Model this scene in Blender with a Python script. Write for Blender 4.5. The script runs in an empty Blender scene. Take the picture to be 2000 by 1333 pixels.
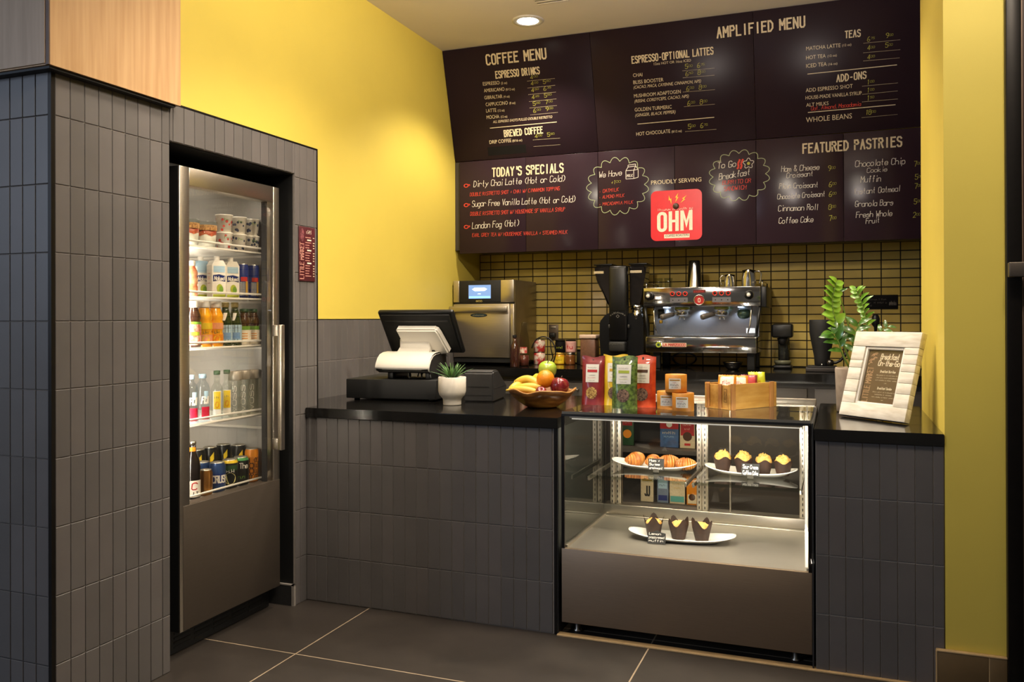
import bpy, bmesh, math, random
from mathutils import Vector, Matrix, noise

S = bpy.context.scene
COL = S.collection
PI = math.pi
random.seed(7)

# ------------------------------------------------------------------ camera
YAW, PITCH, ROLL = 0.3687, 0.0027, -0.0028
_s, _c = math.sin(YAW), math.cos(YAW)
_R, _F, _U = Vector((_c, _s, 0)), Vector((-_s, _c, 0)), Vector((0, 0, 1))
_F2 = _F * math.cos(PITCH) + _U * math.sin(PITCH)
_U2 = _U * math.cos(PITCH) - _F * math.sin(PITCH)
_R3 = _R * math.cos(ROLL) + _U2 * math.sin(ROLL)
_U3 = _U2 * math.cos(ROLL) - _R * math.sin(ROLL)
cam = bpy.data.cameras.new('camera')
cam.lens = 1654.4 / 2000 * 36
cam.sensor_width = 36
cam.shift_x = -0.001
cam.shift_y = -0.02425
cam.clip_start = 0.05
co = bpy.data.objects.new('camera', cam)
COL.objects.link(co)
_m = Matrix((_R3, _U3, -_F2)).transposed().to_4x4()
_m.translation = Vector((2.2354, -3.2066, 1.2582))
co.matrix_world = _m
S.camera = co

# ------------------------------------------------------------------ world, exposure
S.view_settings.view_transform = 'Standard'
S.view_settings.look = 'None'
S.view_settings.gamma = 1
S.view_settings.use_curve_mapping = False
S.view_settings.exposure = 0.42
S.cycles.max_bounces = 10
S.cycles.transparent_max_bounces = 24
S.cycles.caustics_reflective = False
S.cycles.caustics_refractive = False
S.cycles.sample_clamp_indirect = 4.0
W = bpy.data.worlds.new('world')
S.world = W
W.use_nodes = True
W.node_tree.nodes['Background'].inputs[0].default_value = (1.0, 0.90, 0.76, 1)
W.node_tree.nodes['Background'].inputs[1].default_value = 0.075

# ------------------------------------------------------------------ lamps of the room, plus an added ceiling fill
def lamp(name, kind, loc, power, color=(1.0, 0.80, 0.56), to=None, size=0.05, angle=100, blend=0.6, sy=None):
    l = bpy.data.lights.new(name, kind)
    l.energy = power
    l.color = color
    if kind == 'SPOT':
        l.spot_size = math.radians(angle)
        l.spot_blend = blend
        l.shadow_soft_size = size
    elif kind == 'AREA':
        l.shape = 'RECTANGLE'
        l.size = size
        l.size_y = sy or size
    else:
        l.shadow_soft_size = size
    o = bpy.data.objects.new(name, l)
    o.location = loc
    d = (Vector(to) - Vector(loc)) if to else Vector((0, 0, -1))
    o.rotation_euler = d.to_track_quat('-Z', 'Y').to_euler()
    COL.objects.link(o)
    return o

WARM = (1.0, 0.87, 0.70)
lamp('lamp_downlight', 'SPOT', (0.52, 1.49, 2.99), 70, WARM, size=0.06, angle=120, blend=0.5)
lamp('lamp_downlight', 'SPOT', (1.30, 0.85, 2.99), 85, WARM, size=0.16, angle=115, blend=0.6)
lamp('lamp_downlight', 'SPOT', (1.95, 0.85, 2.99), 60, WARM, size=0.16, angle=115, blend=0.6)
lamp('lamp_downlight', 'SPOT', (0.75, 0.05, 2.99), 80, WARM, size=0.16, angle=125, blend=0.5)
lamp('lamp_downlight', 'SPOT', (1.75, 0.05, 2.99), 60, WARM, size=0.16, angle=110, blend=0.6)
lamp('lamp_downlight', 'SPOT', (0.9, -1.2, 2.99), 60, WARM, size=0.16, angle=125, blend=0.6)
lamp('lamp_downlight', 'SPOT', (2.3, -1.4, 2.99), 25, WARM, size=0.16, angle=125, blend=0.6)
# ceiling track spot washing the yellow wall
lamp('lamp_track_spot', 'SPOT', (1.75, -0.55, 2.9), 105, WARM, size=0.05, to=(-0.2, 0.25, 2.1), angle=92, blend=0.7)
lamp('lamp_track_spot', 'SPOT', (1.2, -2.6, 2.95), 150, WARM, size=0.15, to=(1.3, 2.4, 1.15), angle=34, blend=0.6)
lamp('lamp_track_spot', 'SPOT', (2.3, -1.9, 2.95), 115, WARM, size=0.16, to=(0.0, -0.75, 1.0), angle=60, blend=0.8)
lamp('lamp_downlight', 'SPOT', (2.78, -1.0, 2.99), 75, WARM, size=0.12, to=(2.70, 0.0, 1.95), angle=52, blend=0.8)
# unseen upward fill, added only to brighten the ceiling
lamp('lamp_ceiling_fill', 'SPOT', (1.7, -0.7, 2.25), 75, (1.0, 0.86, 0.78), size=0.1, to=(1.6, -0.2, 3.0), angle=160, blend=0.8)
# daylight from the shopfront behind the photographer, on the left
lamp('lamp_daylight', 'AREA', (-2.6, -5.2, 2.5), 70, (0.62, 0.76, 1.0), to=(-0.3, -1.3, 2.1), size=1.6, sy=2.0)

# ------------------------------------------------------------------ helpers
def rgb(h):
    h = h.lstrip('#')
    v = [int(h[i:i + 2], 16) / 255 for i in (0, 2, 4)]
    return tuple((x / 12.92 if x <= 0.04045 else ((x + 0.055) / 1.055) ** 2.4) for x in v) + (1,)

def mat(name, col, rough=0.5, metal=0.0, vary=0.0, scale=20.0, stretch=(1, 1, 1), bump=0.0, bscale=None, emit=0.0,
        col2=None, coat=0.0, spec=0.5, contrast=0.0, detail=4.0, trans=0.0, sss=0.0):
    """Principled material with a noise-driven colour and relief."""
    m = bpy.data.materials.new(name)
    m.use_nodes = True
    nt = m.node_tree
    b = nt.nodes['Principled BSDF']
    c = rgb(col) if isinstance(col, str) else tuple(col) + (1,)
    b.inputs['Base Color'].default_value = c
    b.inputs['Roughness'].default_value = rough
    b.inputs['Metallic'].default_value = metal
    b.inputs['Specular IOR Level'].default_value = spec
    b.inputs['Coat Weight'].default_value = coat
    b.inputs['Transmission Weight'].default_value = trans
    b.inputs['Subsurface Weight'].default_value = sss
    if emit:
        b.inputs['Emission Color'].default_value = c
        b.inputs['Emission Strength'].default_value = emit
    if vary or col2 or bump:
        tc = nt.nodes.new('ShaderNodeTexCoord')
        mp = nt.nodes.new('ShaderNodeMapping')
        mp.inputs['Scale'].default_value = stretch
        nt.links.new(tc.outputs['Object'], mp.inputs['Vector'])
        n = nt.nodes.new('ShaderNodeTexNoise')
        n.inputs['Scale'].default_value = scale
        n.inputs['Detail'].default_value = detail
        nt.links.new(mp.outputs['Vector'], n.inputs['Vector'])
        if vary or col2:
            r = nt.nodes.new('ShaderNodeValToRGB')
            lo, hi = (0.35, 0.65) if not contrast else (0.5 - 0.15 * (1 - contrast), 0.5 + 0.15 * (1 - contrast))
            r.color_ramp.elements[0].position = lo
            r.color_ramp.elements[1].position = hi
            if col2:
                c2 = rgb(col2)
            else:
                c2 = tuple(min(1, x * (1 + vary)) for x in c[:3]) + (1,)
                c = tuple(x * (1 - vary) for x in c[:3]) + (1,)
            r.color_ramp.elements[0].color = c
            r.color_ramp.elements[1].color = c2
            nt.links.new(n.outputs['Fac'], r.inputs['Fac'])
            nt.links.new(r.outputs['Color'], b.inputs['Base Color'])
        if bump:
            n2 = n
            if bscale:
                n2 = nt.nodes.new('ShaderNodeTexNoise')
                n2.inputs['Scale'].default_value = bscale
                nt.links.new(mp.outputs['Vector'], n2.inputs['Vector'])
            bp = nt.nodes.new('ShaderNodeBump')
            bp.inputs['Strength'].default_value = bump
            bp.inputs['Distance'].default_value = 0.002
            nt.links.new(n2.outputs['Fac'], bp.inputs['Height'])
            nt.links.new(bp.outputs['Normal'], b.inputs['Normal'])
    return m

def glassmat(name, tint=(1, 1, 1), ior=1.5, gloss=1.0, rough=0.0):
    """Thin architectural glass: clear with a Fresnel reflection."""
    m = bpy.data.materials.new(name)
    m.use_nodes = True
    nt = m.node_tree
    nt.nodes.remove(nt.nodes['Principled BSDF'])
    out = nt.nodes['Material Output']
    t = nt.nodes.new('ShaderNodeBsdfTransparent')
    t.inputs[0].default_value = tuple(tint) + (1,)
    g = nt.nodes.new('ShaderNodeBsdfGlossy')
    g.inputs['Roughness'].default_value = rough
    g.inputs['Color'].default_value = (gloss, gloss, gloss, 1)
    f = nt.nodes.new('ShaderNodeFresnel')
    f.inputs[0].default_value = ior
    x = nt.nodes.new('ShaderNodeMixShader')
    ge = nt.nodes.new('ShaderNodeNewGeometry')          # the inner side of a pane adds no second mirror
    mu = nt.nodes.new('ShaderNodeMath')
    mu.operation = 'MULTIPLY_ADD'
    mu.inputs[1].default_value = -1
    mu.inputs[2].default_value = 1
    nt.links.new(ge.outputs['Backfacing'], mu.inputs[0])
    ml = nt.nodes.new('ShaderNodeMath')
    ml.operation = 'MULTIPLY'
    nt.links.new(f.outputs[0], ml.inputs[0])
    nt.links.new(mu.outputs[0], ml.inputs[1])
    nt.links.new(ml.outputs[0], x.inputs[0])
    nt.links.new(t.outputs[0], x.inputs[1])
    nt.links.new(g.outputs[0], x.inputs[2])
    nt.links.new(x.outputs[0], out.inputs[0])
    return m

class MB:
    """Collects solids and sheets into one mesh."""
    def __init__(self):
        self.bm = bmesh.new()
        self.mats = []

    def mi(self, m):
        if m not in self.mats:
            self.mats.append(m)
        return self.mats.index(m)

    def face(self, pts, m, smooth=False):
        f = self.bm.faces.new([self.bm.verts.new(p) for p in pts])
        f.material_index = self.mi(m)
        f.smooth = smooth
        return f

    def box(self, lo, hi, m, bev=0.0, M=None, seg=2):
        tmp = bmesh.new()
        bmesh.ops.create_cube(tmp, size=1)
        lo, hi = Vector(lo), Vector(hi)
        sz, c = hi - lo, (hi + lo) / 2
        for v in tmp.verts:
            v.co = Vector((v.co.x * sz.x, v.co.y * sz.y, v.co.z * sz.z)) + c
        if bev:
            bmesh.ops.bevel(tmp, geom=list(tmp.edges), offset=min(bev, 0.49 * min(abs(x) for x in sz)), segments=seg, affect='EDGES', profile=0.5)
        self.absorb(tmp, m, M, bool(bev))
        return self

    def absorb(self, tmp, m, M=None, smooth=False):
        i = self.mi(m)
        vm = {}
        for v in tmp.verts:
            vm[v] = self.bm.verts.new(M @ v.co if M else v.co)
        for f in tmp.faces:
            g = self.bm.faces.new([vm[v] for v in f.verts])
            g.material_index = i
            g.smooth = smooth
        tmp.free()

    def grid(self, fn, nu, nv, m, smooth=True, closeu=False, closev=False, mf=None):
        """fn(i, j) -> point; m a material, or mf(i, j) picks one per face."""
        vs = [[self.bm.verts.new(fn(i, j)) for j in range(nv)] for i in range(nu)]
        for i in range(nu if closeu else nu - 1):
            for j in range(nv if closev else nv - 1):
                a, b = vs[i][j], vs[(i + 1) % nu][j]
                c, d = vs[(i + 1) % nu][(j + 1) % nv], vs[i][(j + 1) % nv]
                f = self.bm.faces.new((a, b, c, d))
                f.material_index = self.mi(mf(i, j) if mf else m)
                f.smooth = smooth
        return vs

    def lathe(self, prof, m, seg=28, M=None, mats=None, smooth=True, wob=None):
        """prof [(r, z), ...]; mats one material per step of the profile."""
        M = M or Matrix()
        rows = []
        for r, z in prof:
            if r < 1e-6:
                rows.append([self.bm.verts.new(M @ Vector((0, 0, z)))])
            else:
                row = []
                for k in range(seg):
                    a = 2 * PI * k / seg
                    rr, zz = (wob(r, z, a) if wob else (r, z))
                    row.append(self.bm.verts.new(M @ Vector((rr * math.cos(a), rr * math.sin(a), zz))))
                rows.append(row)
        for i in range(len(rows) - 1):
            a, b = rows[i], rows[i + 1]
            mi = self.mi(mats[i] if mats else m)
            for k in range(seg):
                k2 = (k + 1) % seg
                if len(a) == 1 and len(b) == 1:
                    continue
                if len(a) == 1:
                    f = self.bm.faces.new((a[0], b[k2], b[k]))
                elif len(b) == 1:
                    f = self.bm.faces.new((a[k], a[k2], b[0]))
                else:
                    f = self.bm.faces.new((a[k], a[k2], b[k2], b[k]))
                f.material_index = mi
                f.smooth = smooth
        return self

    def tube(self, pts, r, m, seg=10, caps=True, M=None, flat=1.0):
        pts = [Vector(p) for p in pts]
        rs = list(r) if isinstance(r, (list, tuple)) else [r] * len(pts)
        n = len(pts)
        rows = []
        up = None
        for i in range(n):
            t = (pts[min(i + 1, n - 1)] - pts[max(i - 1, 0)]).normalized()
            if up is None:
                up = Vector((0, 0, 1)) if abs(t.z) < 0.9 else Vector((1, 0, 0))
            x = t.cross(up)
            if x.length < 1e-5:
                x = t.orthogonal()
            x.normalize()
            y = x.cross(t).normalized()
            up = y
            row = []
            for k in range(seg):
                a = 2 * PI * k / seg
                p = pts[i] + x * (rs[i] * math.cos(a)) + y * (rs[i] * flat * math.sin(a))
                row.append(self.bm.verts.new(M @ p if M else p))
            rows.append(row)
        mi = self.mi(m)
        for i in range(n - 1):
            for k in range(seg):
                k2 = (k + 1) % seg
                f = self.bm.faces.new((rows[i][k], rows[i + 1][k], rows[i + 1][k2], rows[i][k2]))
                f.material_index = mi
                f.smooth = True
        if caps:
            for row in (rows[0], rows[-1]):
                f = self.bm.faces.new(row)
                f.material_index = mi
        return self

    def prism(self, poly, h, m, M=None, smooth=False):
        """2-D outline in local XY, extruded h along local Z."""
        M = M or Matrix()
        a = [self.bm.verts.new(M @ Vector((x, y, 0))) for x, y in poly]
        b = [self.bm.verts.new(M @ Vector((x, y, h))) for x, y in poly]
        mi = self.mi(m)
        n = len(poly)
        fs = [self.bm.faces.new(a[::-1]), self.bm.faces.new(b)]
        for i in range(n):
            f = self.bm.faces.new((a[i], a[(i + 1) % n], b[(i + 1) % n], b[i]))
            f.smooth = smooth
            fs.append(f)
        for f in fs:
            f.material_index = mi
        return self

    def ball(self, c, r, m, seg=20, sq=(1, 1, 1)):
        prof = [(r * math.sin(PI * i / 12), -r * math.cos(PI * i / 12)) for i in range(13)]
        prof[0] = (0, -r)
        prof[-1] = (0, r)
        return self.lathe(prof, m, seg, Matrix.Translation(c) @ Matrix.Diagonal((sq[0], sq[1], sq[2], 1)))

    def build(self, name, parent=None, loc=None, smooth_angle=None, label=None):
        bmesh.ops.recalc_face_normals(self.bm, faces=self.bm.faces)
        me = bpy.data.meshes.new(name)
        self.bm.to_mesh(me)
        self.bm.free()
        for m in self.mats:
            me.materials.append(m)
        o = bpy.data.objects.new(name, me)
        COL.objects.link(o)
        if parent:
            o.parent = parent
        if loc:
            o.location = loc
        if label:
            o['label'] = label
        return o

def frame(O, X, Y):
    """4x4 whose local X, Y lie along X, Y and whose local Z is their normal."""
    X, Y = Vector(X).normalized(), Vector(Y).normalized()
    Z = X.cross(Y).normalized()
    M = Matrix((X, Y, Z)).transposed().to_4x4()
    M.translation = Vector(O)
    return M

def tag(o, label, cat, group=None):
    o['label'] = label
    o['category'] = cat
    if group:
        o['group'] = group
    return o

def thing(name, label, cat, loc=(0, 0, 0), rz=0.0, group=None):
    o = bpy.data.objects.new(name, None)
    o.empty_display_size = 0.05
    COL.objects.link(o)
    o.location = loc
    o.rotation_euler = (0, 0, rz)
    return tag(o, label, cat, group)

def struct(o):
    o['kind'] = 'structure'
    return o

def dup(root, loc, rz=None, label=None, group=None):
    """A copy of a thing with copies of its parts and sub-parts."""
    r = root.copy()
    COL.objects.link(r)
    r.location = loc
    if rz is not None:
        r.rotation_euler = (0, 0, rz)
    if label:
        r['label'] = label
    if group:
        r['group'] = group
    for ch in list(root.children):
        c = ch.copy()
        COL.objects.link(c)
        c.parent = r
        for g in ch.children:
            d = g.copy()
            COL.objects.link(d)
            d.parent = c
    return r

# ---- tiles as real chamfered pieces
def sub_rect(rs, h):
    out = []
    for (a, b, c, d) in rs:
        e, f, g, k = max(a, h[0]), min(b, h[1]), max(c, h[2]), min(d, h[3])
        if e >= f or g >= k:
            out.append((a, b, c, d))
            continue
        if a < e:
            out.append((a, e, c, d))
        if f < b:
            out.append((f, b, c, d))
        if c < g:
            out.append((e, f, c, g))
        if k < d:
            out.append((e, f, k, d))
    return out

def tiles(mb, M, u0, u1, v0, v1, pu, pv, ou, ov, m, gap=0.0028, h=0.006, ch=0.0012, holes=()):
    i0, i1 = math.floor((u0 - ou) / pu), math.ceil((u1 - ou) / pu)
    j0, j1 = math.floor((v0 - ov) / pv), math.ceil((v1 - ov) / pv)
    ms = m if isinstance(m, list) else [m]
    for i in range(i0, i1):
        for j in range(j0, j1):
            rs = [(max(u0, ou + i * pu), min(u1, ou + (i + 1) * pu), max(v0, ov + j * pv), min(v1, ov + (j + 1) * pv))]
            for hh in holes:
                rs = sub_rect(rs, hh)
            mm = random.choice(ms)
            for a, b, c, d in rs:
                a, b, c, d = a + gap / 2, b - gap / 2, c + gap / 2, d - gap / 2
                if b - a < 0.004 or d - c < 0.004:
                    continue
                q = lambda x, y, z: M @ Vector((x, y, z))
                lo = [q(a, c, 0), q(b, c, 0), q(b, d, 0), q(a, d, 0)]
                mi = [q(a, c, h - ch), q(b, c, h - ch), q(b, d, h - ch), q(a, d, h - ch)]
                hi = [q(a + ch, c + ch, h), q(b - ch, c + ch, h), q(b - ch, d - ch, h), q(a + ch, d - ch, h)]
                mb.face(hi, mm)
                for k in range(4):
                    k2 = (k + 1) % 4
                    mb.face([lo[k], lo[k2], mi[k2], mi[k]], mm)
                    mb.face([mi[k], mi[k2], hi[k2], hi[k]], mm)

# ---- lettering: printed letters from the built-in font, written ones from a stroke alphabet
_fc = {}
def font_polys(s, bold=0.0):
    k = (s, bold)
    if k not in _fc:
        cu = bpy.data.curves.new('t', 'FONT')
        cu.body = s
        cu.offset = bold
        cu.resolution_u = 3
        ob = bpy.data.objects.new('t', cu)
        me = ob.to_mesh()
        vs = [(v.co.x, v.co.y) for v in me.vertices]
        ps = [list(p.vertices) for p in me.polygons]
        ob.to_mesh_clear()
        bpy.data.objects.remove(ob)
        bpy.data.curves.remove(cu)
        _fc[k] = (vs, ps)
    return _fc[k]

def print_text(mb, s, mp, w, h, m, bold=0.0, slant=0.0, align='fit'):
    """Letters of height h set to width w; mp(u, v) places a point."""
    vs, ps = font_polys(s, bold)
    if not vs:
        return
    x0, x1 = min(v[0] for v in vs), max(v[0] for v in vs)
    top = 0.7
    sx = w / (x1 - x0)
    sy = h / top
    if align == 'keep':
        sx = sy
    P = [mb.bm.verts.new(mp((x - x0) * sx + slant * y * sy, y * sy)) for x, y in vs]
    i = mb.mi(m)
    for p in ps:
        try:
            f = mb.bm.faces.new([P[k] for k in p])
            f.material_index = i
        except ValueError:
            pass

GL = {'A': '022942 1535', 'B': '020939473606 0636443202', 'C': '4839190803123243', 'D': '02092947442202', 'E': '49090242 0636', 'F': '490902 0636',
      'G': '48391908031232434525', 'H': '0209 4249 0646', 'I': '2229', 'J': '4943321203', 'K': '0209 490642', 'L': '090242', 'M': '0209254942', 'N': '02094249',
      'O': '190803123243483919', 'P': '020939473606', 'Q': '190803123243483919 2442', 'R': '020939473606 2642', 'S': '4839190807164543321203', 'T': '0949 2922',
      'U': '090312324349', 'V': '092249', 'W': '0912263249', 'X': '0942 4902', 'Y': '092649 2622', 'Z': '09490242',
      'a': '453616050312324346 4642', 'b': '0902 0516364543321203', 'c': '4536160503123243', 'd': '4942 4536160503123243', 'e': '04444536160503123243',
      'f': '38392922 1636', 'g': '4536160503123243 46413010', 'h': '0902 0516364542', 'i': '2622 2829', 'j': '26211001 2829', 'k': '0902 360442', 'l': '2922',
      'm': '0602 05162522 25364542', 'n': '0602 0516364542', 'o': '160503123243453616', 'p': '0600 0516364543321203', 'q': '4640 4536160503123243',
      'r': '0602 05163645', 's': '4536160544321203', 't': '292332 1636', 'u': '0603123243 4642', 'v': '062246', 'w': '0612243246', 'x': '0642 4602',
      'y': '0623 4600', 'z': '06460242', '0': '190803123243483919', '1': '182922', '2': '08193947460242', '3': '094926364543321203', '4': '390444 3932',
      '5': '490906364543321203', '6': '39180503123243443505', '7': '094922', '8': '19394736160503123243453616070819', '9': '45160708193948474522',
      '.': '2223', ',': '2211', "'": '2927', '-': '1535', '(': '39171432', ')': '19373412', '/': '0249', '&': '420819381603123244', '+': '1535 2337',
      '*': '2425', '$': '4839190807164543321203 2922', '!': '2924 2223'}

def write_text(mb, s, mp, w, h, m, thick=0.1, slant=0.12, wob=0.0, gap=1.0):
    """A line in the stroke alphabet, fitted to width w, capitals of height h; thick is a share of h."""
    adv = []
    x = 0.0
    for chh in s:
        adv.append(x)
        x += {' ': 3.6, 'i': 3.2, 'l': 3.2, "'": 2.5, '.': 2.6, ',': 2.6, '1': 4.2}.get(chh, 5.6 if chh in 'mwMW' else 5.0) + gap - 1.0
    tot = max(x - gap, 1.0)
    kx, ky, t = w / tot, h / 7.0, thick * h / 2
    i = mb.mi(m)
    rnd = random.Random(len(s) + ord(s[0]))
    n_s = 0
    def q3(u, v, d):
        try:
            return mp(u, v, d)
        except TypeError:
            return mp(u, v)
    for chh, ax in zip(s, adv):
        dy = rnd.uniform(-wob, wob) * h
        wide = 1.15 if chh in 'mwMW' else (0.85 if chh in 'ilt1' else 1.0)
        runs = []
        for st in GL.get(chh, '').split():
            pts = []
            for k in range(0, len(st), 2):
                gx, gy = int(st[k]) * wide, int(st[k + 1]) - 2
                pts.append(((ax + gx) * kx + slant * gy * ky, gy * ky + dy))
            cut = 0                                     # a sharp turn starts a new stroke with a square end
            for k in range(1, len(pts) - 1):
                ax_, ay_ = pts[k][0] - pts[k - 1][0], pts[k][1] - pts[k - 1][1]
                bx_, by_ = pts[k + 1][0] - pts[k][0], pts[k + 1][1] - pts[k][1]
                if ax_ * bx_ + ay_ * by_ < -0.25 * math.hypot(ax_, ay_) * math.hypot(bx_, by_):
                    runs.append(pts[cut:k + 1])
                    cut = k
            runs.append(pts[cut:])
        for pts in runs:
            n_s += 1
            dz = 0.00012 * (n_s % 4)
            n = len(pts)
            loop = n > 2 and math.hypot(pts[0][0] - pts[-1][0], pts[0][1] - pts[-1][1]) < 1e-6
            L, R_ = [], []
            for k in range(n):
                pa = pts[k - 1] if k else (pts[-2] if loop else None)
                pb = pts[k + 1] if k < n - 1 else (pts[1] if loop else None)
                ds = []
                for p, q in ((pa, pts[k]), (pts[k], pb)):
                    if p is None or q is None:
                        continue
                    d = math.hypot(q[0] - p[0], q[1] - p[1]) or 1e-6
                    ds.append(((q[0] - p[0]) / d, (q[1] - p[1]) / d))
                tx, ty = sum(d[0] for d in ds), sum(d[1] for d in ds)
                tl = math.hypot(tx, ty) or 1e-6
                tx, ty = tx / tl, ty / tl
                mt = t / max(0.62, tx * ds[0][0] + ty * ds[0][1])
                px, py = pts[k]
                if len(ds) == 1:
                    e = 0.8 * t * (-1 if k == 0 else 1)
                    px, py = px + tx * e, py + ty * e
                L.append((px - ty * mt, py + tx * mt))
                R_.append((px + ty * mt, py - tx * mt))
            va = [mb.bm.verts.new(q3(x_, y_, dz)) for x_, y_ in L]
            vb = [mb.bm.verts.new(q3(x_, y_, dz)) for x_, y_ in R_]
            for k in range(n - 1):
                f = mb.bm.faces.new((va[k], va[k + 1], vb[k + 1], vb[k]))
                f.material_index = i

def small_print(mb, mp, w, h, m, seed=1, words=2):
    """Print too small to read: rows of short strokes of a letter's height, broken into words."""
    rr = random.Random(seed)
    n = max(3, int(w / (0.62 * h)))
    brk = set(rr.sample(range(1, n - 1), min(words - 1, n - 2))) if words > 1 and n > 3 else set()
    t = 0.15 * h * 0.9
    for k in range(n):
        if k in brk:
            continue
        x = w * (k + 0.25) / n
        a = rr.choice((0.62, 0.7, 1.0))
        line(mb, mp, [(x, 0), (x, h * a)], t, m)
        if rr.random() < 0.7 and k + 1 not in brk and k < n - 1:
            y = h * rr.choice((0.05, 0.35, 0.6))
            line(mb, mp, [(x + t * .5, y), (x + 0.6 * w / n, y)], t, m)

def plane_map(M, x=0.0, y=0.0, dy=0.0, w=1.0, z=0.0006):
    return lambda u, v, d=0.0: M @ Vector((x + u, y + v + dy * u / max(w, 1e-6), z + d))

def cyl_map(r, a0, z0, c=(0, 0)):
    """Around an upright cylinder: u runs round it from angle a0, v up from z0."""
    return lambda u, v, d=0.0: Vector((c[0] + (r + d) * math.cos(a0 + u / r), c[1] + (r + d) * math.sin(a0 + u / r), z0 + v))

def patch(mb, mp, w, h, m, nu=2, nv=2):
    mb.grid(lambda i, j: mp(w * i / (nu - 1), h * j / (nv - 1)), nu, nv, m, smooth=nu > 2)

def disc(mb, mp, cx, cy, rx, ry, m, n=24, inner=0.0):
    P = [(cx + rx * math.cos(2 * PI * k / n), cy + ry * math.sin(2 * PI * k / n)) for k in range(n)]
    if not inner:
        mb.face([mp(*p) for p in P], m)
    else:
        Q = [(cx + rx * inner * math.cos(2 * PI * k / n), cy + ry * inner * math.sin(2 * PI * k / n)) for k in range(n)]
        for k in range(n):
            k2 = (k + 1) % n
            mb.face([mp(*P[k]), mp(*P[k2]), mp(*Q[k2]), mp(*Q[k])], m)

def line(mb, mp, pts, t, m):
    for (xa, ya), (xb, yb) in zip(pts, pts[1:]):
        d = math.hypot(xb - xa, yb - ya) or 1e-6
        nx, ny = -(yb - ya) / d * t / 2, (xb - xa) / d * t / 2
        mb.face([mp(xa + nx, ya + ny), mp(xb + nx, yb + ny), mp(xb - nx, yb - ny), mp(xa - nx, ya - ny)], m)

# ------------------------------------------------------------------ materials
M_yellow = mat('yellow_paint', '#dfc857', 0.55, vary=0.02, scale=3, bump=0.05, bscale=300)
M_ceil = mat('ceiling_paint', '#ece3d6', 0.8, vary=0.02, scale=2)
M_tile = [mat('grey_tile_a', '#615d5b', 0.42, vary=0.04, scale=8, bump=0.15, bscale=25),
          mat('grey_tile_b', '#5e5a58', 0.40, vary=0.04, scale=8, bump=0.15, bscale=25),
          mat('grey_tile_c', '#645f5d', 0.44, vary=0.04, scale=8, bump=0.15, bscale=25)]
M_grout = mat('grey_grout', '#8f8780', 0.9, vary=0.06, scale=60)
M_btile = [mat('mustard_tile_a', '#c9b060', 0.16, vary=0.05, scale=9, bump=0.25, bscale=18),
           mat('mustard_tile_b', '#c4aa58', 0.18, vary=0.05, scale=9, bump=0.25, bscale=18),
           mat('mustard_tile_c', '#cdb568', 0.14, vary=0.05, scale=9, bump=0.25, bscale=18)]
M_bgrout = mat('black_grout', '#1a1714', 0.85, vary=0.1, scale=60)
M_black = mat('black_paint', '#0c0c0c', 0.6, vary=0.1, scale=15)
M_trimblk = mat('black_edge_trim', '#1b1714', 0.4, 0.6, vary=0.1, scale=30)
M_slab = mat('black_stone', '#131211', 0.14, vary=0.25, scale=160, coat=0.2)
M_cab = mat('charcoal_laminate', '#3d3834', 0.5, vary=0.05, scale=10)
M_steel = mat('brushed_steel', '#cfc6b8', 0.32, 1.0, vary=0.06, scale=30, stretch=(1, 1, 40), bump=0.03)
M_steelh = mat('brushed_steel_across', '#c6bdb0', 0.34, 1.0, vary=0.06, scale=12, stretch=(1, 30, 60), bump=0.03)
M_fpanel = mat('fridge_panel_grey', '#5e544a', 0.45, 0.6, vary=0.04, scale=14, stretch=(1, 1, 30))
M_chrome = mat('polished_steel', '#d2cfca', 0.17, 1.0, vary=0.03, scale=10)
M_dsteel = mat('bronze_grey_steel', '#8d7a66', 0.45, 0.6, vary=0.04, scale=14, stretch=(1, 1, 30))
M_plast = mat('black_plastic', '#121212', 0.38, vary=0.1, scale=40)
M_plastm = mat('matt_black_plastic', '#151515', 0.6, vary=0.1, scale=40)
M_dgrey = mat('dark_grey_plastic', '#2b2a2a', 0.5, vary=0.08, scale=40)
M_white = mat('white_plastic', '#e3ded4', 0.4, vary=0.02, scale=10)
M_wire = mat('white_coated_wire', '#efece4', 0.35, vary=0.02, scale=20)
M_ceram = mat('white_china', '#ece8df', 0.15, vary=0.02, scale=6, coat=0.4)
M_glass = glassmat('clear_glass', (0.97, 0.97, 0.95))
M_glassd = glassmat('door_glass', (0.98, 0.97, 0.95), 1.6)
M_pet = glassmat('clear_bottle', (0.88, 0.90, 0.88), 1.45)
M_petg = glassmat('greyed_bottle', (0.84, 0.84, 0.80), 1.5)
M_cream = mat('cream_ink', '#d9c9a6', 0.6, vary=0.08, scale=90)
M_cream2 = mat('off_white_ink', '#efe3cc', 0.6, vary=0.06, scale=90)
M_chalk = mat('white_chalk_ink', '#dcd6cc', 0.7, vary=0.12, scale=120)
M_cyel = mat('yellow_chalk_ink', '#b3b145', 0.7, vary=0.12, scale=120)
M_cred = mat('red_chalk_ink', '#d8432f', 0.7, vary=0.12, scale=120)
M_board = mat('aubergine_board', '#2f2129', 0.2, vary=0.06, scale=3, spec=0.22)
M_board2 = mat('aubergine_board_upper', '#291d23', 0.3, vary=0.06, scale=3, spec=0.1)
M_ohm = mat('red_logo_print', '#d8262c', 0.3, vary=0.03, scale=20)
M_paper = mat('white_paper', '#ece7dc', 0.7, vary=0.03, scale=30)
M_wood = mat('maple_veneer', '#c9a273', 0.45, col2='#b88f60', scale=5, stretch=(9, 9, 0.45), detail=6)
M_woodg = mat('maple_veneer_end', '#b39a80', 0.45, col2='#a1896f', scale=5, stretch=(7, 7, 0.5), detail=6)
M_base = mat('brown_base_tile', '#6b5638', 0.4, vary=0.08, scale=12)
M_tan = mat('tan_stone_trim', '#c9a878', 0.45, vary=0.08, scale=25)
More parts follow.
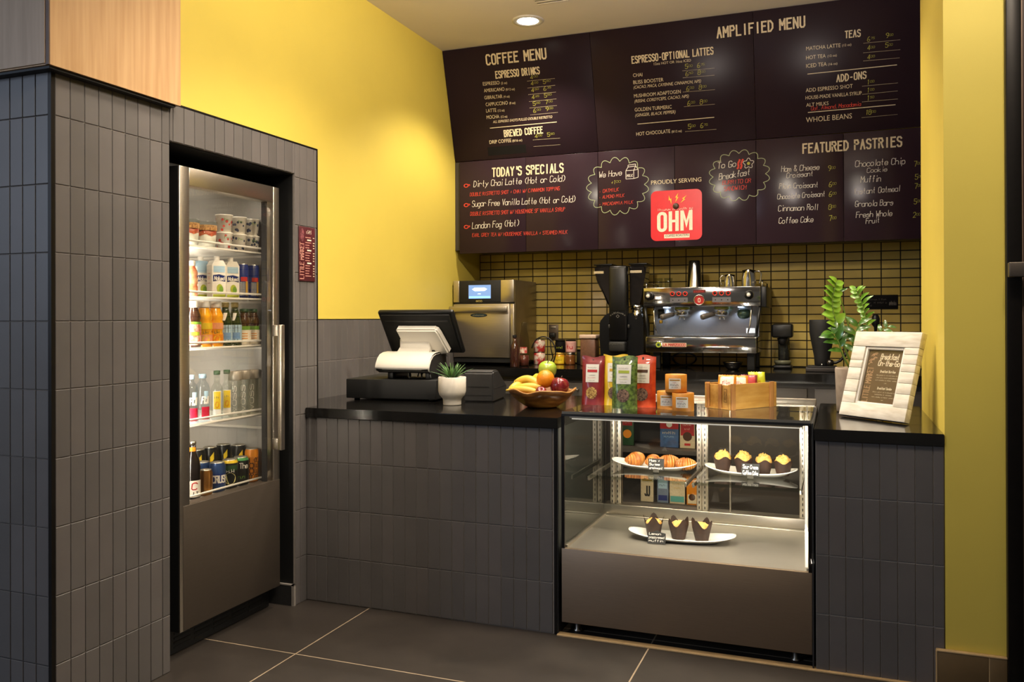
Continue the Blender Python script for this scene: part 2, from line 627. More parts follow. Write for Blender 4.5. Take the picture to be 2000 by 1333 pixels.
M_led = mat('led_strip_warm', (1.0, 0.9, 0.74), 0.5, emit=1.3)
M_ledc = mat('led_strip_cool', (0.72, 0.84, 1.0), 0.5, emit=3)
M_leddim = mat('led_cover', (1.0, 0.92, 0.78), 0.5, emit=0.35)
M_lens = mat('downlight_lens', (1.0, 0.93, 0.8), 0.5, emit=12)
M_red = mat('red_print', '#b8262a', 0.4, vary=0.04, scale=20)
M_navy = mat('navy_print', '#1d2e6e', 0.3, vary=0.04, scale=20)
M_gold = mat('gold_print', '#d9b04a', 0.35, 0.5, vary=0.05, scale=20)
M_green = mat('leaf_green_print', '#6d9a35', 0.4, vary=0.05, scale=20)
M_dgreen = mat('deep_green_print', '#28492b', 0.4, vary=0.05, scale=20)
M_orange = mat('orange_print', '#e08a1c', 0.4, vary=0.05, scale=20)
M_brown = mat('brown_print', '#4a2c18', 0.4, vary=0.05, scale=20)
M_skyb = mat('pale_blue_print', '#a9c8dc', 0.4, vary=0.04, scale=20)
M_lime = mat('lime_print', '#a9b53a', 0.4, vary=0.05, scale=20)
M_pink = mat('pink_print', '#d9a49c', 0.5, vary=0.05, scale=20)
M_yel = mat('yellow_print', '#e6c42c', 0.4, vary=0.05, scale=20)
M_alu = mat('can_aluminium', '#c9c4b8', 0.28, 1.0, vary=0.03, scale=20)
M_ink = mat('black_ink', '#121010', 0.7, spec=0.15, vary=0.05, scale=20)
UPPER=[
('COFFEE MENU',0.108,0.607,0.404,-0.004,0.0597,'H','c'),
('ESPRESSO DRINKS',0.162,0.517,0.297,-0.002,0.0411,'H','c'),
('ESPRESSO',0.066,0.48,0.116,-0.003,0.0224,'S','c'),
('(2 oz)',0.193,0.476,0.041,-0.001,0.0143,'S','c'),
('AMERICANO',0.068,0.437,0.144,-0.003,0.0225,'S','c'),
('(8/12 oz)',0.22,0.434,0.062,-0.003,0.0143,'S','c'),
('GIBRALTAR',0.066,0.392,0.126,-0.002,0.0226,'S','c'),
('(4 oz)',0.201,0.39,0.041,-0.001,0.0144,'S','c'),
('CAPPUCCINO',0.07,0.348,0.155,-0.002,0.0227,'S','c'),
('(8 oz)',0.236,0.346,0.041,-0.001,0.0144,'S','c'),
('LATTE',0.068,0.308,0.072,-0.001,0.0228,'S','c'),
('(12 oz)',0.15,0.306,0.047,-0.001,0.0146,'S','c'),
('MOCHA',0.067,0.266,0.089,-0.001,0.0229,'S','c'),
('(12 oz)',0.167,0.265,0.045,-0.001,0.0146,'S','c'),
('ALL ESPRESSO SHOTS PULLED DOUBLE RISTRETTO',0.108,0.236,0.412,-0.002,0.0164,'I','c'),
('',0.082,0.206,0.464,0.001,0.0033,'R','c'),
('BREWED COFFEE',0.179,0.143,0.266,0.003,0.0394,'H','c'),
('DRIP COFFEE',0.068,0.104,0.155,0.001,0.0232,'S','c'),
('(8/16 oz)',0.231,0.105,0.068,0.0,0.0148,'S','c'),
('',0.372,0.478,0.188,-0.002,0.0031,'D','c'),
('',0.371,0.435,0.188,-0.001,0.0032,'D','c'),
('',0.372,0.394,0.188,-0.002,0.0032,'D','c'),
('',0.372,0.35,0.187,0.0,0.0032,'D','c'),
('',0.372,0.31,0.186,-0.001,0.0032,'D','c'),
('',0.373,0.266,0.188,-0.0,0.0032,'D','c'),
('',0.374,0.107,0.187,-0.003,0.0033,'D','c'),
('',0.375,0.064,0.184,-0.001,0.0033,'D','c'),
('',1.359,0.438,0.19,-0.004,0.0029,'D','c'),
('',1.36,0.398,0.187,-0.004,0.003,'D','c'),
('',1.356,0.315,0.191,-0.004,0.003,'D','c'),
('',1.358,0.229,0.185,-0.002,0.003,'D','c'),
('',1.358,0.081,0.188,-0.002,0.0031,'D','c'),
('',2.361,0.482,0.188,-0.003,0.0027,'D','c'),
('',2.36,0.431,0.19,-0.004,0.0027,'D','c'),
('',2.361,0.387,0.186,-0.003,0.0028,'D','c'),
('',2.355,0.251,0.185,-0.0,0.0028,'D','c'),
('',2.355,0.206,0.185,0.002,0.0028,'D','c'),
('',2.355,0.165,0.186,-0.001,0.0028,'D','c'),
('',2.353,0.078,0.187,0.002,0.0028,'D','c'),
('4',0.395,0.487,0.017,-0.0,0.0235,'W','y'),
('00',0.419,0.496,0.026,-0.0,0.0105,'W','y'),
('4',0.395,0.449,0.017,-0.0,0.0236,'W','y'),
('00',0.418,0.458,0.026,-0.0,0.0106,'W','y'),
('5',0.478,0.45,0.017,-0.0,0.0234,'W','y'),
('80',0.501,0.46,0.026,-0.0,0.0105,'W','y'),
('4',0.394,0.407,0.017,-0.0,0.0237,'W','y'),
('50',0.418,0.417,0.026,-0.0,0.0106,'W','y'),
('6',0.477,0.409,0.017,-0.0,0.0235,'W','y'),
('35',0.501,0.419,0.026,-0.0,0.0106,'W','y'),
('4',0.393,0.364,0.017,-0.0,0.0238,'W','y'),
('25',0.417,0.374,0.026,-0.0,0.0107,'W','y'),
('5',0.477,0.366,0.017,-0.0,0.0236,'W','y'),
('50',0.5,0.376,0.026,-0.0,0.0106,'W','y'),
('5',0.396,0.322,0.017,-0.0,0.0239,'W','y'),
('00',0.419,0.332,0.026,-0.0,0.0107,'W','y'),
('7',0.479,0.324,0.017,-0.0,0.0237,'W','y'),
('00',0.503,0.334,0.026,-0.0,0.0107,'W','y'),
('6',0.395,0.279,0.017,-0.0,0.024,'W','y'),
('00',0.419,0.289,0.026,-0.0,0.0108,'W','y'),
('9',0.479,0.281,0.017,-0.0,0.0238,'W','y'),
('00',0.502,0.291,0.026,-0.0,0.0107,'W','y'),
('4',0.389,0.117,0.018,-0.0,0.0244,'W','y'),
('00',0.413,0.127,0.026,0.0,0.0109,'W','y'),
('5',0.474,0.12,0.017,-0.0,0.0242,'W','y'),
('50',0.497,0.13,0.026,0.0,0.0109,'W','y'),
('AMPLIFIED MENU',1.571,0.603,0.482,0.004,0.0555,'H','c'),
('ESPRESSO-OPTIONAL LATTES',1.058,0.514,0.484,0.001,0.0387,'H','c'),
('12oz HOT OR 16oz ICED',1.19,0.489,0.222,-0.002,0.0148,'S','c'),
('CHAI',1.058,0.433,0.058,-0.001,0.0211,'S','c'),
('BLISS BOOSTER',1.057,0.391,0.185,-0.001,0.0211,'S','c'),
('MUSHROOM ADAPTOGEN',1.056,0.31,0.286,0.0,0.0213,'S','c'),
('GOLDEN TURMERIC',1.055,0.227,0.228,-0.002,0.0215,'S','c'),
('HOT CHOCOLATE',1.055,0.079,0.211,0.002,0.0218,'S','c'),
('(8/12 oz)',1.275,0.08,0.061,0.001,0.0138,'S','c'),
('(CACAO, MACA, CAYENNE, CINNAMON, NPS)',1.056,0.363,0.411,-0.003,0.0182,'I','c'),
('(REISHI, CORDYCEPS, CACAO, NPS)',1.056,0.28,0.335,0.0,0.0183,'I','c'),
('(GINGER, BLACK PEPPER)',1.055,0.195,0.252,0.0,0.0185,'I','c'),
('',1.066,0.15,0.468,0.001,0.0031,'R','c'),
('5',1.375,0.448,0.015,-0.0,0.0264,'W','y'),
('00',1.395,0.457,0.023,-0.0,0.0119,'W','y'),
('6',1.447,0.448,0.015,-0.0,0.0263,'W','y'),
('75',1.467,0.457,0.022,-0.0,0.0118,'W','y'),
('6',1.376,0.407,0.015,-0.0,0.0265,'W','y'),
('50',1.396,0.416,0.023,-0.0,0.0119,'W','y'),
('8',1.448,0.407,0.015,-0.0,0.0264,'W','y'),
('00',1.468,0.416,0.023,-0.0,0.0119,'W','y'),
('6',1.377,0.32,0.015,-0.0,0.0268,'W','y'),
('00',1.398,0.33,0.023,-0.0,0.012,'W','y'),
('8',1.451,0.321,0.015,-0.0,0.0266,'W','y'),
('00',1.471,0.33,0.023,-0.0,0.012,'W','y'),
('6',1.379,0.234,0.015,-0.0,0.027,'W','y'),
('00',1.4,0.244,0.023,-0.0,0.0121,'W','y'),
('8',1.453,0.235,0.015,-0.0,0.0269,'W','y'),
('00',1.473,0.245,0.023,-0.0,0.0121,'W','y'),
('5',1.376,0.095,0.015,-0.0,0.0274,'W','y'),
('00',1.396,0.105,0.023,0.0,0.0123,'W','y'),
('6',1.45,0.096,0.015,-0.0,0.0272,'W','y'),
('75',1.47,0.106,0.023,0.0,0.0122,'W','y'),
('TEAS',2.267,0.521,0.077,0.0,0.0354,'H','c'),
('ADD-ONS',2.222,0.288,0.152,0.005,0.0365,'H','c'),
('MATCHA LATTE',2.06,0.477,0.182,-0.002,0.0209,'S','c'),
('(12 oz)',2.251,0.477,0.047,0.0,0.0124,'S','c'),
('HOT TEA',2.059,0.427,0.105,-0.0,0.021,'S','c'),
('(12 oz)',2.173,0.428,0.049,-0.0,0.0125,'S','c'),
('ICED TEA',2.059,0.382,0.11,0.0,0.0211,'S','c'),
('(16 oz)',2.176,0.383,0.049,-0.0,0.0126,'S','c'),
('ADD ESPRESSO SHOT',2.055,0.247,0.25,0.0,0.0214,'S','c'),
('HOUSE-MADE VANILLA SYRUP',2.053,0.206,0.299,-0.001,0.0201,'S','c'),
('ALT MILKS',2.056,0.165,0.121,-0.0,0.0202,'S','c'),
('WHOLE BEANS',2.054,0.076,0.247,0.003,0.029,'S','c'),
('6',2.38,0.49,0.013,-0.0,0.0244,'W','y'),
('75',2.397,0.499,0.02,-0.0,0.011,'W','y'),
('9',2.474,0.497,0.013,-0.0,0.0242,'W','y'),
('00',2.491,0.505,0.019,-0.0,0.0109,'W','y'),
('4',2.381,0.443,0.013,-0.0,0.0245,'W','y'),
('00',2.398,0.451,0.02,-0.0,0.011,'W','y'),
('5',2.472,0.446,0.013,-0.0,0.0244,'W','y'),
('00',2.489,0.454,0.019,-0.0,0.0109,'W','y'),
('4',2.381,0.393,0.013,-0.0,0.0247,'W','y'),
('00',2.398,0.402,0.02,-0.0,0.0111,'W','y'),
('1',2.379,0.258,0.013,-0.0,0.025,'W','y'),
('00',2.396,0.267,0.02,-0.0,0.0113,'W','y'),
('1',2.379,0.214,0.013,-0.0,0.0252,'W','y'),
('00',2.396,0.223,0.02,0.0,0.0113,'W','y'),
('1',2.379,0.171,0.013,-0.0,0.0253,'W','y'),
('50',2.396,0.181,0.02,0.0,0.0114,'W','y'),
('18',2.374,0.093,0.027,-0.001,0.0255,'W','y'),
('00',2.405,0.101,0.02,0.0,0.0114,'W','y'),
('',2.065,0.347,0.467,0.001,0.0028,'R','c'),
('',2.065,0.132,0.462,0.002,0.0029,'R','c'),
('Oat, Almond, Macadamia',2.082,0.142,0.265,0.003,0.0216,'W','r')]
LOWER=[
("TODAY'S SPECIALS",0.08,2.203,0.492,-0.001,0.0545,'H','c'),
('Dirty Chai Latte (Hot or Cold)',-0.057,2.142,0.644,0.0,0.0395,'W','w'),
('Sugar Free Vanilla Latte (Hot or Cold)',-0.069,2.01,0.724,-0.005,0.0396,'W','w'),
('London Fog (Hot)',-0.069,1.862,0.338,0.005,0.0413,'W','w'),
('DOUBLE RISTRETTO SHOT + CHAI W/ CINNAMON TOPPING',-0.084,2.081,0.632,0.005,0.0224,'W','r'),
('DOUBLE RISTRETTO SHOT W/ HOUSEMADE SF VANILLA SYRUP',-0.082,1.95,0.665,-0.001,0.0241,'W','r'),
('EARL GREY TEA W/ HOUSEMADE VANILLA + STEAMED MILK',-0.068,1.807,0.667,-0.004,0.0224,'W','r'),
('We Have',0.811,2.151,0.146,0.005,0.0357,'W','w'),
('+1',0.888,2.104,0.03,0.001,0.0226,'W','y'),
('00',0.921,2.112,0.03,-0.0,0.0129,'W','y'),
('* OATMILK',0.811,2.052,0.126,0.006,0.0211,'W','r'),
('* ALMOND MILK',0.811,2.016,0.162,0.004,0.0195,'W','r'),
('* MACADAMIA MILK',0.811,1.972,0.218,0.003,0.0195,'W','r'),
('PROUDLY SERVING',1.144,2.086,0.308,0.002,0.0254,'S','c'),
('OHM',1.181,1.789,0.217,0.006,0.1235,'H','k'),
('COFFEE ROASTERS',1.233,1.757,0.141,0.003,0.0142,'S','d'),
('HANDCRAFTED SMALL BATCH',1.186,1.92,0.219,0.003,0.0142,'S','k'),
('To Go',1.547,2.159,0.108,0.005,0.0371,'W','w'),
('Breakfast',1.556,2.09,0.182,0.019,0.037,'W','w'),
('BURRITO OR',1.577,2.06,0.164,0.004,0.0231,'W','r'),
('SANDWICH',1.586,2.022,0.128,0.003,0.0246,'W','r'),
('FEATURED PASTRIES',2.037,2.216,0.521,0.002,0.0525,'H','c'),
('Ham & Cheese',1.915,2.115,0.209,-0.0,0.0331,'W','w'),
('Croissant',1.944,2.077,0.147,0.004,0.03,'W','w'),
('Plain Croissant',1.903,2.016,0.215,-0.002,0.0301,'W','w'),
('Chocolate Croissant',1.892,1.955,0.263,0.004,0.0301,'W','w'),
('Cinnamon Roll',1.897,1.885,0.218,-0.002,0.0331,'W','w'),
('Coffee Cake',1.9,1.812,0.19,0.002,0.0331,'W','w'),
('Chocolate Chip',2.317,2.117,0.258,0.001,0.035,'W','w'),
('Cookie',2.379,2.08,0.104,0.002,0.0262,'W','w'),
('Muffin',2.346,2.026,0.104,0.001,0.035,'W','w'),
('Instant Oatmeal',2.308,1.96,0.24,0.006,0.0321,'W','w'),
('Granola Bars',2.316,1.89,0.197,0.0,0.0321,'W','w'),
('Fresh Whole',2.321,1.827,0.187,0.003,0.0321,'W','w'),
('Fruit',2.372,1.791,0.072,0.004,0.0291,'W','w'),
('9',2.172,2.104,0.014,0.0,0.0295,'W','y'),
('00',2.19,2.114,0.021,0.001,0.0133,'W','y'),
('6',2.177,2.012,0.014,0.0,0.0295,'W','y'),
('00',2.195,2.022,0.021,0.001,0.0133,'W','y'),
('6',2.177,1.956,0.014,0.0,0.0295,'W','y'),
('00',2.195,1.966,0.021,0.001,0.0133,'W','y'),
('8',2.174,1.881,0.014,0.001,0.0295,'W','y'),
('00',2.192,1.891,0.021,0.001,0.0133,'W','y'),
('7',2.176,1.815,0.014,0.001,0.0295,'W','y'),
('00',2.194,1.825,0.021,0.001,0.0133,'W','y'),
('7',2.621,2.099,0.013,0.0,0.0285,'W','y'),
('00',2.638,2.109,0.019,0.001,0.0128,'W','y'),
('5',2.626,2.026,0.013,0.0,0.0285,'W','y'),
('00',2.643,2.036,0.019,0.001,0.0128,'W','y'),
('7',2.623,1.975,0.013,0.0,0.0285,'W','y'),
('00',2.64,1.985,0.019,0.001,0.0128,'W','y'),
('5',2.62,1.889,0.013,0.0,0.0285,'W','y'),
('00',2.637,1.899,0.019,0.001,0.0128,'W','y'),
('2',2.615,1.815,0.013,0.001,0.0285,'W','y'),
('00',2.632,1.825,0.019,0.001,0.0128,'W','y')]
# ------------------------------------------------------------------ floor
def floor_material():
    m = bpy.data.materials.new('slate_floor_tile')
    m.use_nodes = True
    nt = m.node_tree
    b = nt.nodes['Principled BSDF']
    tc = nt.nodes.new('ShaderNodeTexCoord')
    mp = nt.nodes.new('ShaderNodeMapping')
    mp.inputs['Location'].default_value = (-0.322, 0.532, 0)
    nt.links.new(tc.outputs['Object'], mp.inputs['Vector'])
    br = nt.nodes.new('ShaderNodeTexBrick')
    br.offset = 0.0
    br.inputs['Scale'].default_value = 1.0
    br.inputs['Brick Width'].default_value = 1.228
    br.inputs['Row Height'].default_value = 0.612
    br.inputs['Mortar Size'].default_value = 0.0028
    br.inputs['Mortar Smooth'].default_value = 0.1
    br.inputs['Color1'].default_value = rgb('#38322d')
    br.inputs['Color2'].default_value = rgb('#3a342f')
    br.inputs['Mortar'].default_value = rgb('#b09c82')
    nt.links.new(mp.outputs['Vector'], br.inputs['Vector'])
    n = nt.nodes.new('ShaderNodeTexNoise')
    n.inputs['Scale'].default_value = 3.5
    n.inputs['Detail'].default_value = 8
    n.inputs['Roughness'].default_value = 0.7
    nt.links.new(tc.outputs['Object'], n.inputs['Vector'])
    mx = nt.nodes.new('ShaderNodeMix')
    mx.data_type = 'RGBA'
    mx.blend_type = 'MULTIPLY'
    mx.inputs[0].default_value = 0.8
    r = nt.nodes.new('ShaderNodeValToRGB')
    r.color_ramp.elements[0].position = 0.3
    r.color_ramp.elements[0].color = (0.55, 0.55, 0.55, 1)
    r.color_ramp.elements[1].position = 0.7
    r.color_ramp.elements[1].color = (1.25, 1.25, 1.25, 1)
    nt.links.new(n.outputs['Fac'], r.inputs['Fac'])
    nt.links.new(br.outputs['Color'], mx.inputs[6])
    nt.links.new(r.outputs['Color'], mx.inputs[7])
    nt.links.new(mx.outputs[2], b.inputs['Base Color'])
    b.inputs['Roughness'].default_value = 0.45
    bp = nt.nodes.new('ShaderNodeBump')
    bp.inputs['Strength'].default_value = 0.25
    bp.inputs['Distance'].default_value = 0.002
    bp.invert = True
    nt.links.new(br.outputs['Fac'], bp.inputs['Height'])
    nt.links.new(bp.outputs['Normal'], b.inputs['Normal'])
    return m

mb = MB(); mb.box((-2.6, -5.5, -0.1), (4.6, 2.7, 0), floor_material()); struct(mb.build('floor'))
mb = MB(); mb.box((-2.6, -5.5, 3.02), (4.6, 2.7, 3.12), M_ceil); struct(mb.build('ceiling'))

# ------------------------------------------------------------------ left wall, alcove for the fridge, wood bulkhead
mb = MB()
mb.box((-0.32, 0.10, 0), (-0.2, 2.5, 3.02), M_yellow)
mb.box((-0.32, -1.0, 2.04), (-0.2, 0.10, 3.02), M_yellow)
wl = struct(mb.build('wall_left'))
mb = MB()
Mw = frame((-0.2, 0, 0), (0, 1, 0), (0, 0, 1))
mb.box((-0.2, 0.10, 0.80), (-0.196, 2.4, 1.256), M_grout)
tiles(mb, Mw, 0.10, 2.4, 0.80, 1.257, 0.0545, 0.21, 0.0, 1.045 - 0.21 * 5, M_tile)
mb.box((-0.2, 0.10, 1.2565), (-0.192, 2.4, 1.2585), M_trimblk)
mb.build('tiled_wainscot', wl)

HOLE = (-0.824, -0.077, -0.01, 1.898)
mb = MB()
mb.box((-0.9, -1.306, 0), (-0.0035, -0.824, 2.034), M_grout)
mb.box((-0.9, -0.077, 0), (-0.0035, 0.087, 2.034), M_grout)
mb.box((-0.9, -0.824, 1.898), (-0.0035, -0.077, 2.034), M_grout)
al = struct(mb.build('wall_alcove'))
mb = MB()
Mx = frame((-0.006, 0, 0), (0, 1, 0), (0, 0, 1))
tiles(mb, Mx, -1.298, 0.089, 0.0, 2.032, 0.0546, 0.21, -1.298, 0.2035, M_tile, holes=[HOLE])
My = frame((0, -1.306, 0), (1, 0, 0), (0, 0, 1))
tiles(mb, My, -0.9, -0.008, 0.0, 2.032, 0.0546, 0.21, -0.011, 0.2035, M_tile)
Mz = frame((0, 0.087, 0), (-1, 0, 0), (0, 0, 1))
mb.build('wall_tile', al)
mb = MB()
mb.box((-0.010, -1.314, 0), (0.002, -1.300, 2.034), M_trimblk)
mb.box((-0.20, 0.087, 0.86), (0.0015, 0.0945, 2.037), M_trimblk)
mb.box((-0.02, -1.3, 2.032), (0.0015, 0.0945, 2.038), M_trimblk)
mb.build('edge_trim', al)
mb = MB()
mb.box((-0.88, -0.8225, 0), (-0.012, -0.8205, 1.895), M_black)
mb.box((-0.88, -0.0805, 0), (-0.012, -0.0785, 1.895), M_black)
mb.box((-0.89, -0.82, 0), (-0.87, -0.08, 1.897), M_black)
mb.box((-0.88, -0.82, 1.8945), (-0.012, -0.08, 1.8965), M_black)
mb.build('alcove_lining', al)
mb = MB()
mb.box((-0.6, -0.092, 0.0), (-0.012, -0.081, 0.088), M_dgrey)
mb.box((-0.6, -0.0935, 0.088), (0.0005, -0.0785, 0.0935), M_grout)
mb.box((-0.012, -0.0935, 0.0), (0.0005, -0.0785, 0.0935), M_grout)
struct(mb.build('baseboard_alcove'))

mb = MB()
mb.box((-1.2, -1.352, 2.020), (0.042, -0.815, 3.019), M_wood)
bk = struct(mb.build('wall_bulkhead'))
mb = MB()
mb.box((-1.2, -1.358, 2.024), (0.028, -1.3525, 3.018), M_woodg)
mb.build('end_panel', bk)
mb = MB()
mb.box((-1.2, -1.345, 2.012), (0.032, -0.83, 2.0195), M_black)
mb.box((0.028, -1.3555, 2.020), (0.0425, -1.351, 3.018), mat('brown_edge_strip', '#5d4636', 0.5, vary=0.1))
mb.build('shadow_gap_strip', bk)

# ------------------------------------------------------------------ back wall
mb = MB()
mb.box((-0.32, 2.432, 0), (4.0, 2.56, 3.02), M_yellow)
wb = struct(mb.build('wall_back'))
mb = MB()
Mb = frame((0, 2.432, 0), (1, 0, 0), (0, 0, 1))
mb.box((-0.199, 2.4305, 0.90), (3.6, 2.432, 1.72), M_bgrout)
tiles(mb, Mb, -0.196, 3.6, 0.94, 1.72, 0.1076, 0.055, -0.113, 1.6636 - 0.055 * 30, M_btile, gap=0.0060, h=0.007, ch=0.0018)
mb.build('glazed_tile', wb)

# ------------------------------------------------------------------ right wing wall, its base, the door beside it
mb = MB()
mb.box((2.564, 0.0, 0), (2.745, 0.863, 3.02), M_yellow)
struct(mb.build('wall_right'))
mb = MB()
mb.box((2.536, -0.018, 0), (2.6905, -0.001, 0.128), M_base, 0.002)
mb.box((2.6935, -0.018, 0), (2.745, -0.001, 0.128), M_base, 0.002)
mb.box((2.534, -0.0195, 0.128), (2.745, -0.001, 0.135), M_tan, 0.002)
mb.box((2.533, -0.0195, 0), (2.5365, -0.001, 0.130), M_tan)
mb.box((2.6905, -0.0165, 0), (2.6935, -0.001, 0.129), M_tan)
struct(mb.build('baseboard_right'))
mb = MB()
mb.box((2.745, -0.03, 0), (2.790, 0.10, 3.02), M_trimblk, 0.003)
dr = struct(mb.build('door_1'))
mb = MB(); mb.box((2.7905, -0.012, 0), (2.796, 0.03, 3.02), mat('highlight_brown', '#8d7563', 0.5, 0.2, vary=0.05)); mb.build('edge_highlight_strip', dr)  # pale brown strip paints the highlight along the post edge
mb = MB(); mb.box((2.796, 0.0, 0), (3.6, 0.05, 3.02), mat('brown_stained_door', '#3c2318', 0.5, vary=0.1, scale=6, stretch=(8, 8, 1))); mb.build('door_leaf', dr)
mb = MB()
mb.box((2.745, -0.075, 1.388), (3.5, -0.045, 1.436), mat('grey_bronze_bar', '#5a5148', 0.4, 0.6, vary=0.05), 0.003)
mb.box((2.748, -0.05, 1.40), (2.775, -0.028, 1.425), M_trimblk)
mb.build('push_bar', dr)

# stone strip on the floor along the counter
mb = MB(); mb.box((1.183, -0.014, 0.0), (2.534, 0.022, 0.006), M_tan, 0.001); struct(mb.build('trim_1'))

# ------------------------------------------------------------------ recessed lamp and air grille in the ceiling
t = thing('recessed_downlight', 'round white recessed lamp glowing in the ceiling before the menu', 'ceiling light', (0.52, 1.49, 3.02))
mb = MB(); mb.lathe([(0.062, -0.001), (0.064, -0.006), (0.088, -0.008), (0.094, -0.003), (0.094, 0.0)], M_white, 40); mb.build('trim_ring', t)
mb = MB(); mb.lathe([(0, -0.0045), (0.063, -0.0045), (0.063, -0.001), (0, -0.001)], M_lens, 40); mb.build('lens', t)
t = thing('air_vent', 'narrow slotted air grille in the ceiling above the round lamp', 'vent', (0.75, 1.2, 3.02))
mb = MB()
for y in (-0.08, -0.045, -0.01, 0.025, 0.06):
    mb.box((-0.09, y, -0.004), (0.09, y + 0.021, 0), M_ceil, 0.001)
mb.build('slats', t)
mb = MB(); mb.box((-0.089, -0.08, -0.0012), (0.089, 0.08, -0.0002), M_black); mb.build('slot_backing', t)

# ------------------------------------------------------------------ front counters
def counter(name, label, x0, x1, seam, end_right):
    t = thing(name, label, 'counter', (x0, 0, 0))
    w = x1 - x0
    mb = MB(); mb.box((0.001, 0.0045, 0.0), (w, 0.88, 0.8195), M_grout); mb.build('carcass', t)
    mb = MB()
    Mf = frame((0, 0.007, 0), (1, 0, 0), (0, 0, 1))
    tiles(mb, Mf, 0.001, w - (0.012 if end_right else 0), 0.002, 0.8195, 0.0555, 0.21, seam, 0.2035, M_tile)
    mb.build('front_tile', t)
    if end_right:
        mb = MB(); mb.box((w - 0.012, -0.001, 0), (w, 0.0044, 0.8195), M_trimblk)
        mb.box((w, 0.002, 0), (w + 0.004, 0.88, 0.8195), M_dgrey); mb.build('end_trim', t)
    return t
counter('counter_base', 'grey tiled counter front below the cash drawer and fruit bowl', 0.0, 1.181, -0.0025, True)
counter('counter_base', 'grey tiled counter front between the pastry case and the yellow wing wall', 2.150, 2.562, 0.046, False)

def slab(name, label, poly, z0, z1):
    mb = MB()
    mb.prism([(x - poly[0][0], y - poly[0][1]) for x, y in poly], z1 - z0, M_slab)
    bmesh.ops.bevel(mb.bm, geom=list(mb.bm.edges), offset=0.002, segments=2, affect='EDGES')
    o = mb.build(name, None, (poly[0][0], poly[0][1], z0))
    return tag(o, label, 'countertop')
slab('countertop', 'black stone countertop under the till and the fruit bowl', [(0.003, -0.009), (1.187, -0.009), (1.187, 0.96), (-0.19, 0.96), (-0.19, 0.097), (0.003, 0.097)], 0.82, 0.862)
slab('countertop', 'black stone countertop under the white sign and the potted plant', [(2.147, -0.009), (2.562, -0.009), (2.562, 0.96), (2.147, 0.96)], 0.82, 0.862)

# ------------------------------------------------------------------ back counter
t = thing('back_counter', 'charcoal back counter base with a shelf of packets seen through the case', 'cabinet', (1.6, 1.83, 0))
def bx(mb, x0, x1, y0, y1, z0, z1, m, bev=0.0):
    mb.box((x0 - 1.6, y0 - 1.83, z0), (x1 - 1.6, y1 - 1.83, z1), m, bev)
mb = MB()
bx(mb, -0.19, 0.93, 1.83, 2.43, 0.0, 0.889, M_cab)
bx(mb, 1.50, 3.4, 1.83, 2.43, 0.0, 0.889, M_cab)
bx(mb, 0.93, 1.50, 1.83, 2.43, 0.0, 0.13, M_cab)
bx(mb, 0.93, 1.50, 1.83, 2.43, 0.70, 0.889, M_cab)
bx(mb, 0.93, 1.50, 2.15, 2.43, 0.13, 0.70, M_cab)
mb.build('carcass', t)
mb = MB(); bx(mb, 0.931, 1.499, 1.84, 2.149, 0.445, 0.47, M_cab); mb.build('shelf', t)
for x in (-0.17, 0.39, 1.52, 2.10, 2.66):
    mb = MB(); bx(mb, x, x + 0.54, 1.808, 1.829, 0.10, 0.86, M_cab, 0.002); d = mb.build('door', t)
    mb = MB()
    mb.tube([(x + 0.2 - 1.6, -0.022, 0.82), (x + 0.2 - 1.6, -0.045, 0.82), (x + 0.34 - 1.6, -0.045, 0.82), (x + 0.34 - 1.6, -0.022, 0.82)], 0.005, M_steelh)
    mb.build('handle', d)
slab('countertop', 'black stone worktop under the oven and the espresso machine', [(-0.19, 1.785), (3.4, 1.785), (3.4, 2.424), (-0.19, 2.424)], 0.89, 0.945)

# packets on the open shelves
def packet(label, x0, x1, z, h, base, bands, shape='box'):
    t = thing('chocolate_bar', label, 'packet', ((x0 + x1) / 2, 1.95, z), 0, 'packets on the shelf behind the case')
    w = x1 - x0
    mb = MB(); mb.box((-w / 2, -0.01, 0.001), (w / 2, 0.012, h), base, 0.002); mb.build('wrapper', t)
    mb = MB()
    Mf = frame((-w / 2, -0.0102, 0), (1, 0, 0), (0, 0, 1))
    for b in bands:
        k, m = b[0], b[1]
        if k == 'b':
            patch(mb, plane_map(Mf, w * b[2], h * b[4]), w * (b[3] - b[2]), h * (b[5] - b[4]), m)
        elif k == 'o':
            disc(mb, plane_map(Mf, 0, 0, z=0.001), w * b[2], h * b[3], w * b[4], w * b[4], m)
        elif b[6] != 'JJ':
            small_print(mb, plane_map(Mf, w * b[2], h * b[4], z=0.0015), w * (b[3] - b[2]), h * (b[5] - b[4]), b[1], len(b[6]), 1)
        else:
            write_text(mb, b[6], plane_map(Mf, w * b[2], h * b[4], z=0.0015), w * (b[3] - b[2]), h * (b[5] - b[4]), m, 0.16, 0)
    mb.build('print', t)
packet('dark green packet with round red picture on upper shelf behind the case', 0.963, 1.043, 0.47, 0.172, M_dgreen, [('b', M_red, .12, .88, .72, .95), ('o', M_orange, .5, .42, .33), ('t', M_cream, .2, .8, .8, .88, 'DARK')])
packet('blue and red packet on upper shelf behind the case', 1.207, 1.319, 0.47, 0.172, mat('dusty_blue_print', '#41618f', 0.5, vary=0.2, scale=40), [('b', M_red, .0, 1, .66, .98), ('o', M_paper, .5, .82, .16), ('t', M_cream, .12, .88, .48, .58, 'CHOCOLATE'), ('t', M_skyb, .2, .8, .36, .44, 'SEA SALT')])
packet('red and cream packet on upper shelf behind the case', 1.327, 1.418, 0.47, 0.172, M_cream, [('b', M_red, .06, .94, .45, .96), ('o', M_brown, .5, .42, .3), ('t', M_cream2, .2, .8, .8, .88, 'BARISTA'), ('t', M_cream2, .3, .7, .66, .73, 'BAR'), ('b', M_red, .3, .7, .1, .18)])
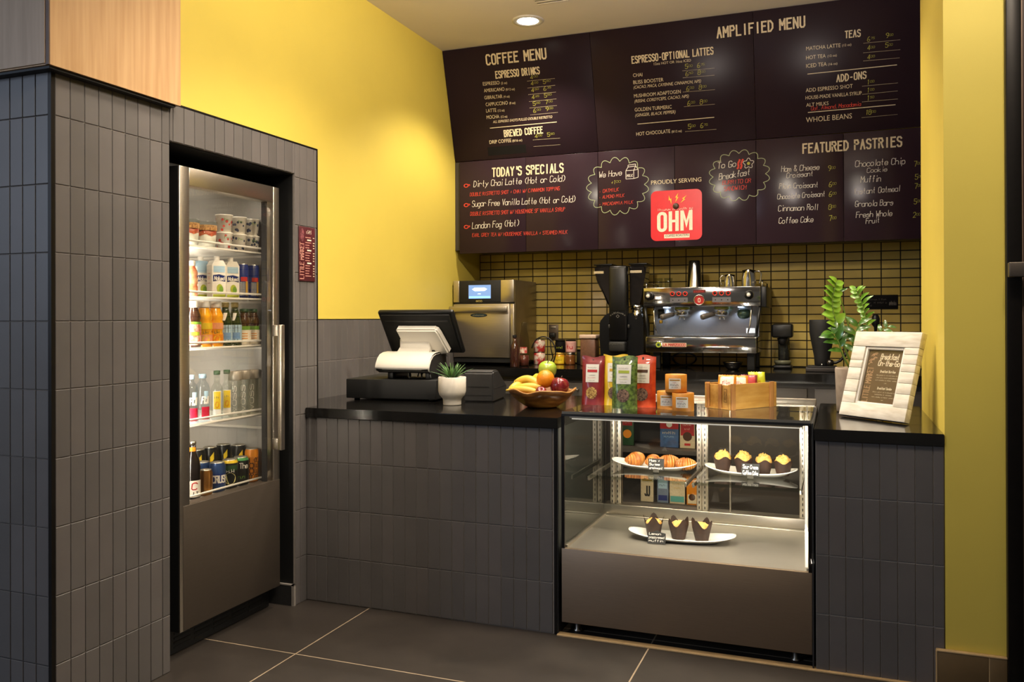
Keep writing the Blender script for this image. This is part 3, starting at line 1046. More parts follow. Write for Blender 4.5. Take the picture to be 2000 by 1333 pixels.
packet('cream packet with dark figure on lower shelf behind the case', 1.086, 1.164, 0.13, 0.16, M_cream, [('t', M_ink, .35, .7, .25, .6, 'JJ'), ('b', M_gold, .1, .9, .8, .86)])
packet('slate blue packet on lower shelf behind the case', 1.188, 1.256, 0.13, 0.16, mat('slate_print', '#6d7c92', 0.5, vary=0.1, scale=40), [('b', M_skyb, .1, .9, .55, .9), ('b', M_navy, .1, .9, .1, .3), ('t', M_ink, .2, .8, .65, .74, 'MINT')])
packet('cream packet with teal foot band on lower shelf behind the case', 1.264, 1.356, 0.13, 0.16, M_cream, [('b', mat('teal_print', '#5da39a', 0.5, vary=0.05), .05, .95, .08, .3), ('t', M_gold, .2, .8, .72, .82, 'ALMOND'), ('t', M_gold, .3, .7, .58, .66, 'SALT')])
packet('orange packet with brown picture on lower shelf behind the case', 1.366, 1.432, 0.13, 0.16, M_orange, [('b', M_cream, .1, .9, .06, .4), ('o', M_brown, .5, .3, .3), ('t', M_cream2, .2, .8, .75, .85, 'TOFFEE')])

# ------------------------------------------------------------------ wall cabinets with the lower menu, tilted upper menu
UPM = frame((0, 2.01, 2.318), (1, 0, 0), (0, -0.2, 0.702))          # local X along the wall, local Y up the slope, Z out of the board
LOM = frame((0, 2.0, 0), (1, 0, 0), (0, 0, 1))
DOORS = [-0.162, 0.316, 0.804, 1.290, 1.772, 2.256, 2.742]
INK = {'c': M_cream, 'w': M_chalk, 'y': M_cyel, 'r': M_cred, 'k': M_cream2, 'd': M_ink}
def letter(mb, it, M, x0, z):
    s, u, v, w, dv, h, st, c = it
    mp = plane_map(M, u - x0, v, dv, w, z)
    m = INK[c]
    if s == 'OHM':
        ohm_letters(mb, mp, w, h, m)
    elif st == 'H':
        write_text(mb, s, mp, w, h, m, 0.17 if s != 'OHM' else 0.19, 0.0, 0.0, 2.3 if s != 'OHM' else 1.9)
    elif s == 'HANDCRAFTED SMALL BATCH':
        small_print(mb, mp, w, h, m, 5, 4)
    elif st == 'S':
        print_text(mb, s, mp, w, h, m, bold=0.0)
    elif st == 'I':
        print_text(mb, s, mp, w - 0.2 * h, h, m, bold=0.0, slant=0.25)
    elif st == 'W':
        write_text(mb, s, mp, w, h, m, 0.085 if c != 'r' else 0.095, 0.1, 0.03)
    elif st == 'R':
        line(mb, mp, [(0, 0), (w, 0)], 0.0042, m)
    elif st == 'D':
        n = int(w / 0.0065)
        for k in range(n):
            line(mb, mp, [(w * k / n, 0), (w * (k + 0.5) / n, 0)], 0.0022, m)
def ohm_letters(mb, mp, w, h, m):
    """The three tall condensed capitals of the logo."""
    lw, g, s = w * 0.285, w * 0.045, w * 0.098
    def ring(x0, x1, y0, y1, r):
        P = []
        for cx, cy, a0 in ((x1 - r, y1 - r, 0), (x0 + r, y1 - r, 90), (x0 + r, y0 + r, 180), (x1 - r, y0 + r, 270)):
            for k in range(9):
                a = math.radians(a0 + 90 * k / 8)
                P.append((cx + r * math.cos(a), cy + r * math.sin(a)))
        return P
    A, B = ring(0, lw, 0, h, lw * .48), ring(s, lw - s, s * .9, h - s * .9, (lw - 2 * s) * .48)
    for k in range(len(A)):
        k2 = (k + 1) % len(A)
        mb.face([mp(*A[k]), mp(*A[k2]), mp(*B[k2]), mp(*B[k])], m)
    def rect(x0, x1, y0, y1):
        mb.face([mp(x0, y0), mp(x1, y0), mp(x1, y1), mp(x0, y1)], m)
    x = lw + g
    rect(x, x + s, 0, h); rect(x + lw - s, x + lw, 0, h); rect(x + s, x + lw - s, h * .44, h * .57)
    x += lw + g
    mw = w - x
    rect(x, x + s * .95, 0, h); rect(w - s * .95, w, 0, h)
    c = x + mw / 2
    mb.face([mp(x + s * .95, h), mp(x + s * .95, h * .62), mp(c, h * .12), mp(c, h * .50)], m)
    mb.face([mp(w - s * .95, h), mp(c, h * .50), mp(c, h * .12), mp(w - s * .95, h * .62)], m)

def zig(cx, cy, rx, ry, n, sc=0.10):
    P = []
    for k in range(n * 8 + 1):
        a = 2 * PI * k / (n * 8)
        e = 1 - sc + sc * abs(math.sin(n * a / 2)) * 1.6
        P.append((cx + rx * e * math.cos(a), cy + ry * e * math.sin(a)))
    return P

def clusters(its, gap):
    """Lines of writing that stand close together make one part."""
    out = []
    for it in its:
        q = it[0] if isinstance(it[0], tuple) else it
        b = [q[1] - gap, q[1] + q[3] + gap, q[2] - gap, q[2] + q[5] + gap]
        hit = [c for c in out if c[0][0] < b[1] and b[0] < c[0][1] and c[0][2] < b[3] and b[2] < c[0][3]]
        mem = [it]
        for c in hit:
            b = [min(b[0], c[0][0]), max(b[1], c[0][1]), min(b[2], c[0][2]), max(b[3], c[0][3])]
            mem = c[1] + mem
            out.remove(c)
        out.append((b, mem))
    return [c[1] for c in out]

cabs = []
for ci, (a, b) in enumerate(((0, 2), (2, 4), (4, 6))):
    lab = ['aubergine wall cabinet lettered with today\'s specials', 'aubergine wall cabinet with the red logo and two chalk clouds', 'aubergine wall cabinet lettered with featured pastries'][ci]
    x0, x1 = DOORS[a], DOORS[b]
    t = thing('wall_cabinet', lab, 'cabinet', (x0, 0, 0))
    mb = MB(); mb.box((0.001, 2.021, 1.722), (x1 - x0 - 0.001, 2.424, 2.316), M_cab); mb.build('carcass', t)
    for d in (a, a + 1):
        mb = MB(); mb.box((DOORS[d] - x0 + 0.0012, 2.0, 1.696), (DOORS[d + 1] - x0 - 0.0012, 2.0195, 2.315), M_board, 0.0012)
        mb.build('door', t)
    cabs.append((t, x0, x1))
def cab_of(u):
    for t, x0, x1 in cabs:
        if x0 - 0.02 <= u < x1 - 0.05:
            return t, x0
    return cabs[-1][0], cabs[-1][1]
mb = MB(); mb.box((-0.198, 2.012, 1.72), (-0.164, 2.30, 2.316), M_cab)
tag(mb.build('filler_strip'), 'dark upright filler strip between the yellow wall and the menu cabinets', 'panel')
groups = {}
for it in LOWER:
    t, x0 = cab_of(it[1])
    k = (t, {'H': 'printed_heading', 'S': 'printed_text'}.get(it[6], 'chalk_writing'), it[7] in 'kd')
    groups.setdefault(k, []).append((it, x0))
for (t, nm, z), its in groups.items():
    for cl in ([its] if z else clusters(its, 0.012 if nm == 'dotted_rule' else 0.003)):
        mb = MB()
        for it, x0 in cl:
            letter(mb, it, LOM, x0, 0.0022 if z else 0.0007)
        mb.build('logo_lettering' if z else nm, t)
# drawn marks
t, x0 = cabs[0][0], cabs[0][1]
mb = MB()
for cy in (2.154, 2.023, 1.876):
    mp = plane_map(LOM, -0.112 - x0, cy)
    disc(mb, mp, 0, 0, 0.018, 0.013, M_cred, 20, 0.62)
    disc(mb, mp, 0.021, 0.003, 0.008, 0.006, M_cred, 12, 0.4)
mb.build('cup_doodle', t)
def cloud(ti, cx, cy, rx, ry, n):
    t, x0 = cabs[ti][0], cabs[ti][1]
    mb = MB(); line(mb, plane_map(LOM, -x0, 0), zig(cx, cy, rx, ry, n), 0.0036, mat('pale_green_chalk', '#a9b48a', 0.7, vary=0.1, scale=100)); mb.build('chalk_cloud', t)
cloud(1, 0.930, 2.090, 0.190, 0.172, 17)
cloud(1, 1.674, 2.110, 0.168, 0.145, 16)
t, x0 = cabs[1][0], cabs[1][1]
mb = MB()
mp = plane_map(LOM, 0.985 - x0, 2.131)
for P in ([(0, 0), (0.05, 0), (0.05, 0.052), (0, 0.052), (0, 0)], [(0.05, 0), (0.078, 0.006), (0.078, 0.056), (0.05, 0.052)], [(0, 0.052), (0.014, 0.074), (0.062, 0.078), (0.05, 0.052)], [(0.062, 0.078), (0.078, 0.056)], [(0.014, 0.074), (0.014, 0.086), (0.062, 0.09), (0.062, 0.078)]):
    line(mb, mp, P, 0.0035, M_chalk)
write_text(mb, 'MILK', plane_map(LOM, 0.991 - x0, 2.143), 0.036, 0.016, M_chalk, 0.16)
mb.build('milk_carton_doodle', t)
mb = MB()
mp = plane_map(LOM, -x0, 0)
for dx in (0, 0.018):
    line(mb, mp, [(1.664 + dx, 2.148), (1.672 + dx, 2.165), (1.668 + dx, 2.18), (1.680 + dx, 2.206)], 0.011, M_cred)
P = [(1.729 + (0.026 + 0.006 * math.sin(5 * a)) * math.cos(a), 2.178 + (0.026 + 0.006 * math.sin(5 * a)) * math.sin(a)) for a in [2 * PI * k / 40 for k in range(41)]]
line(mb, mp, P, 0.0035, M_chalk)
disc(mb, mp, 1.729, 2.178, 0.009, 0.009, M_cyel)
mb.build('bacon_and_egg_doodle', t)
mb = MB()
def rrect(x0_, x1_, z0_, z1_, r, n=8):
    P = []
    for cx, cz, a0 in ((x1_ - r, z1_ - r, 0), (x0_ + r, z1_ - r, 90), (x0_ + r, z0_ + r, 180), (x1_ - r, z0_ + r, 270)):
        for k in range(n + 1):
            a = math.radians(a0 + 90 * k / n)
            P.append((cx + r * math.cos(a), cz + r * math.sin(a)))
    return P
mp = plane_map(LOM, -x0, 0, z=0.001)
mb.face([mp(*p) for p in rrect(1.142, 1.455, 1.735, 2.044, 0.035)], M_ohm)
mp = plane_map(LOM, -x0, 0, z=0.0016)
patch(mb, lambda u, v: mp(1.224 + u, 1.750 + v), 0.156, 0.024, M_cream2)
for cx, cz, tl in ((1.262, 1.985, 0.45), (1.302, 1.996, -0.12), (1.343, 1.985, -0.5)):
    B = [(0.006, 0.03), (-0.010, 0.0), (0.0, 0.002), (-0.005, -0.028), (0.011, 0.006), (0.002, 0.004)]
    mb.face([mp(cx + x * math.cos(tl) - y * math.sin(tl), cz + x * math.sin(tl) + y * math.cos(tl)) for x, y in B], M_yel)
mb.build('logo_panel', t)
mb = MB(); mb.lathe([(0, 0.006), (0.016, 0.006), (0.019, 0.003), (0.019, 0.001), (0, 0.001)], M_brown, 24, frame((1.297 - x0, 2.0, 1.945), (1, 0, 0), (0, 0, 1))); mb.build('cam_lock', t)

US = [-0.197, 0.805, 1.773, 2.742]
ub = []
for i in range(3):
    lab = ['tilted dark board lettered with the coffee menu', 'tilted dark board lettered with espresso lattes under the menu title', 'tilted dark board lettered with teas and add-ons'][i]
    x0, x1 = US[i], US[i + 1]
    t = thing('menu_board', lab, 'menu board', (x0, 0, 0))
    mb = MB()
    Mi = UPM.copy(); 
    for lo, hi in [((0.001, 0.002, -0.02), (x1 - x0 - 0.001, 0.7255, 0))]:
        mb.box(lo, hi, M_board2, 0.001, Mi)
    mb.build('panel', t)
    ub.append((t, x0, x1))
gr = {}
for it in UPPER:
    k = 0 if it[1] < 0.75 else (1 if it[1] < 1.74 else 2)
    k = 1 if it[0] == 'AMPLIFIED MENU' else k
    nm = {'H': 'printed_heading', 'R': 'printed_rule', 'D': 'dotted_rule', 'W': 'chalk_writing'}.get(it[6], 'printed_text')
    gr.setdefault((k, nm), []).append(it)
for (k, nm), its in gr.items():
    for cl in clusters(its, 0.012 if nm == 'dotted_rule' else 0.003):
        mb = MB()
        for it in cl:
            letter(mb, it, UPM, ub[k][1], 0.0007)
        mb.build(nm, ub[k][0])
mb = MB(); patch(mb, plane_map(UPM, 0.05 - ub[0][1], 0.028), 0.27, 0.055, M_ink); mb.build('cover_sticker', ub[0][0])
# ------------------------------------------------------------------ glass-door fridge in the alcove
FX, FY0, FY1 = -0.045, -0.728, -0.130           # door face and its two sides
fr = thing('beverage_fridge', 'tall steel framed glass door fridge stocked with drinks in the dark alcove', 'fridge', (-0.40, -0.429, 0))
def fbx(mb, x0, x1, y0, y1, z0, z1, m, bev=0.0):
    mb.box((x0 + 0.40, y0 + 0.429, z0), (x1 + 0.40, y1 + 0.429, z1), m, bev)
M_liner = mat('fridge_liner', '#b9b6b0', 0.45, vary=0.02, scale=5)
mb = MB()
fbx(mb, -0.78, -0.10, -0.735, -0.722, 0.10, 1.845, M_plastm)
fbx(mb, -0.78, -0.10, -0.1235, -0.112, 0.10, 1.845, M_plastm)
fbx(mb, -0.78, -0.765, -0.722, -0.1235, 0.10, 1.845, M_plastm)
fbx(mb, -0.765, -0.10, -0.722, -0.1235, 1.825, 1.845, M_plastm)
fbx(mb, -0.765, -0.10, -0.722, -0.1235, 0.10, 0.12, M_plastm)
mb.build('cabinet', fr)
mb = MB()
fbx(mb, -0.764, -0.112, -0.7215, -0.700, 0.48, 1.824, M_liner)
fbx(mb, -0.764, -0.112, -0.1365, -0.1240, 0.48, 1.824, M_liner)
fbx(mb, -0.764, -0.74, -0.70, -0.1365, 0.48, 1.824, M_liner)
fbx(mb, -0.74, -0.112, -0.70, -0.1365, 1.80, 1.824, M_liner)
fbx(mb, -0.74, -0.112, -0.70, -0.1365, 0.48, 0.50, M_liner)
mb.build('liner', fr)
mb = MB()
fbx(mb, -0.125, -0.114, -0.698, -0.690, 0.55, 1.78, M_led)
mb.build('light_strip', fr)
# door
mb = MB()
fbx(mb, -0.095, FX, FY0, -0.676, 0.097, 1.83, M_steel, 0.002)
fbx(mb, -0.095, FX, -0.170, FY1, 0.097, 1.83, M_steel, 0.002)
fbx(mb, -0.095, FX, -0.676, -0.170, 1.762, 1.83, M_steelh, 0.002)
fbx(mb, -0.095, FX - 0.003, -0.676, -0.170, 0.097, 0.563, M_fpanel)
fbx(mb, -0.048, FX + 0.0012, FY0 + 0.016, FY1 - 0.001, 0.099, 0.562, M_fpanel, 0.001)
door = mb.build('door', fr)
mb = MB()
fbx(mb, -0.079, -0.0565, -0.2085, -0.200, 0.563, 1.762, M_dgrey)
fbx(mb, -0.11, -0.0962, FY0 + 0.01, -0.69, 0.105, 1.82, M_plastm)
fbx(mb, -0.11, -0.0962, -0.165, FY1 - 0.01, 0.105, 1.82, M_plastm)
fbx(mb, -0.0956, -0.05, FY0 - 0.0012, FY0 - 0.0002, 0.098, 1.829, M_plastm)
mb.build('gasket', door)
for x in (-0.056, -0.084):
    mb = MB(); fbx(mb, x, x + 0.004, -0.6758, -0.1702, 0.5632, 1.7618, M_glassd); mb.build('glass_pane', door)
mb = MB()
fbx(mb, -0.012, 0.008, -0.188, -0.164, 0.697, 1.234, M_steel, 0.002)
fbx(mb, -0.044, -0.012, -0.186, -0.166, 1.185, 1.233, M_steelh, 0.002)
fbx(mb, -0.044, -0.012, -0.186, -0.166, 0.698, 0.746, M_steelh, 0.002)
mb.build('handle', door)
mb = MB()
fbx(mb, -0.135, -0.10, -0.72, -0.135, 0.004, 0.098, M_plast)
for i in range(5):
    for j in range(4):
        y0 = -0.70 + i * 0.108
        fbx(mb, -0.1005, -0.0985, y0, y0 + 0.085, 0.022 + j * 0.017, 0.029 + j * 0.017, M_black)
mb.build('kick_grille', fr)
SH = [1.54, 1.34, 1.14, 0.842, 0.545]
for z in SH:
    mb = MB()
    q = lambda x, y, zz: (x + 0.40, y + 0.429, zz)
    zl, zu = z + 0.003, z + 0.026
    P = [q(-0.72, -0.69, zl), q(-0.1155, -0.69, zl), q(-0.1155, -0.141, zl), q(-0.72, -0.141, zl)]
    mb.tube([P[1], P[2]], 0.0055, M_wire, 8)
    mb.tube([q(-0.1155, -0.69, zl), q(-0.1155, -0.69, zu), q(-0.1155, -0.141, zu), q(-0.1155, -0.141, zl)], 0.0042, M_wire, 8)
    mb.tube([P[0], P[1]], 0.003, M_wire, 6)
    mb.tube([P[2], P[3]], 0.003, M_wire, 6)
    for k in range(24):
        y = -0.68 + k * 0.0225
        mb.tube([q(-0.73, y, zl), q(-0.118, y, zl)], 0.0016, M_wire, 5)
    mb.build('wire_shelf', fr)
mb = MB()
for z in SH + [0.79]:
    for y0, y1 in ((-0.70, -0.692), (-0.1445, -0.1365)):
        fbx(mb, -0.70, -0.13, y0, y1, z - 0.012, z - 0.002, M_white)
mb.build('shelf_rail', fr)
lamp('lamp_fridge', 'AREA', (-0.125, -0.43, 1.795), 0.35, (1.0, 0.93, 0.82), to=(-0.28, -0.43, 0.9), size=0.45, sy=0.015)
lamp('lamp_fridge', 'AREA', (-0.128, -0.685, 1.03), 6.5, (1.0, 0.93, 0.82), to=(-0.40, -0.3, 1.01), size=0.03, sy=0.98)

ZS = 0.0048                                      # top of the wires above the shelf height
def label_patch(mb, r, a, w, z0, z1, m):
    patch(mb, cyl_map(r, a - w / 2 / r, z0), w, z1 - z0, m, nu=10)
FA = math.radians(-48)                           # the side that faces the shop

# parfait cups
def parfait(y, x, label):
    t = thing('parfait_cup', label, 'cup', (x, y, SH[0] + ZS), 0, 'parfait cups on the top shelf')
    mb = MB(); mb.lathe([(0, 0.002), (0.033, 0.002), (0.038, 0.055), (0.030, 0.060), (0, 0.063)], mat('yogurt', '#efe9dc', 0.5, vary=0.03, scale=40), 24); mb.build('yogurt', t)
    mb = MB(); mb.lathe([(0.0383, 0.052), (0.0395, 0.068), (0.034, 0.074), (0, 0.078)], mat('strawberry', '#b8402a', 0.35, col2='#d77c52', scale=70, bump=0.5), 20, wob=lambda r, z, a: (r, z + 0.004 * math.sin(5 * a))); mb.build('berries', t)
    mb = MB(); mb.lathe([(0.041, 0.072), (0.0415, 0.094), (0, 0.097)], mat('granola', '#8a5c30', 0.8, col2='#c99a5c', scale=120, bump=0.8), 20); mb.build('granola', t)
    mb = MB(); mb.lathe([(0, 0.0), (0.034, 0.0), (0.0425, 0.100), (0.045, 0.102), (0.044, 0.108), (0, 0.110)], M_pet, 28); mb.build('clear_cup', t)
parfait(-0.550, -0.163, 'fruit and yogurt parfait cup at the hinge end of the top fridge shelf')
parfait(-0.449, -0.163, 'fruit and yogurt parfait cup next to the berry yogurt tubs')

# stacked yogurt tubs
def tub(y, x, z, dots, label):
    t = thing('yogurt_tub', label, 'yogurt', (x, y, z), 0, 'printed yogurt tubs on the top fridge shelf')
    mb = MB(); mb.lathe([(0, 0), (0.0275, 0), (0.0335, 0.068), (0.036, 0.070), (0.036, 0.0735), (0, 0.0735)], M_paper, 26); mb.build('cup', t)
    mb = MB()
    rr = random.Random(int(z * 1000 + y * 100))
    for k in range(12):
        a = FA + rr.uniform(-1.5, 1.5)
        zz = rr.uniform(0.008, 0.062)
        r = 0.0279 + 0.0060 * zz / 0.068
        s = rr.uniform(0.004, 0.0068)
        disc(mb, lambda u, v, a=a, zz=zz, r=r: Vector(((r + v * 0.088) * math.cos(a + u / r), (r + v * 0.088) * math.sin(a + u / r), zz + v)), 0, 0, s, s, dots, 12)
    mb.build('berry_print', t)
    mb = MB()
    small_print(mb, lambda u, v: Vector(((0.0338) * math.cos(FA - 0.05 + u / .033), 0.0338 * math.sin(FA - 0.05 + u / .033), 0.048 + v)), 0.026, 0.011, M_green, 163, 1)
    mb.build('wordmark', t)
M_bdot, M_sdot = mat('blueberry_print', '#3b4258', 0.5, vary=0.2, scale=90), mat('strawberry_print', '#c4473c', 0.5, vary=0.2, scale=90)
for y, x, dm, nm in ((-0.350, -0.157, M_sdot, 'strawberry'), (-0.262, -0.157, M_bdot, 'blueberry'), (-0.1745, -0.157, M_bdot, 'far blueberry')):
    ex = {'strawberry': 'beside the parfait cup', 'blueberry': 'in the middle stack', 'far blueberry': 'in the stack by the fridge side'}[nm]
    k = nm.split()[-1]
    tub(y, x, SH[0] + ZS, dm, '%s yogurt tub, lower one %s' % (k, ex))
    tub(y, x, SH[0] + ZS + 0.0738, dm, '%s yogurt tub, upper one %s' % (k, ex))

# coconut water cartons
def carton(y, x, label, body, top, side):
    t = thing('drink_carton', label, 'carton', (x, y, SH[1] + ZS), math.radians(-25), 'drink cartons on the second fridge shelf')
    mb = MB()
    a, b = 0.026, 0.030
    def ring(z, s, tx=0.0):
        return [(a * s + tx, -b), (a * s + tx, b), (-a, b), (-a, -b)]
    mb.box((-a, -b, 0), (a, b, 0.132), body, 0.002)
    mb.prism([(-b, 0), (b, 0), (b, 0.004), (b * .6, 0.024), (-b * .6, 0.024), (-b, 0.004)], 2 * a, top, frame((-a, 0, 0.1315), (0, 1, 0), (0, 0, 1)))
    mb.build('box', t)
    mb = MB(); mb.lathe([(0.011, 0), (0.0115, 0.016), (0.010, 0.018), (0, 0.018)], M_white, 20, Matrix.Translation((0.004, 0, 0.155))); mb.build('cap', t)
    mb = MB()
    F = frame((a + 0.0004, -b, 0), (0, 1, 0), (0, 0, 1))
    patch(mb, plane_map(F, 0.006, 0.106), 0.048, 0.026, M_skyb)
    mb.face([plane_map(F)(*p) for p in ((0.004, 0.068), (0.030, 0.074), (0.056, 0.068), (0.056, 0.092), (0.030, 0.098), (0.004, 0.094))], M_navy)
    write_text(mb, 'Naked', plane_map(F, 0.009, 0.075, z=0.0012), 0.042, 0.014, M_paper, 0.2)
    disc(mb, plane_map(F, 0.032, 0.040, z=0.001), 0, 0, 0.013, 0.018, M_lime, 20)
    disc(mb, plane_map(F, 0.038, 0.036, z=0.0014), 0, 0, 0.009, 0.014, M_green, 20)
    patch(mb, plane_map(F, 0.004, 0.006), 0.052, 0.010, M_lime)
    mb.build('front_print', t)
    mb = MB()
    F = frame((-a, -b - 0.0004, 0), (1, 0, 0), (0, 0, 1))
    for z in (0.1, 0.085, 0.078, 0.06):
        patch(mb, plane_map(F, 0.012, z), 0.026, 0.003, side)
    mb.build('side_print', t)
carton(-0.392, -0.162, 'white coconut drink carton in front, beside the dimmer carton', M_paper, M_paper, M_pink)
carton(-0.308, -0.162, 'white coconut drink carton in front, next to the blue cans', M_paper, M_paper, M_pink)
carton(-0.392, -0.245, 'white coconut drink carton set back in the shade behind the orange bottle', M_paper, M_skyb, M_pink)

def can(name, label, x, y, z, r, h, body, top, cat='drink can', group=None, extra=None, neck=None):
    t = thing(name, label, cat, (x, y, z), 0, group)
    mb = MB()
    mb.lathe([(0, 0.003), (r * .72, 0.001), (r * .8, 0.0), (r * .98, 0.008), (r, 0.012), (r, h - 0.014), (r * .86, h - 0.003), (r * .84, h)], body, 28,
             mats=[M_alu, M_alu, body, body, body, neck or body, neck or body])
    mb.build('body', t)
    mb = MB(); mb.lathe([(r * .86, h - 0.003), (r * .86, h), (r * .80, h), (r * .76, h - 0.005), (0, h - 0.005)], top, 28)
    mb.lathe([(0, h - 0.0035), (r * .25, h - 0.0035), (r * .27, h - 0.0048)], top, 12, Matrix.Translation((r * .2, 0, 0)))
    mb.build('lid', t)
    if extra:
        mb = MB(); extra(mb, r, h); mb.build('print', t)
    return t
def energy(mb, r, h):
    label_patch(mb, r + .0004, FA, 0.022, 0.014, h * .48, mat('silver_print', '#c9ccd6', 0.25, 0.8, vary=0.03))
    label_patch(mb, r + .0004, FA + 0.75, 0.013, 0.014, h * .5, M_gold)
    label_patch(mb, r + .0007, FA + 0.3, 0.030, h * .50, h * .62, M_red)
G2 = 'slim blue energy drink cans'
can('energy_drink_can', 'slim blue energy drink can touching a coconut carton', -0.152, -0.243, SH[1] + ZS, 0.0265, 0.150, M_navy, M_alu, group=G2, extra=energy)
can('energy_drink_can', 'slim blue energy drink can nearest the fridge side', -0.152, -0.171, SH[1] + ZS, 0.0265, 0.150, M_navy, M_alu, group=G2, extra=energy)

def bottle(name, label, x, y, z, prof, body, cap, capprof, cat='bottle', group=None, extra=None, en='label'):
    t = thing(name, label, cat, (x, y, z), 0, group)
    mb = MB(); mb.lathe(prof, body, 28); mb.build('body', t)
    if cap:
        mb = MB(); mb.lathe(capprof, cap, 24); mb.build('cap', t)
    if extra:
        mb = MB(); extra(mb); mb.build(en, t)
    return t
J = [(0, 0.001), (0.028, 0.0), (0.032, 0.005), (0.032, 0.055), (0.0285, 0.064), (0.032, 0.072), (0.032, 0.10), (0.0285, 0.108), (0.032, 0.118), (0.031, 0.132), (0.020, 0.158), (0.019, 0.166), (0, 0.166)]
JC = [(0.0, 0.160), (0.0215, 0.160), (0.022, 0.164), (0.022, 0.184), (0.020, 0.186), (0, 0.186)]
def juice_label(m1, m2, word):
    def f(mb):
        label_patch(mb, 0.0327, FA, 0.09, 0.014, 0.052, m2)
        label_patch(mb, 0.0327, FA, 0.09, 0.074, 0.099, m1)
        small_print(mb, cyl_map(0.0333, FA - 0.75, 0.056), 0.048, 0.013, M_dgreen, 3, 1)
        disc(mb, cyl_map(0.0331, FA + 0.2, 0.034), 0, 0, 0.014, 0.014, M_yel, 16)
    return f
M_oj = mat('orange_juice', '#efa51c', 0.2, vary=0.06, scale=25, coat=0.5)
M_oj2 = mat('peach_label', '#e59a6a', 0.5, vary=0.12, scale=60)
bottle('juice_bottle', 'orange juice bottle with white cap, second along the third fridge shelf', -0.155, -0.473, SH[2] + ZS, J, M_oj, M_white, JC, group='orange juice bottles', extra=juice_label(M_yel, M_oj2, 'Orange'))
bottle('juice_bottle', 'orange juice bottle with white cap beside the green water bottles', -0.155, -0.408, SH[2] + ZS, J, M_oj, M_white, JC, group='orange juice bottles', extra=juice_label(M_oj2, M_orange, 'Orange'))
def bj(mb):
    label_patch(mb, 0.0327, FA, 0.10, 0.012, 0.094, mat('strawberry_juice_label', '#c7503a', 0.5, col2='#e6cdb8', scale=55))
    label_patch(mb, 0.0331, FA, 0.10, 0.094, 0.104, M_green)
    label_patch(mb, 0.0331, FA, 0.06, 0.050, 0.064, M_lime)
bottle('juice_bottle', 'brown juice bottle with strawberry label at the hinge end of the third shelf', -0.155, -0.538, SH[2] + ZS, J, mat('dark_juice', '#3a241c', 0.15, vary=0.1, coat=0.5), M_white, JC, extra=bj)
K = [(0, 0.002), (0.026, 0.0), (0.029, 0.005), (0.029, 0.095), (0.026, 0.115), (0.015, 0.150), (0.013, 0.165), (0, 0.165)]
KC = [(0, 0.163), (0.0145, 0.163), (0.0155, 0.168), (0.0155, 0.184), (0, 0.185)]
def sp(mb):
    label_patch(mb, 0.0294, FA, 0.10, 0.022, 0.090, M_skyb)
    label_patch(mb, 0.0298, FA + .1, 0.04, 0.030, 0.058, mat('mid_blue_print', '#6f97c4', 0.4, vary=0.1))
    small_print(mb, cyl_map(0.0299, FA - 0.7, 0.074), 0.045, 0.009, M_navy, 146, 1)
    mb.grid(lambda i, j: cyl_map(0.0280 - 0.0085 * i / 5, FA - 0.4 + 0.8 * j / 5 * (0.4 + 0.12 * i), 0.108 + 0.032 * i / 5)(0, 0), 6, 6, M_paper)
M_gbot = mat('green_bottle_glass', '#1c3015', 0.08, vary=0.1, coat=0.6)
bottle('water_bottle', 'green sparkling water bottle touching the orange juice', -0.155, -0.3465, SH[2] + ZS, K, M_gbot, mat('silver_cap', '#b8a878', 0.35, 0.6, vary=0.05), KC, group='green sparkling water bottles', extra=sp)
bottle('water_bottle', 'green sparkling water bottle touching the amber tea', -0.155, -0.2875, SH[2] + ZS, K, M_gbot, bpy.data.materials['silver_cap'], KC, group='green sparkling water bottles', extra=sp)
T_ = [(0, 0.002), (0.025, 0.0), (0.029, 0.005), (0.029, 0.07), (0.027, 0.085), (0.0295, 0.100), (0.028, 0.116), (0.017, 0.136), (0.0165, 0.144), (0, 0.144)]
TC = [(0, 0.143), (0.0185, 0.143), (0.019, 0.147), (0.019, 0.158), (0, 0.159)]
def tl(mb):
    label_patch(mb, 0.0295, FA, 0.085, 0.004, 0.068, M_cream2)
    label_patch(mb, 0.0299, FA, 0.06, 0.068, 0.084, M_green)
    for z in (0.05, 0.04, 0.03):
        label_patch(mb, 0.0298, FA, 0.03, z, z + 0.003, M_orange)
M_tea = mat('amber_tea', '#3a1d0e', 0.1, vary=0.2, scale=60, coat=0.6)
bottle('tea_bottle', 'amber tea bottle with white label beside the green bottles', -0.155, -0.228, SH[2] + ZS, T_, M_tea, M_dgreen, TC, group='amber tea bottles', extra=tl)
bottle('tea_bottle', 'amber tea bottle with white label by the fridge side', -0.155, -0.1682, SH[2] + ZS, T_, M_tea, M_dgreen, TC, group='amber tea bottles', extra=tl)

Fj = [(0, 0.002), (0.027, 0.0), (0.029, 0.004), (0.029, 0.125), (0.024, 0.150), (0.013, 0.165), (0.013, 0.176), (0, 0.176)]
def fl(mb):
    label_patch(mb, 0.0297, FA + 0.45, 0.034, 0.012, 0.062, mat('hot_pink_print', '#c8203f', 0.4, vary=0.1, scale=40))
    write_text(mb, 'FIJI', cyl_map(0.0299, FA - 0.15, 0.076), 0.030, 0.026, M_paper, 0.2)
    label_patch(mb, 0.0297, FA + 0.5, 0.018, 0.095, 0.125, M_skyb)
M_fiji = glassmat('bluish_bottle', (0.85, 0.89, 0.92), 1.45)
M_fcap = mat('blue_cap', '#8aa3b4', 0.4, vary=0.05)
FC = [(0, 0.175), (0.0145, 0.175), (0.015, 0.178), (0.015, 0.192), (0, 0.193)]
bottle('water_bottle', 'clear water bottle with pink label half hidden by the fridge frame', -0.155, -0.548, SH[3] + ZS, Fj, M_fiji, M_fcap, FC, group='pink labelled water bottles', extra=fl)
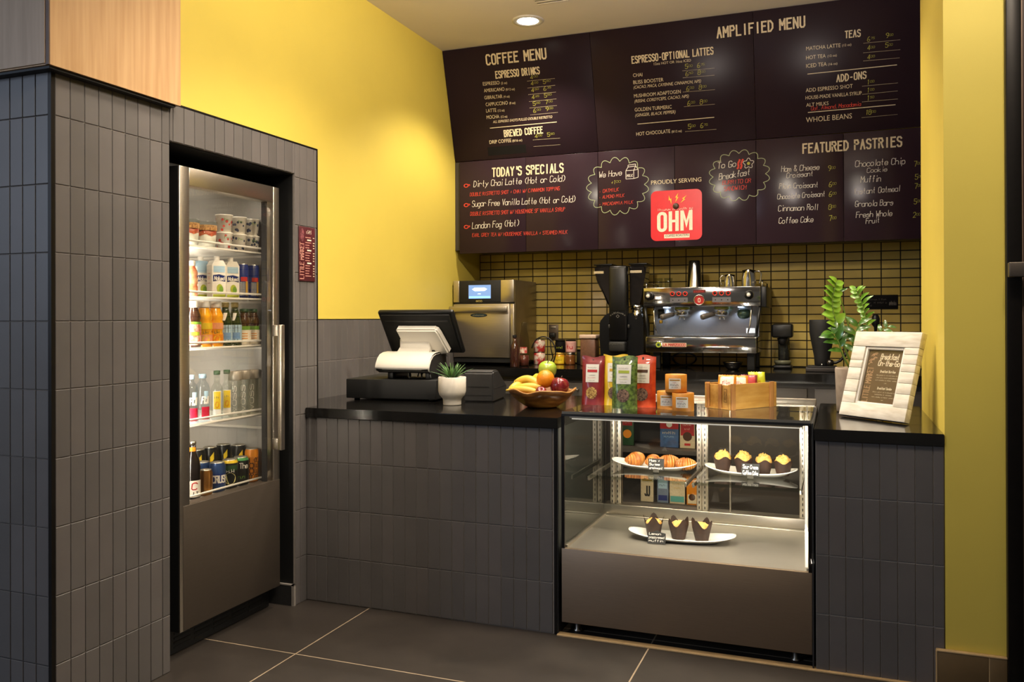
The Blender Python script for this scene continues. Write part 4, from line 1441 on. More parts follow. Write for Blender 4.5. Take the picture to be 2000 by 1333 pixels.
bottle('water_bottle', 'clear water bottle with pink label left of the mango bottles', -0.155, -0.482, SH[3] + ZS, Fj, M_fiji, M_fcap, FC, group='pink labelled water bottles', extra=fl)
Mg = [(0, 0.002), (0.022, 0.0), (0.024, 0.004), (0.024, 0.120), (0.020, 0.135), (0.012, 0.150), (0.012, 0.185), (0, 0.185)]
def ml(mb):
    label_patch(mb, 0.0246, FA, 0.034, 0.018, 0.118, M_paper)
    label_patch(mb, 0.0250, FA, 0.028, 0.044, 0.116, M_yel)
    disc(mb, cyl_map(0.0254, FA, 0.062), 0, 0, 0.008, 0.013, M_orange, 16)
    small_print(mb, cyl_map(0.0254, FA - 0.45, 0.088), 0.022, 0.009, M_navy, 112, 1)
MC = [(0, 0.184), (0.013, 0.184), (0.0135, 0.187), (0.0135, 0.200), (0, 0.201)]
for y, s in ((-0.398, 'beside the pink labelled water'), (-0.338, 'beside the grey bottles')):
    bottle('mango_water_bottle', 'slim clear bottle with yellow mango label ' + s, -0.155, y, SH[3] + ZS, Mg, M_pet, M_dgreen, MC, group='mango label bottles', extra=ml)
V = [(0, 0.002), (0.026, 0.0), (0.028, 0.003), (0.028, 0.150), (0.027, 0.153), (0.0, 0.153)]
VC = [(0, 0.1535), (0.027, 0.1535), (0.028, 0.156), (0.028, 0.190), (0.026, 0.192), (0, 0.192)]
def vl(mb):
    F = cyl_map(0.0285, FA + 0.12, 0.02)
    write_text(mb, 'VOSS', lambda u, v: F(-v, u), 0.11, 0.016, M_paper, 0.14, 0)
M_vcap = mat('grey_cap', '#a59d90', 0.4, 0.3, vary=0.05)
for y, x, s in ((-0.2855, -0.156, 'beside the mango bottles'), (-0.229, -0.156, 'in the middle of the three'), (-0.172, -0.156, 'by the fridge side')):
    bottle('still_water_bottle', 'straight grey water bottle with tall lettering ' + s, x, y, SH[3] + ZS, V, M_petg, M_vcap, VC, group='straight grey water bottles', extra=vl)

# bottom shelf
zb = SH[4] + ZS
B = [(0, 0.002), (0.028, 0.0), (0.031, 0.005), (0.031, 0.130), (0.026, 0.155), (0.015, 0.185), (0.0135, 0.215), (0, 0.216)]
def bl(mb):
    label_patch(mb, 0.0315, FA, 0.08, 0.010, 0.075, M_paper)
    write_text(mb, 'C', cyl_map(0.0319, FA - 0.1, 0.040), 0.020, 0.026, M_red, 0.16)
    write_text(mb, 'LT', cyl_map(0.0319, FA + 0.1, 0.016), 0.018, 0.014, M_ink, 0.2)
    label_patch(mb, 0.0155, FA, 0.03, 0.188, 0.204, M_orange)
bottle('soda_bottle', 'dark soda bottle with white and red label at the hinge end of the bottom shelf', -0.155, -0.540, zb, B, mat('dark_cola_bottle', '#120c0a', 0.08, vary=0.1, coat=0.6), M_alu, [(0, 0.214), (0.0145, 0.214), (0.015, 0.226), (0, 0.228)], extra=bl)
can('soda_can', 'plain copper gold can at the front of the bottom fridge shelf', -0.150, -0.470, zb, 0.0265, 0.104, mat('copper_can', '#b9803a', 0.3, 0.9, vary=0.08, scale=20, stretch=(4, 4, 1)), M_alu)
M_blue = mat('blue_soda_can', '#2a4676', 0.3, 0.4, vary=0.1, scale=20)
def cr(mb, r, h):
    label_patch(mb, r + .0004, FA, 0.074, 0.034, 0.078, M_navy)
    write_text(mb, 'CRUSH', cyl_map(r + .0008, FA - 0.62, 0.042), 0.066, 0.027, M_paper, 0.2, 0)
can('soda_can', 'blue soda can behind the copper gold can', -0.222, -0.410, zb, 0.033, 0.122, M_blue, M_alu, extra=cr)
can('soda_can', 'blue soda can with white capital letters, front of the bottom shelf', -0.155, -0.397, zb, 0.033, 0.122, M_blue, M_alu, extra=cr)
def lm(mb, r, h):
    disc(mb, cyl_map(r + .0006, FA, 0.045), 0, 0, 0.024, 0.024, mat('pale_yellow_print', '#d9cf86', 0.4, vary=0.1), 24)
    label_patch(mb, r + .0004, FA, 0.07, 0.078, 0.1, M_dgreen)
    small_print(mb, cyl_map(r + .0009, FA - 0.8, 0.070), 0.050, 0.014, M_paper, 111, 1)
can('soda_can', 'black lemonade can with pale yellow disc and yellow rim', -0.155, -0.320, zb, 0.033, 0.122, mat('black_can', '#1d1f1c', 0.3, 0.4, vary=0.1), M_alu, extra=lm, neck=M_yel)
def tc(mb, r, h):
    write_text(mb, 'The', cyl_map(r + .0008, FA - 0.2, 0.076), 0.036, 0.022, M_paper, 0.14, 0)
    small_print(mb, cyl_map(r + .0008, FA - 0.45, 0.034), 0.036, 0.014, M_green, 4, 1)
can('soda_can', 'dark can with bright green top beside the orange can', -0.155, -0.250, zb, 0.033, 0.122, bpy.data.materials['black_can'], M_alu, extra=tc, neck=mat('bright_green_neck', '#5fb06c', 0.3, 0.5, vary=0.05))
def rb(mb, r, h):
    F = cyl_map(r + .0007, FA + 0.35, 0.018)
    write_text(mb, 'ROOT', lambda u, v: F(-v - .004, u), 0.09, 0.017, M_brown, 0.24, 0)
    write_text(mb, 'BEER', lambda u, v: F(-v + .019, u), 0.09, 0.017, M_brown, 0.24, 0)
can('soda_can', 'tall orange can with brown upright letters by the fridge side', -0.160, -0.1725, zb, 0.029, 0.146, M_orange, M_alu, extra=rb)
for i, (x, y) in enumerate(((-0.298, -0.350), (-0.298, -0.275), (-0.298, -0.190), (-0.226, -0.178))):
    can('soda_can', 'dark can with yellow flash in the back row, ' + ['behind the soda bottle', 'behind the hidden blue can', 'behind the lettered blue can', 'behind the green topped can'][i], x, y, zb, 0.033, 0.160, bpy.data.materials['black_can'], M_alu, group='back row of dark cans',
        extra=lambda mb, r, h: mb.grid(lambda a, b: cyl_map(r + .0005, FA + 0.5 * a / 6, h - 0.05 + 0.03 * b - 0.02 * (6 - a) / 6)(0, 0), 7, 2, M_yel))
bottle('juice_bottle', 'peach coloured drink bottle at the hinge end of the second fridge shelf', -0.160, -0.545, SH[1] + ZS, [(p[0] * .9, p[1] * 0.78) for p in J], mat('peach_drink', '#c9613c', 0.25, col2='#e2b48a', scale=38, coat=0.5), M_white, [(p[0] * .9, p[1] * 0.78) for p in JC])

# ------------------------------------------------------------------ sign on the tile beside the fridge
t = thing('wall_sign', 'small maroon market sign on the grey tile strip beside the fridge', 'sign', (0.0015, -0.056, 1.428))
mb = MB(); mb.box((0, 0, 0), (0.004, 0.122, 0.243), mat('maroon_card', '#4e1c22', 0.4, vary=0.1, scale=30), 0.0008); mb.build('panel', t)
mb = MB()
F = frame((0.0042, 0, 0), (0, 1, 0), (0, 0, 1))
M_sal = mat('salmon_ink', '#c98d80', 0.6, vary=0.1, scale=80)
mp = plane_map(F)
write_text(mb, 'LITTLE MARKET', lambda u, v: mp(0.034 - v, 0.010 + u), 0.160, 0.028, M_sal, 0.13, 0)
mb.build('title_lettering', t)
mb = MB()
disc(mb, mp, 0.022, 0.205, 0.014, 0.030, mat('dusty_rose_ink', '#96555a', 0.6, col2='#4e1c22', scale=120), 14)
mb.build('flower_mark', t)
mb = MB()
small_print(mb, lambda u, v: mp(0.052 + u, 0.212 + v), 0.045, 0.018, M_cream2, 110, 1)
for k in range(16):
    z = 0.196 - k * 0.0115
    if k in (1, 5, 10):
        continue
    w = random.Random(k).uniform(0.025, 0.045)
    line(mb, mp, [(0.046, z), (0.046 + w, z)], 0.0032, M_sal)
    line(mb, mp, [(0.104, z), (0.116, z)], 0.0032, M_cream)
for k in (1, 5, 10):
    line(mb, mp, [(0.060, 0.196 - k * 0.0115), (0.092, 0.196 - k * 0.0115)], 0.006, M_cream2)
mb.build('price_lettering', t)
# ------------------------------------------------------------------ till on the left counter
CT = 0.862
t = thing('cash_drawer', 'wide black cash drawer on the counter under the till', 'cash drawer', (-0.020, 0.363, CT), math.atan2(0.047, 0.466))
mb = MB(); mb.box((0, 0, 0.010), (0.468, 0.44, 0.104), M_plastm, 0.004); mb.build('case', t)
for x in (0.04, 0.428):
    for y in (0.04, 0.40):
        mb = MB(); mb.lathe([(0, 0), (0.014, 0), (0.014, 0.012), (0, 0.012)], M_plast, 14, Matrix.Translation((x, y, 0))); mb.build('foot', t)

t = thing('pos_terminal', 'till with a tilted black touchscreen on a white stand', 'till', (0.30, 0.525, CT + 0.1045), 0.04)
Z0 = CT + 0.104
# curved white stand: a sheet that falls forward in a rolled lip
prof = [(-0.128, 0.046), (-0.134, 0.052), (-0.134, 0.060), (-0.126, 0.078), (-0.110, 0.100), (-0.085, 0.118), (-0.05, 0.127), (0.00, 0.130), (0.06, 0.124), (0.09, 0.112)]
mb = MB()
mb.grid(lambda i, j: Vector((-0.176 + 0.284 * j / 10, prof[i][0] + 0.010 * math.sin(PI * j / 10) * -1, prof[i][1])), len(prof), 11, M_white)
mb.grid(lambda i, j: Vector((-0.176 + 0.284 * j / 10, prof[i][0] + 0.008, prof[i][1] - 0.008)), len(prof), 11, M_white)
F = frame((-0.176, -0.01, 0.130), (0, 1, 0), (0, 0, 1))
mb.build('base_cover', t)
mb = MB()
sp_ = [(y, z - 0.004) for y, z in prof] + [(0.10, 0.03), (-0.10, 0.03)]
mb.prism([(y, z) for y, z in sp_], 0.272, M_dgrey, frame((-0.170, 0, 0), (0, 1, 0), (0, 0, 1)))
mb.build('base', t)
for x in (-0.13, 0.07):
    mb = MB()
    mb.box((x, -0.09, 0.0), (x + 0.03, 0.08, 0.032), M_plast, 0.003)
    mb.build('base_foot', t)
mb = MB()
small_print(mb, lambda u, v: Vector((-0.062 + u, -0.1305 + (v) * 0.55, 0.0715 + v * 0.85)), 0.036, 0.007, M_ink, 107, 1)
small_print(mb, lambda u, v: Vector((-0.066 + u, -0.1345 + v * 0.55, 0.0615 + v * 0.85)), 0.042, 0.005, M_ink, 136, 1)
mb.build('stand_lettering', t)
# neck leaning back, hinge housing, screen leaning over it
mb = MB()
mb.grid(lambda i, j: Vector((-0.110 + 0.176 * j + i * 0.006 * (1 - j * 1.4), -0.045 + 0.052 * i / 4 + 0.01 * math.sin(PI * i / 4), 0.118 + 0.085 * i / 4)), 5, 2, M_white)
mb.box((-0.100, -0.02, 0.115), (0.060, 0.040, 0.195), M_white, 0.006)
mb.build('neck', t)
tilt = math.atan2(0.16, 0.21)
# local frame of the screen: X along the counter, Y up the screen, Z out of its back
up_ = Vector((0, -math.sin(tilt), math.cos(tilt)))
F = frame((0, 0.085, 0.117), (1, 0, 0), up_)
mb = MB()
mb.box((-0.198, 0.0, -0.026), (0.206, 0.262, 0.0), M_plast, 0.012, F, 3)
mb.box((-0.180, 0.016, -0.002), (0.186, 0.246, 0.006), M_plastm, 0.004, F)
mb.box((-0.165, 0.205, 0.004), (0.170, 0.214, 0.0085), M_dgrey, 0.001, F)
mb.build('screen', t)
mb = MB(); mb.box((-0.188, 0.012, -0.0272), (0.196, 0.250, -0.0262), mat('dark_display_glass', '#0a0c10', 0.08, vary=0.1), 0, F); mb.build('display', t)
mb = MB()
Q = [(-0.105, 0.185), (0.112, 0.185), (0.122, 0.165), (0.148, 0.035), (0.07, 0.03), (-0.07, 0.03), (-0.085, 0.10)]
mb.prism(Q, 0.042, M_white, frame(F @ Vector((0, 0, 0.004)), (1, 0, 0), up_))
bmesh.ops.bevel(mb.bm, geom=list(mb.bm.edges), offset=0.008, segments=3, affect='EDGES')
mb.build('hinge_cover', t)
mb = MB(); mb.box((-0.075, 0.045, 0.040), (0.075, 0.060, 0.050), M_plast, 0.002, F); mb.build('hinge', t)
mb = MB()
for k, (x0, y0, x1, y1) in enumerate(((-0.02, 0.02, 0.06, -0.10), (0.02, 0.03, 0.14, -0.07), (-0.05, 0.0, 0.0, -0.12), (0.05, 0.04, 0.19, -0.02), (0.0, 0.02, 0.11, -0.11))):
    mb.tube([(x0 + (x1 - x0) * s / 8, y0 + (y1 - y0) * s / 8, 0.006 + 0.028 * math.sin(PI * s / 8) * (1 + 0.2 * k)) for s in range(9)], 0.0035, M_plast, 8)
mb.build('cable', t)

t = thing('receipt_printer', 'dark grey receipt printer behind the potted succulent', 'printer', (0.56, 0.476, CT), math.radians(9))
mb = MB()
mb.prism([(0, 0), (0.25, 0), (0.29, 0.04), (0.29, 0.06), (0.10, 0.148), (0.01, 0.148), (0, 0.138)], 0.145, M_dgrey, frame((0, 0, 0), (0, 1, 0), (0, 0, 1)))
bmesh.ops.bevel(mb.bm, geom=list(mb.bm.edges), offset=0.006, segments=2, affect='EDGES')
mb.build('case', t)
mb = MB(); mb.box((0.02, -0.0015, 0.07), (0.125, 0.0005, 0.0735), M_black); mb.box((0.01, -0.001, 0.03), (0.135, 0.0005, 0.032), M_black); mb.box((0.1452, 0.02, 0.06), (0.1462, 0.26, 0.0625), M_black, 0, Matrix.Rotation(-0.0, 4, 'X')); mb.build('lid_seam', t)

# ------------------------------------------------------------------ succulent
t = thing('potted_succulent', 'spiky green succulent in a white footed pot beside the cash drawer', 'plant', (0.570, 0.325, CT))
mb = MB(); mb.lathe([(0, 0.0), (0.041, 0.0), (0.042, 0.004), (0.0425, 0.026), (0.046, 0.032), (0.059, 0.046), (0.0635, 0.062), (0.064, 0.127), (0.062, 0.129), (0.058, 0.127), (0.057, 0.118), (0, 0.116)], mat('matt_white_pot', '#dfd7ca', 0.55, vary=0.03, scale=50), 40); mb.build('pot', t)
mb = MB(); mb.lathe([(0, 0.119), (0.057, 0.1185)], mat('potting_soil', '#2a1d14', 0.9, vary=0.3, scale=150, bump=1), 24); mb.build('soil', t)
M_succ = mat('succulent_leaf', '#3f6a3a', 0.4, col2='#6c9152', scale=30, coat=0.2)
rr = random.Random(3)
mb = MB()
for k in range(34):
    a = k * 2.39996
    ring = k / 34
    tilt_ = 0.18 + 1.05 * ring
    L = rr.uniform(0.075, 0.10) * (0.85 + 0.25 * ring)
    w0 = 0.0085
    P, Rr = [], []
    for s in range(8):
        u = s / 7
        rad = 0.008 + L * math.sin(tilt_) * u * (0.7 + 0.3 * u)
        z = 0.118 + L * math.cos(tilt_) * u * (1.15 - 0.15 * u)
        P.append((rad * math.cos(a), rad * math.sin(a), z))
        Rr.append(max(0.0006, w0 * (1 - u ** 1.6)))
    mb.tube(P, Rr, M_succ, 6, flat=0.45)
mb.build('leaves', t)

# ------------------------------------------------------------------ fruit bowl
t = thing('fruit_bowl', 'wavy rimmed brown wooden bowl holding fruit', 'bowl', (0.990, 0.375, CT))
M_bowl = mat('acacia_bowl', '#6a3d18', 0.35, col2='#9a642c', scale=14, stretch=(1, 1, 5), coat=0.3, bump=0.1)
M_bowl2 = mat('acacia_rim', '#b98a4c', 0.4, col2='#a17138', scale=20)
M_bin = mat('acacia_inside', '#7a4a20', 0.6, col2='#8f5c2c', scale=14)
def wob(r, z, a):
    f = min(1, z / 0.07)
    return r * (1 + 0.035 * f * math.sin(5 * a + 1.0) + 0.02 * f * math.sin(9 * a)), z + f * (0.006 * math.sin(5 * a + 0.5) + 0.003 * math.sin(8 * a))
mb = MB()
mb.lathe([(0, 0), (0.062, 0.0), (0.075, 0.006), (0.110, 0.030), (0.136, 0.058), (0.148, 0.076), (0.146, 0.081), (0.138, 0.078), (0.125, 0.060), (0.095, 0.030), (0.05, 0.016), (0, 0.014)], M_bowl, 48,
         mats=[M_bowl] * 5 + [M_bowl2] * 2 + [M_bin] * 4, wob=wob)
mb.build('bowl', t)
del t['category']; tag(t, t['label'], 'bowl')
def apple(label, c, r, m, rot=(0, 0)):
    t = thing('apple', label, 'apple', c)
    M = Matrix.Rotation(rot[0], 4, 'X') @ Matrix.Rotation(rot[1], 4, 'Y')
    pr_ = [(0, -0.78), (0.18, -0.86), (0.42, -0.88), (0.72, -0.70), (0.93, -0.30), (1.0, 0.12), (0.93, 0.50), (0.70, 0.80), (0.40, 0.90), (0.18, 0.82), (0, 0.66)]
    mb = MB(); mb.lathe([(a * r, b * r) for a, b in pr_], m, 28, M); mb.build('flesh', t)
    mb = MB(); mb.tube([M @ Vector(p) for p in ((0, 0, r * .64), (r * .04, 0, r * .9), (r * .14, 0, r * 1.12))], [r * .05, r * .045, r * .065], M_brown, 7); mb.build('stem', t)
M_gapple = mat('green_apple', '#86a428', 0.25, col2='#a5bb46', scale=14, coat=0.4)
M_rapple = mat('red_apple', '#5e0f1a', 0.22, col2='#8c2a2e', scale=22, stretch=(3, 3, .6), coat=0.5)
apple('shiny green apple on top of the fruit pile', (1.002, 0.415, CT + 0.163), 0.042, M_gapple, (0.3, 0.1))
apple('big dark red apple beside the orange in the fruit bowl', (1.075, 0.365, CT + 0.094), 0.043, M_rapple, (-0.15, 0.1))
apple('small red apple tucked between the orange and the bananas', (1.010, 0.300, CT + 0.071), 0.026, M_rapple, (0.6, 0.2))
t = thing('orange', 'ripe orange leaning on the green apple in the fruit bowl', 'orange', (1.014, 0.352, CT + 0.127))
mb = MB(); mb.lathe([(0.040 * math.sin(PI * i / 14), -0.040 * math.cos(PI * i / 14)) if 0 < i < 14 else (0, -0.040 if i == 0 else 0.038) for i in range(15)], mat('orange_peel', '#e58d14', 0.4, vary=0.06, scale=10, bump=0.6, bscale=260), 28); mb.build('peel', t)
mb = MB(); mb.lathe([(0, 0.0405), (0.003, 0.040), (0.0045, 0.0385), (0, 0.0375)], M_green, 8, Matrix.Rotation(0.9, 4, 'X')); mb.build('navel', t)
t = thing('lemon', 'small yellow green lemon showing behind the orange', 'lemon', (0.962, 0.396, CT + 0.124))
mb = MB(); mb.lathe([(0, -0.036), (0.005, -0.034), (0.018, -0.024), (0.025, 0), (0.018, 0.024), (0.006, 0.034), (0, 0.037)], mat('lemon_peel', '#c3bb3a', 0.4, vary=0.06, scale=12, bump=0.4, bscale=220), 22, Matrix.Rotation(1.2, 4, 'Y')); mb.build('peel', t)
M_ban = mat('banana_peel', '#dcb43c', 0.45, col2='#e8c860', scale=9)
M_btip = mat('banana_tip', '#6a5a26', 0.6, vary=0.2, scale=40)
def banana(label, c, a, L, bend, lift=0.0, r=0.0165):
    t = thing('banana', label, 'banana', c, a, 'bananas in the wooden bowl')
    N = 14
    def P(u):
        return Vector((L * (u - 0.5), bend * (1 - 4 * (u - 0.5) ** 2) * 0.35, bend * (1 - 4 * (u - 0.5) ** 2) + lift * (u - 0.5)))
    pts = [P(0.08 + 0.84 * i / N) for i in range(N + 1)]
    rs = [r * (0.42 + 0.58 * math.sin(PI * (0.12 + 0.76 * i / N)) ** 0.6) for i in range(N + 1)]
    mb = MB(); mb.tube(pts, rs, M_ban, 7); mb.build('peel', t)
    mb = MB(); mb.tube([P(0.08), P(0.02), P(-0.05)], [rs[0] * 0.98, 0.0055, 0.005], M_ban, 7); mb.build('stem', t)
    mb = MB(); mb.tube([P(0.92), P(0.955)], [rs[-1] * 0.98, 0.0035], M_btip, 7); mb.build('tip', t)
banana('uppermost banana, its back arched beside the orange', (0.925, 0.36, CT + 0.092), -0.25, 0.150, 0.030, -0.012, 0.0185)
banana('banana under the uppermost one, pointing at the red apple', (0.940, 0.322, CT + 0.082), 0.02, 0.150, 0.012, 0.01, 0.016)
banana('lowest banana along the front rim of the bowl', (0.930, 0.294, CT + 0.074), -0.06, 0.150, 0.008, -0.006, 0.0155)
banana('short banana end pointing out at the left of the bowl', (0.882, 0.345, CT + 0.084), 1.25, 0.095, 0.010, 0.01, 0.018)

# ------------------------------------------------------------------ white framed sign
bw = 0.309
ax = Vector((0.7278, -0.6858, 0))
t = thing('sign_frame', 'leaning whitewashed wooden frame with a brown breakfast menu on the counter end', 'sign', (2.228, 0.425, CT + 0.001), math.atan2(ax.y, ax.x))
th = 0.29
F = frame((0, 0.0, 0.009), (1, 0, 0), (0, math.sin(th), math.cos(th)))          # local Z comes out of the front
L = 0.345
M_ww = mat('whitewashed_plank', '#e6e0d4', 0.7, col2='#cfc6b6', scale=7, stretch=(2, 9, 9), detail=8, bump=0.3)
M_wwe = mat('whitewashed_edge', '#d8cda8', 0.6, vary=0.06, scale=12)
mb = MB()
def fb(x0, x1, y0, y1, z0=-0.028, z1=0.0, m=None, bev=0.0012):
    mb.box((x0, y0, z0), (x1, y1, z1), m or M_ww, bev, F)
fb(0, bw, 0, 0.052)
mb.build('rail', t)
mb = MB(); fb(0, bw, L - 0.060, L)
mb.build('rail', t)
rr = random.Random(5)
for x0, x1 in ((0.0, 0.062), (bw - 0.062, bw)):
    mb = MB()
    y = 0.0525
    while y < L - 0.0605:
        h = min(rr.uniform(0.030, 0.055), L - 0.0605 - y)
        if L - 0.0605 - y - h < 0.02:
            h = L - 0.0605 - y
        fb(x0, x1, y, y + h - 0.0012, -0.028, -0.0004 * rr.random())
        y += h
    mb.build('stacked_side_blocks', t)
mb = MB()
for x0, x1, y0, y1 in ((0.062, 0.072, 0.0525, L - 0.061), (bw - 0.072, bw - 0.062, 0.0525, L - 0.061), (0.072, bw - 0.072, 0.0525, 0.0625), (0.072, bw - 0.072, L - 0.071, L - 0.061)):
    fb(x0, x1, y0, y1, -0.024, -0.006, M_white, 0.002)
mb.build('inner_moulding', t)
mb = MB(); fb(0.004, bw - 0.004, 0.004, L - 0.004, -0.030, -0.0282, M_wwe, 0)
mb.build('backing', t)
mb = MB(); mb.box((bw / 2 - 0.03, 0.02, -0.034), (bw / 2 + 0.03, 0.18, -0.0305), M_wwe, 0, F)
mb.prism([(0, 0), (0.05, 0.0), (0.0, 0.16)], 0.004, M_wwe, frame((bw / 2, 0.066, 0.0005), (0, 1, 0), (0, 0, 1))); mb.build('easel_leg', t)
mb = MB(); fb(0.070, bw - 0.070, 0.060, L - 0.069, -0.020, -0.0165, mat('brown_menu_card', '#5f4a38', 0.5, vary=0.05, scale=30), 0); mb.build('card', t)
mp = lambda u, v: F @ Vector((0.072 + u, 0.062 + v, -0.0160))
mb = MB()
write_text(mb, 'LITTLE MARKET', lambda u, v: mp(0.036 - v, 0.004 + u), 0.138, 0.026, mat('tan_ink', '#b58f74', 0.6, vary=0.1, scale=90), 0.10, 0)
mb.build('side_lettering', t)
mb = MB()
rr = random.Random(2)
for k in range(9):
    a = k * 0.9
    x, y = 0.024 + 0.010 * math.cos(a), 0.178 + 0.020 * math.sin(a * 1.3)
    line(mb, mp, [(x - 0.007, y - 0.006), (x + 0.002, y + 0.004), (x + 0.010, y + 0.002)], 0.004, bpy.data.materials['tan_ink'])
mb.build('flower_mark', t)
mb = MB()
write_text(mb, 'Breakfast', lambda u, v: mp(0.060 + u, 0.176 + v), 0.085, 0.021, M_cream2, 0.16)
write_text(mb, 'On-the-Go', lambda u, v: mp(0.054 + u, 0.150 + v), 0.098, 0.021, M_cream2, 0.16)
mb.build('title_lettering', t)
mb = MB()
for w, y, h, s in ((0.070, 0.123, 0.009, 'Breakfast Burritos'), (0.100, 0.110, 0.0042, 7), (0.096, 0.100, 0.0042, 5), (0.100, 0.090, 0.0042, 6), (0.012, 0.079, 0.0042, 1),
                   (0.066, 0.056, 0.009, 'Breakfast Sandos'), (0.104, 0.043, 0.0042, 7), (0.080, 0.033, 0.0042, 4), (0.104, 0.023, 0.0042, 6), (0.012, 0.012, 0.0042, 1)):
    q = lambda u, v, *, w=w, y=y: mp(0.106 - w / 2 + u, y + v)
    if isinstance(s, str):
        write_text(mb, s, q, w, h, M_cream2, 0.15)
    else:
        small_print(mb, q, w, h, M_cream2, s * 11, s)
mb.build('menu_lettering', t)
mb = MB(); mb.box((0.071, 0.061, -0.0152), (bw - 0.071, L - 0.070, -0.0142), M_glass, 0, F); mb.build('glass', t)

# ------------------------------------------------------------------ plant in the stone pot
t = thing('potted_plant', 'tall arching green plant in a rough stone pot behind the white frame', 'plant', (2.292, 0.625, CT))
M_conc = mat('rough_stone_pot', '#8d7c6c', 0.85, col2='#a39484', scale=22, bump=0.6)
mb = MB(); mb.lathe([(0, 0), (0.070, 0.0), (0.073, 0.005), (0.079, 0.18), (0.077, 0.186), (0.070, 0.186), (0.068, 0.17), (0, 0.168)], M_conc, 36); mb.build('pot', t)
mb = MB(); mb.lathe([(0, 0.171), (0.068, 0.1705)], bpy.data.materials['potting_soil'], 24); mb.build('soil', t)
M_zz = mat('glossy_leaf', '#2c5216', 0.28, col2='#4a7a26', scale=8, coat=0.3)
M_zzl = mat('young_glossy_leaf', '#5c8f22', 0.32, col2='#86b33c', scale=8, coat=0.2)
M_zst = mat('leaf_stalk', '#6e8a3c', 0.5, vary=0.1, scale=30)
def leaf(mb, P, d, n, L, w, m):
    d, n = d.normalized(), n.normalized()
    s = d.cross(n).normalized()
    n = s.cross(d)
    def f(i, j):
        u = i / 7
        wd = w * (math.sin(PI * min(1, u ** 0.75 * 0.97 + 0.03)) ** 0.8) * 0.5
        v = (j - 1)
        return P + d * (L * u) + s * (wd * v) + n * (0.25 * wd * abs(v) + 0.10 * L * u * (1 - u) * 2 - 0.16 * L * u * u)
    mb.grid(f, 8, 3, m)
def stem(pts, n, u0, L0, w0, m, spread, seed):
    pts = [Vector(p) for p in pts]
    def at(u):
        x = u * (len(pts) - 1)
        i = min(int(x), len(pts) - 2)
        f = x - i
        p0, p1, p2, p3 = pts[max(i - 1, 0)], pts[i], pts[i + 1], pts[min(i + 2, len(pts) - 1)]
        return 0.5 * ((2 * p1) + (p2 - p0) * f + (2 * p0 - 5 * p1 + 4 * p2 - p3) * f * f + (3 * p1 - p0 - 3 * p2 + p3) * f ** 3)
    rr = random.Random(seed)
    mb = MB()
    mb.tube([at(i / 24) for i in range(25)], [0.0052 * (1 - 0.65 * i / 24) for i in range(25)], M_zst, 7)
    mb.build('stalk', t)
    mb = MB()
    for k in range(n):
        u = u0 + (0.985 - u0) * k / (n - 1)
        P = at(u)
        T = (at(min(u + .02, 1)) - at(max(u - .02, 0))).normalized()
        side = (1 if k % 2 else -1)
        out = T.cross(Vector(spread)).normalized() * side
        d = out * 0.85 + T * 0.55 + Vector((rr.uniform(-.3, .3), rr.uniform(-.35, .35), rr.uniform(-.3, .2)))
        s = math.sin(PI * (0.22 + 0.7 * (k / n)))
        leaf(mb, P, d, Vector(spread) + Vector((0, 0, .3)), L0 * (0.55 + 0.5 * s) * rr.uniform(.9, 1.1), w0 * (0.6 + 0.45 * s), m)
    mb.build('leaves', t)
Bz = 0.165
stem([(0.0, 0.0, Bz), (-0.04, -0.03, 0.27), (-0.072, -0.04, 0.37), (-0.088, -0.045, 0.46), (-0.070, -0.045, 0.545)], 19, 0.42, 0.056, 0.036, M_zzl, (0.75, -0.8, 0.35), 1)
stem([(0.02, 0.0, Bz), (0.045, -0.02, 0.27), (0.046, -0.02, 0.37), (0.030, -0.02, 0.45), (0.004, -0.02, 0.515)], 17, 0.45, 0.050, 0.024, M_zzl, (-0.85, -0.75, 0.3), 2)
stem([(0.0, 0.02, Bz), (-0.01, 0.02, 0.30), (-0.04, 0.01, 0.42), (-0.062, 0.0, 0.51)], 3, 0.93, 0.034, 0.013, M_zz, (0, -1, 0.2), 3)
stem([(-0.01, -0.02, Bz), (-0.045, -0.05, 0.235), (-0.065, -0.06, 0.295), (-0.09, -0.07, 0.335)], 7, 0.45, 0.070, 0.030, M_zz, (0.1, -1, 0.6), 4)
stem([(0.01, -0.01, Bz), (0.0, -0.03, 0.25), (0.0, -0.04, 0.32), (0.015, -0.04, 0.37)], 8, 0.35, 0.066, 0.028, M_zz, (-0.2, -1, 0.4), 5)
stem([(0.03, 0.01, Bz), (0.06, 0.01, 0.26), (0.09, 0.02, 0.325), (0.13, 0.02, 0.36)], 6, 0.6, 0.042, 0.016, M_zz, (-0.3, -1, 0.5), 6)
# ------------------------------------------------------------------ refrigerated pastry case between the counters
CX0, CX1, CB = 1.200, 2.138, 0.70
pc = thing('pastry_case', 'glass pastry case with a bronze grey front between the two counters', 'display case', (1.669, 0.35, 0))
def cb_(mb, x0, x1, y0, y1, z0, z1, m, bev=0.0):
    mb.box((x0 - 1.669, y0 - 0.35, z0), (x1 - 1.669, y1 - 0.35, z1), m, bev)
mb = MB()
cb_(mb, CX0, CX1, 0.0, 0.018, 0.053, 0.346, M_dsteel, 0.0015)
mb.build('front_panel', pc)
mb = MB()
cb_(mb, CX0 + 0.002, CX1 - 0.002, 0.019, CB, 0.075, 0.325, M_dgrey)
mb.build('machine_base', pc)
for x in (CX0 + 0.045, CX1 - 0.06):
    for y in (0.07, 0.62):
        mb = MB(); mb.lathe([(0, 0), (0.017, 0), (0.017, 0.006), (0.011, 0.010), (0.011, 0.076), (0, 0.076)], M_steelh, 16, Matrix.Translation((x - 1.669, y - 0.35, 0))); mb.build('leg', pc)
mb = MB()
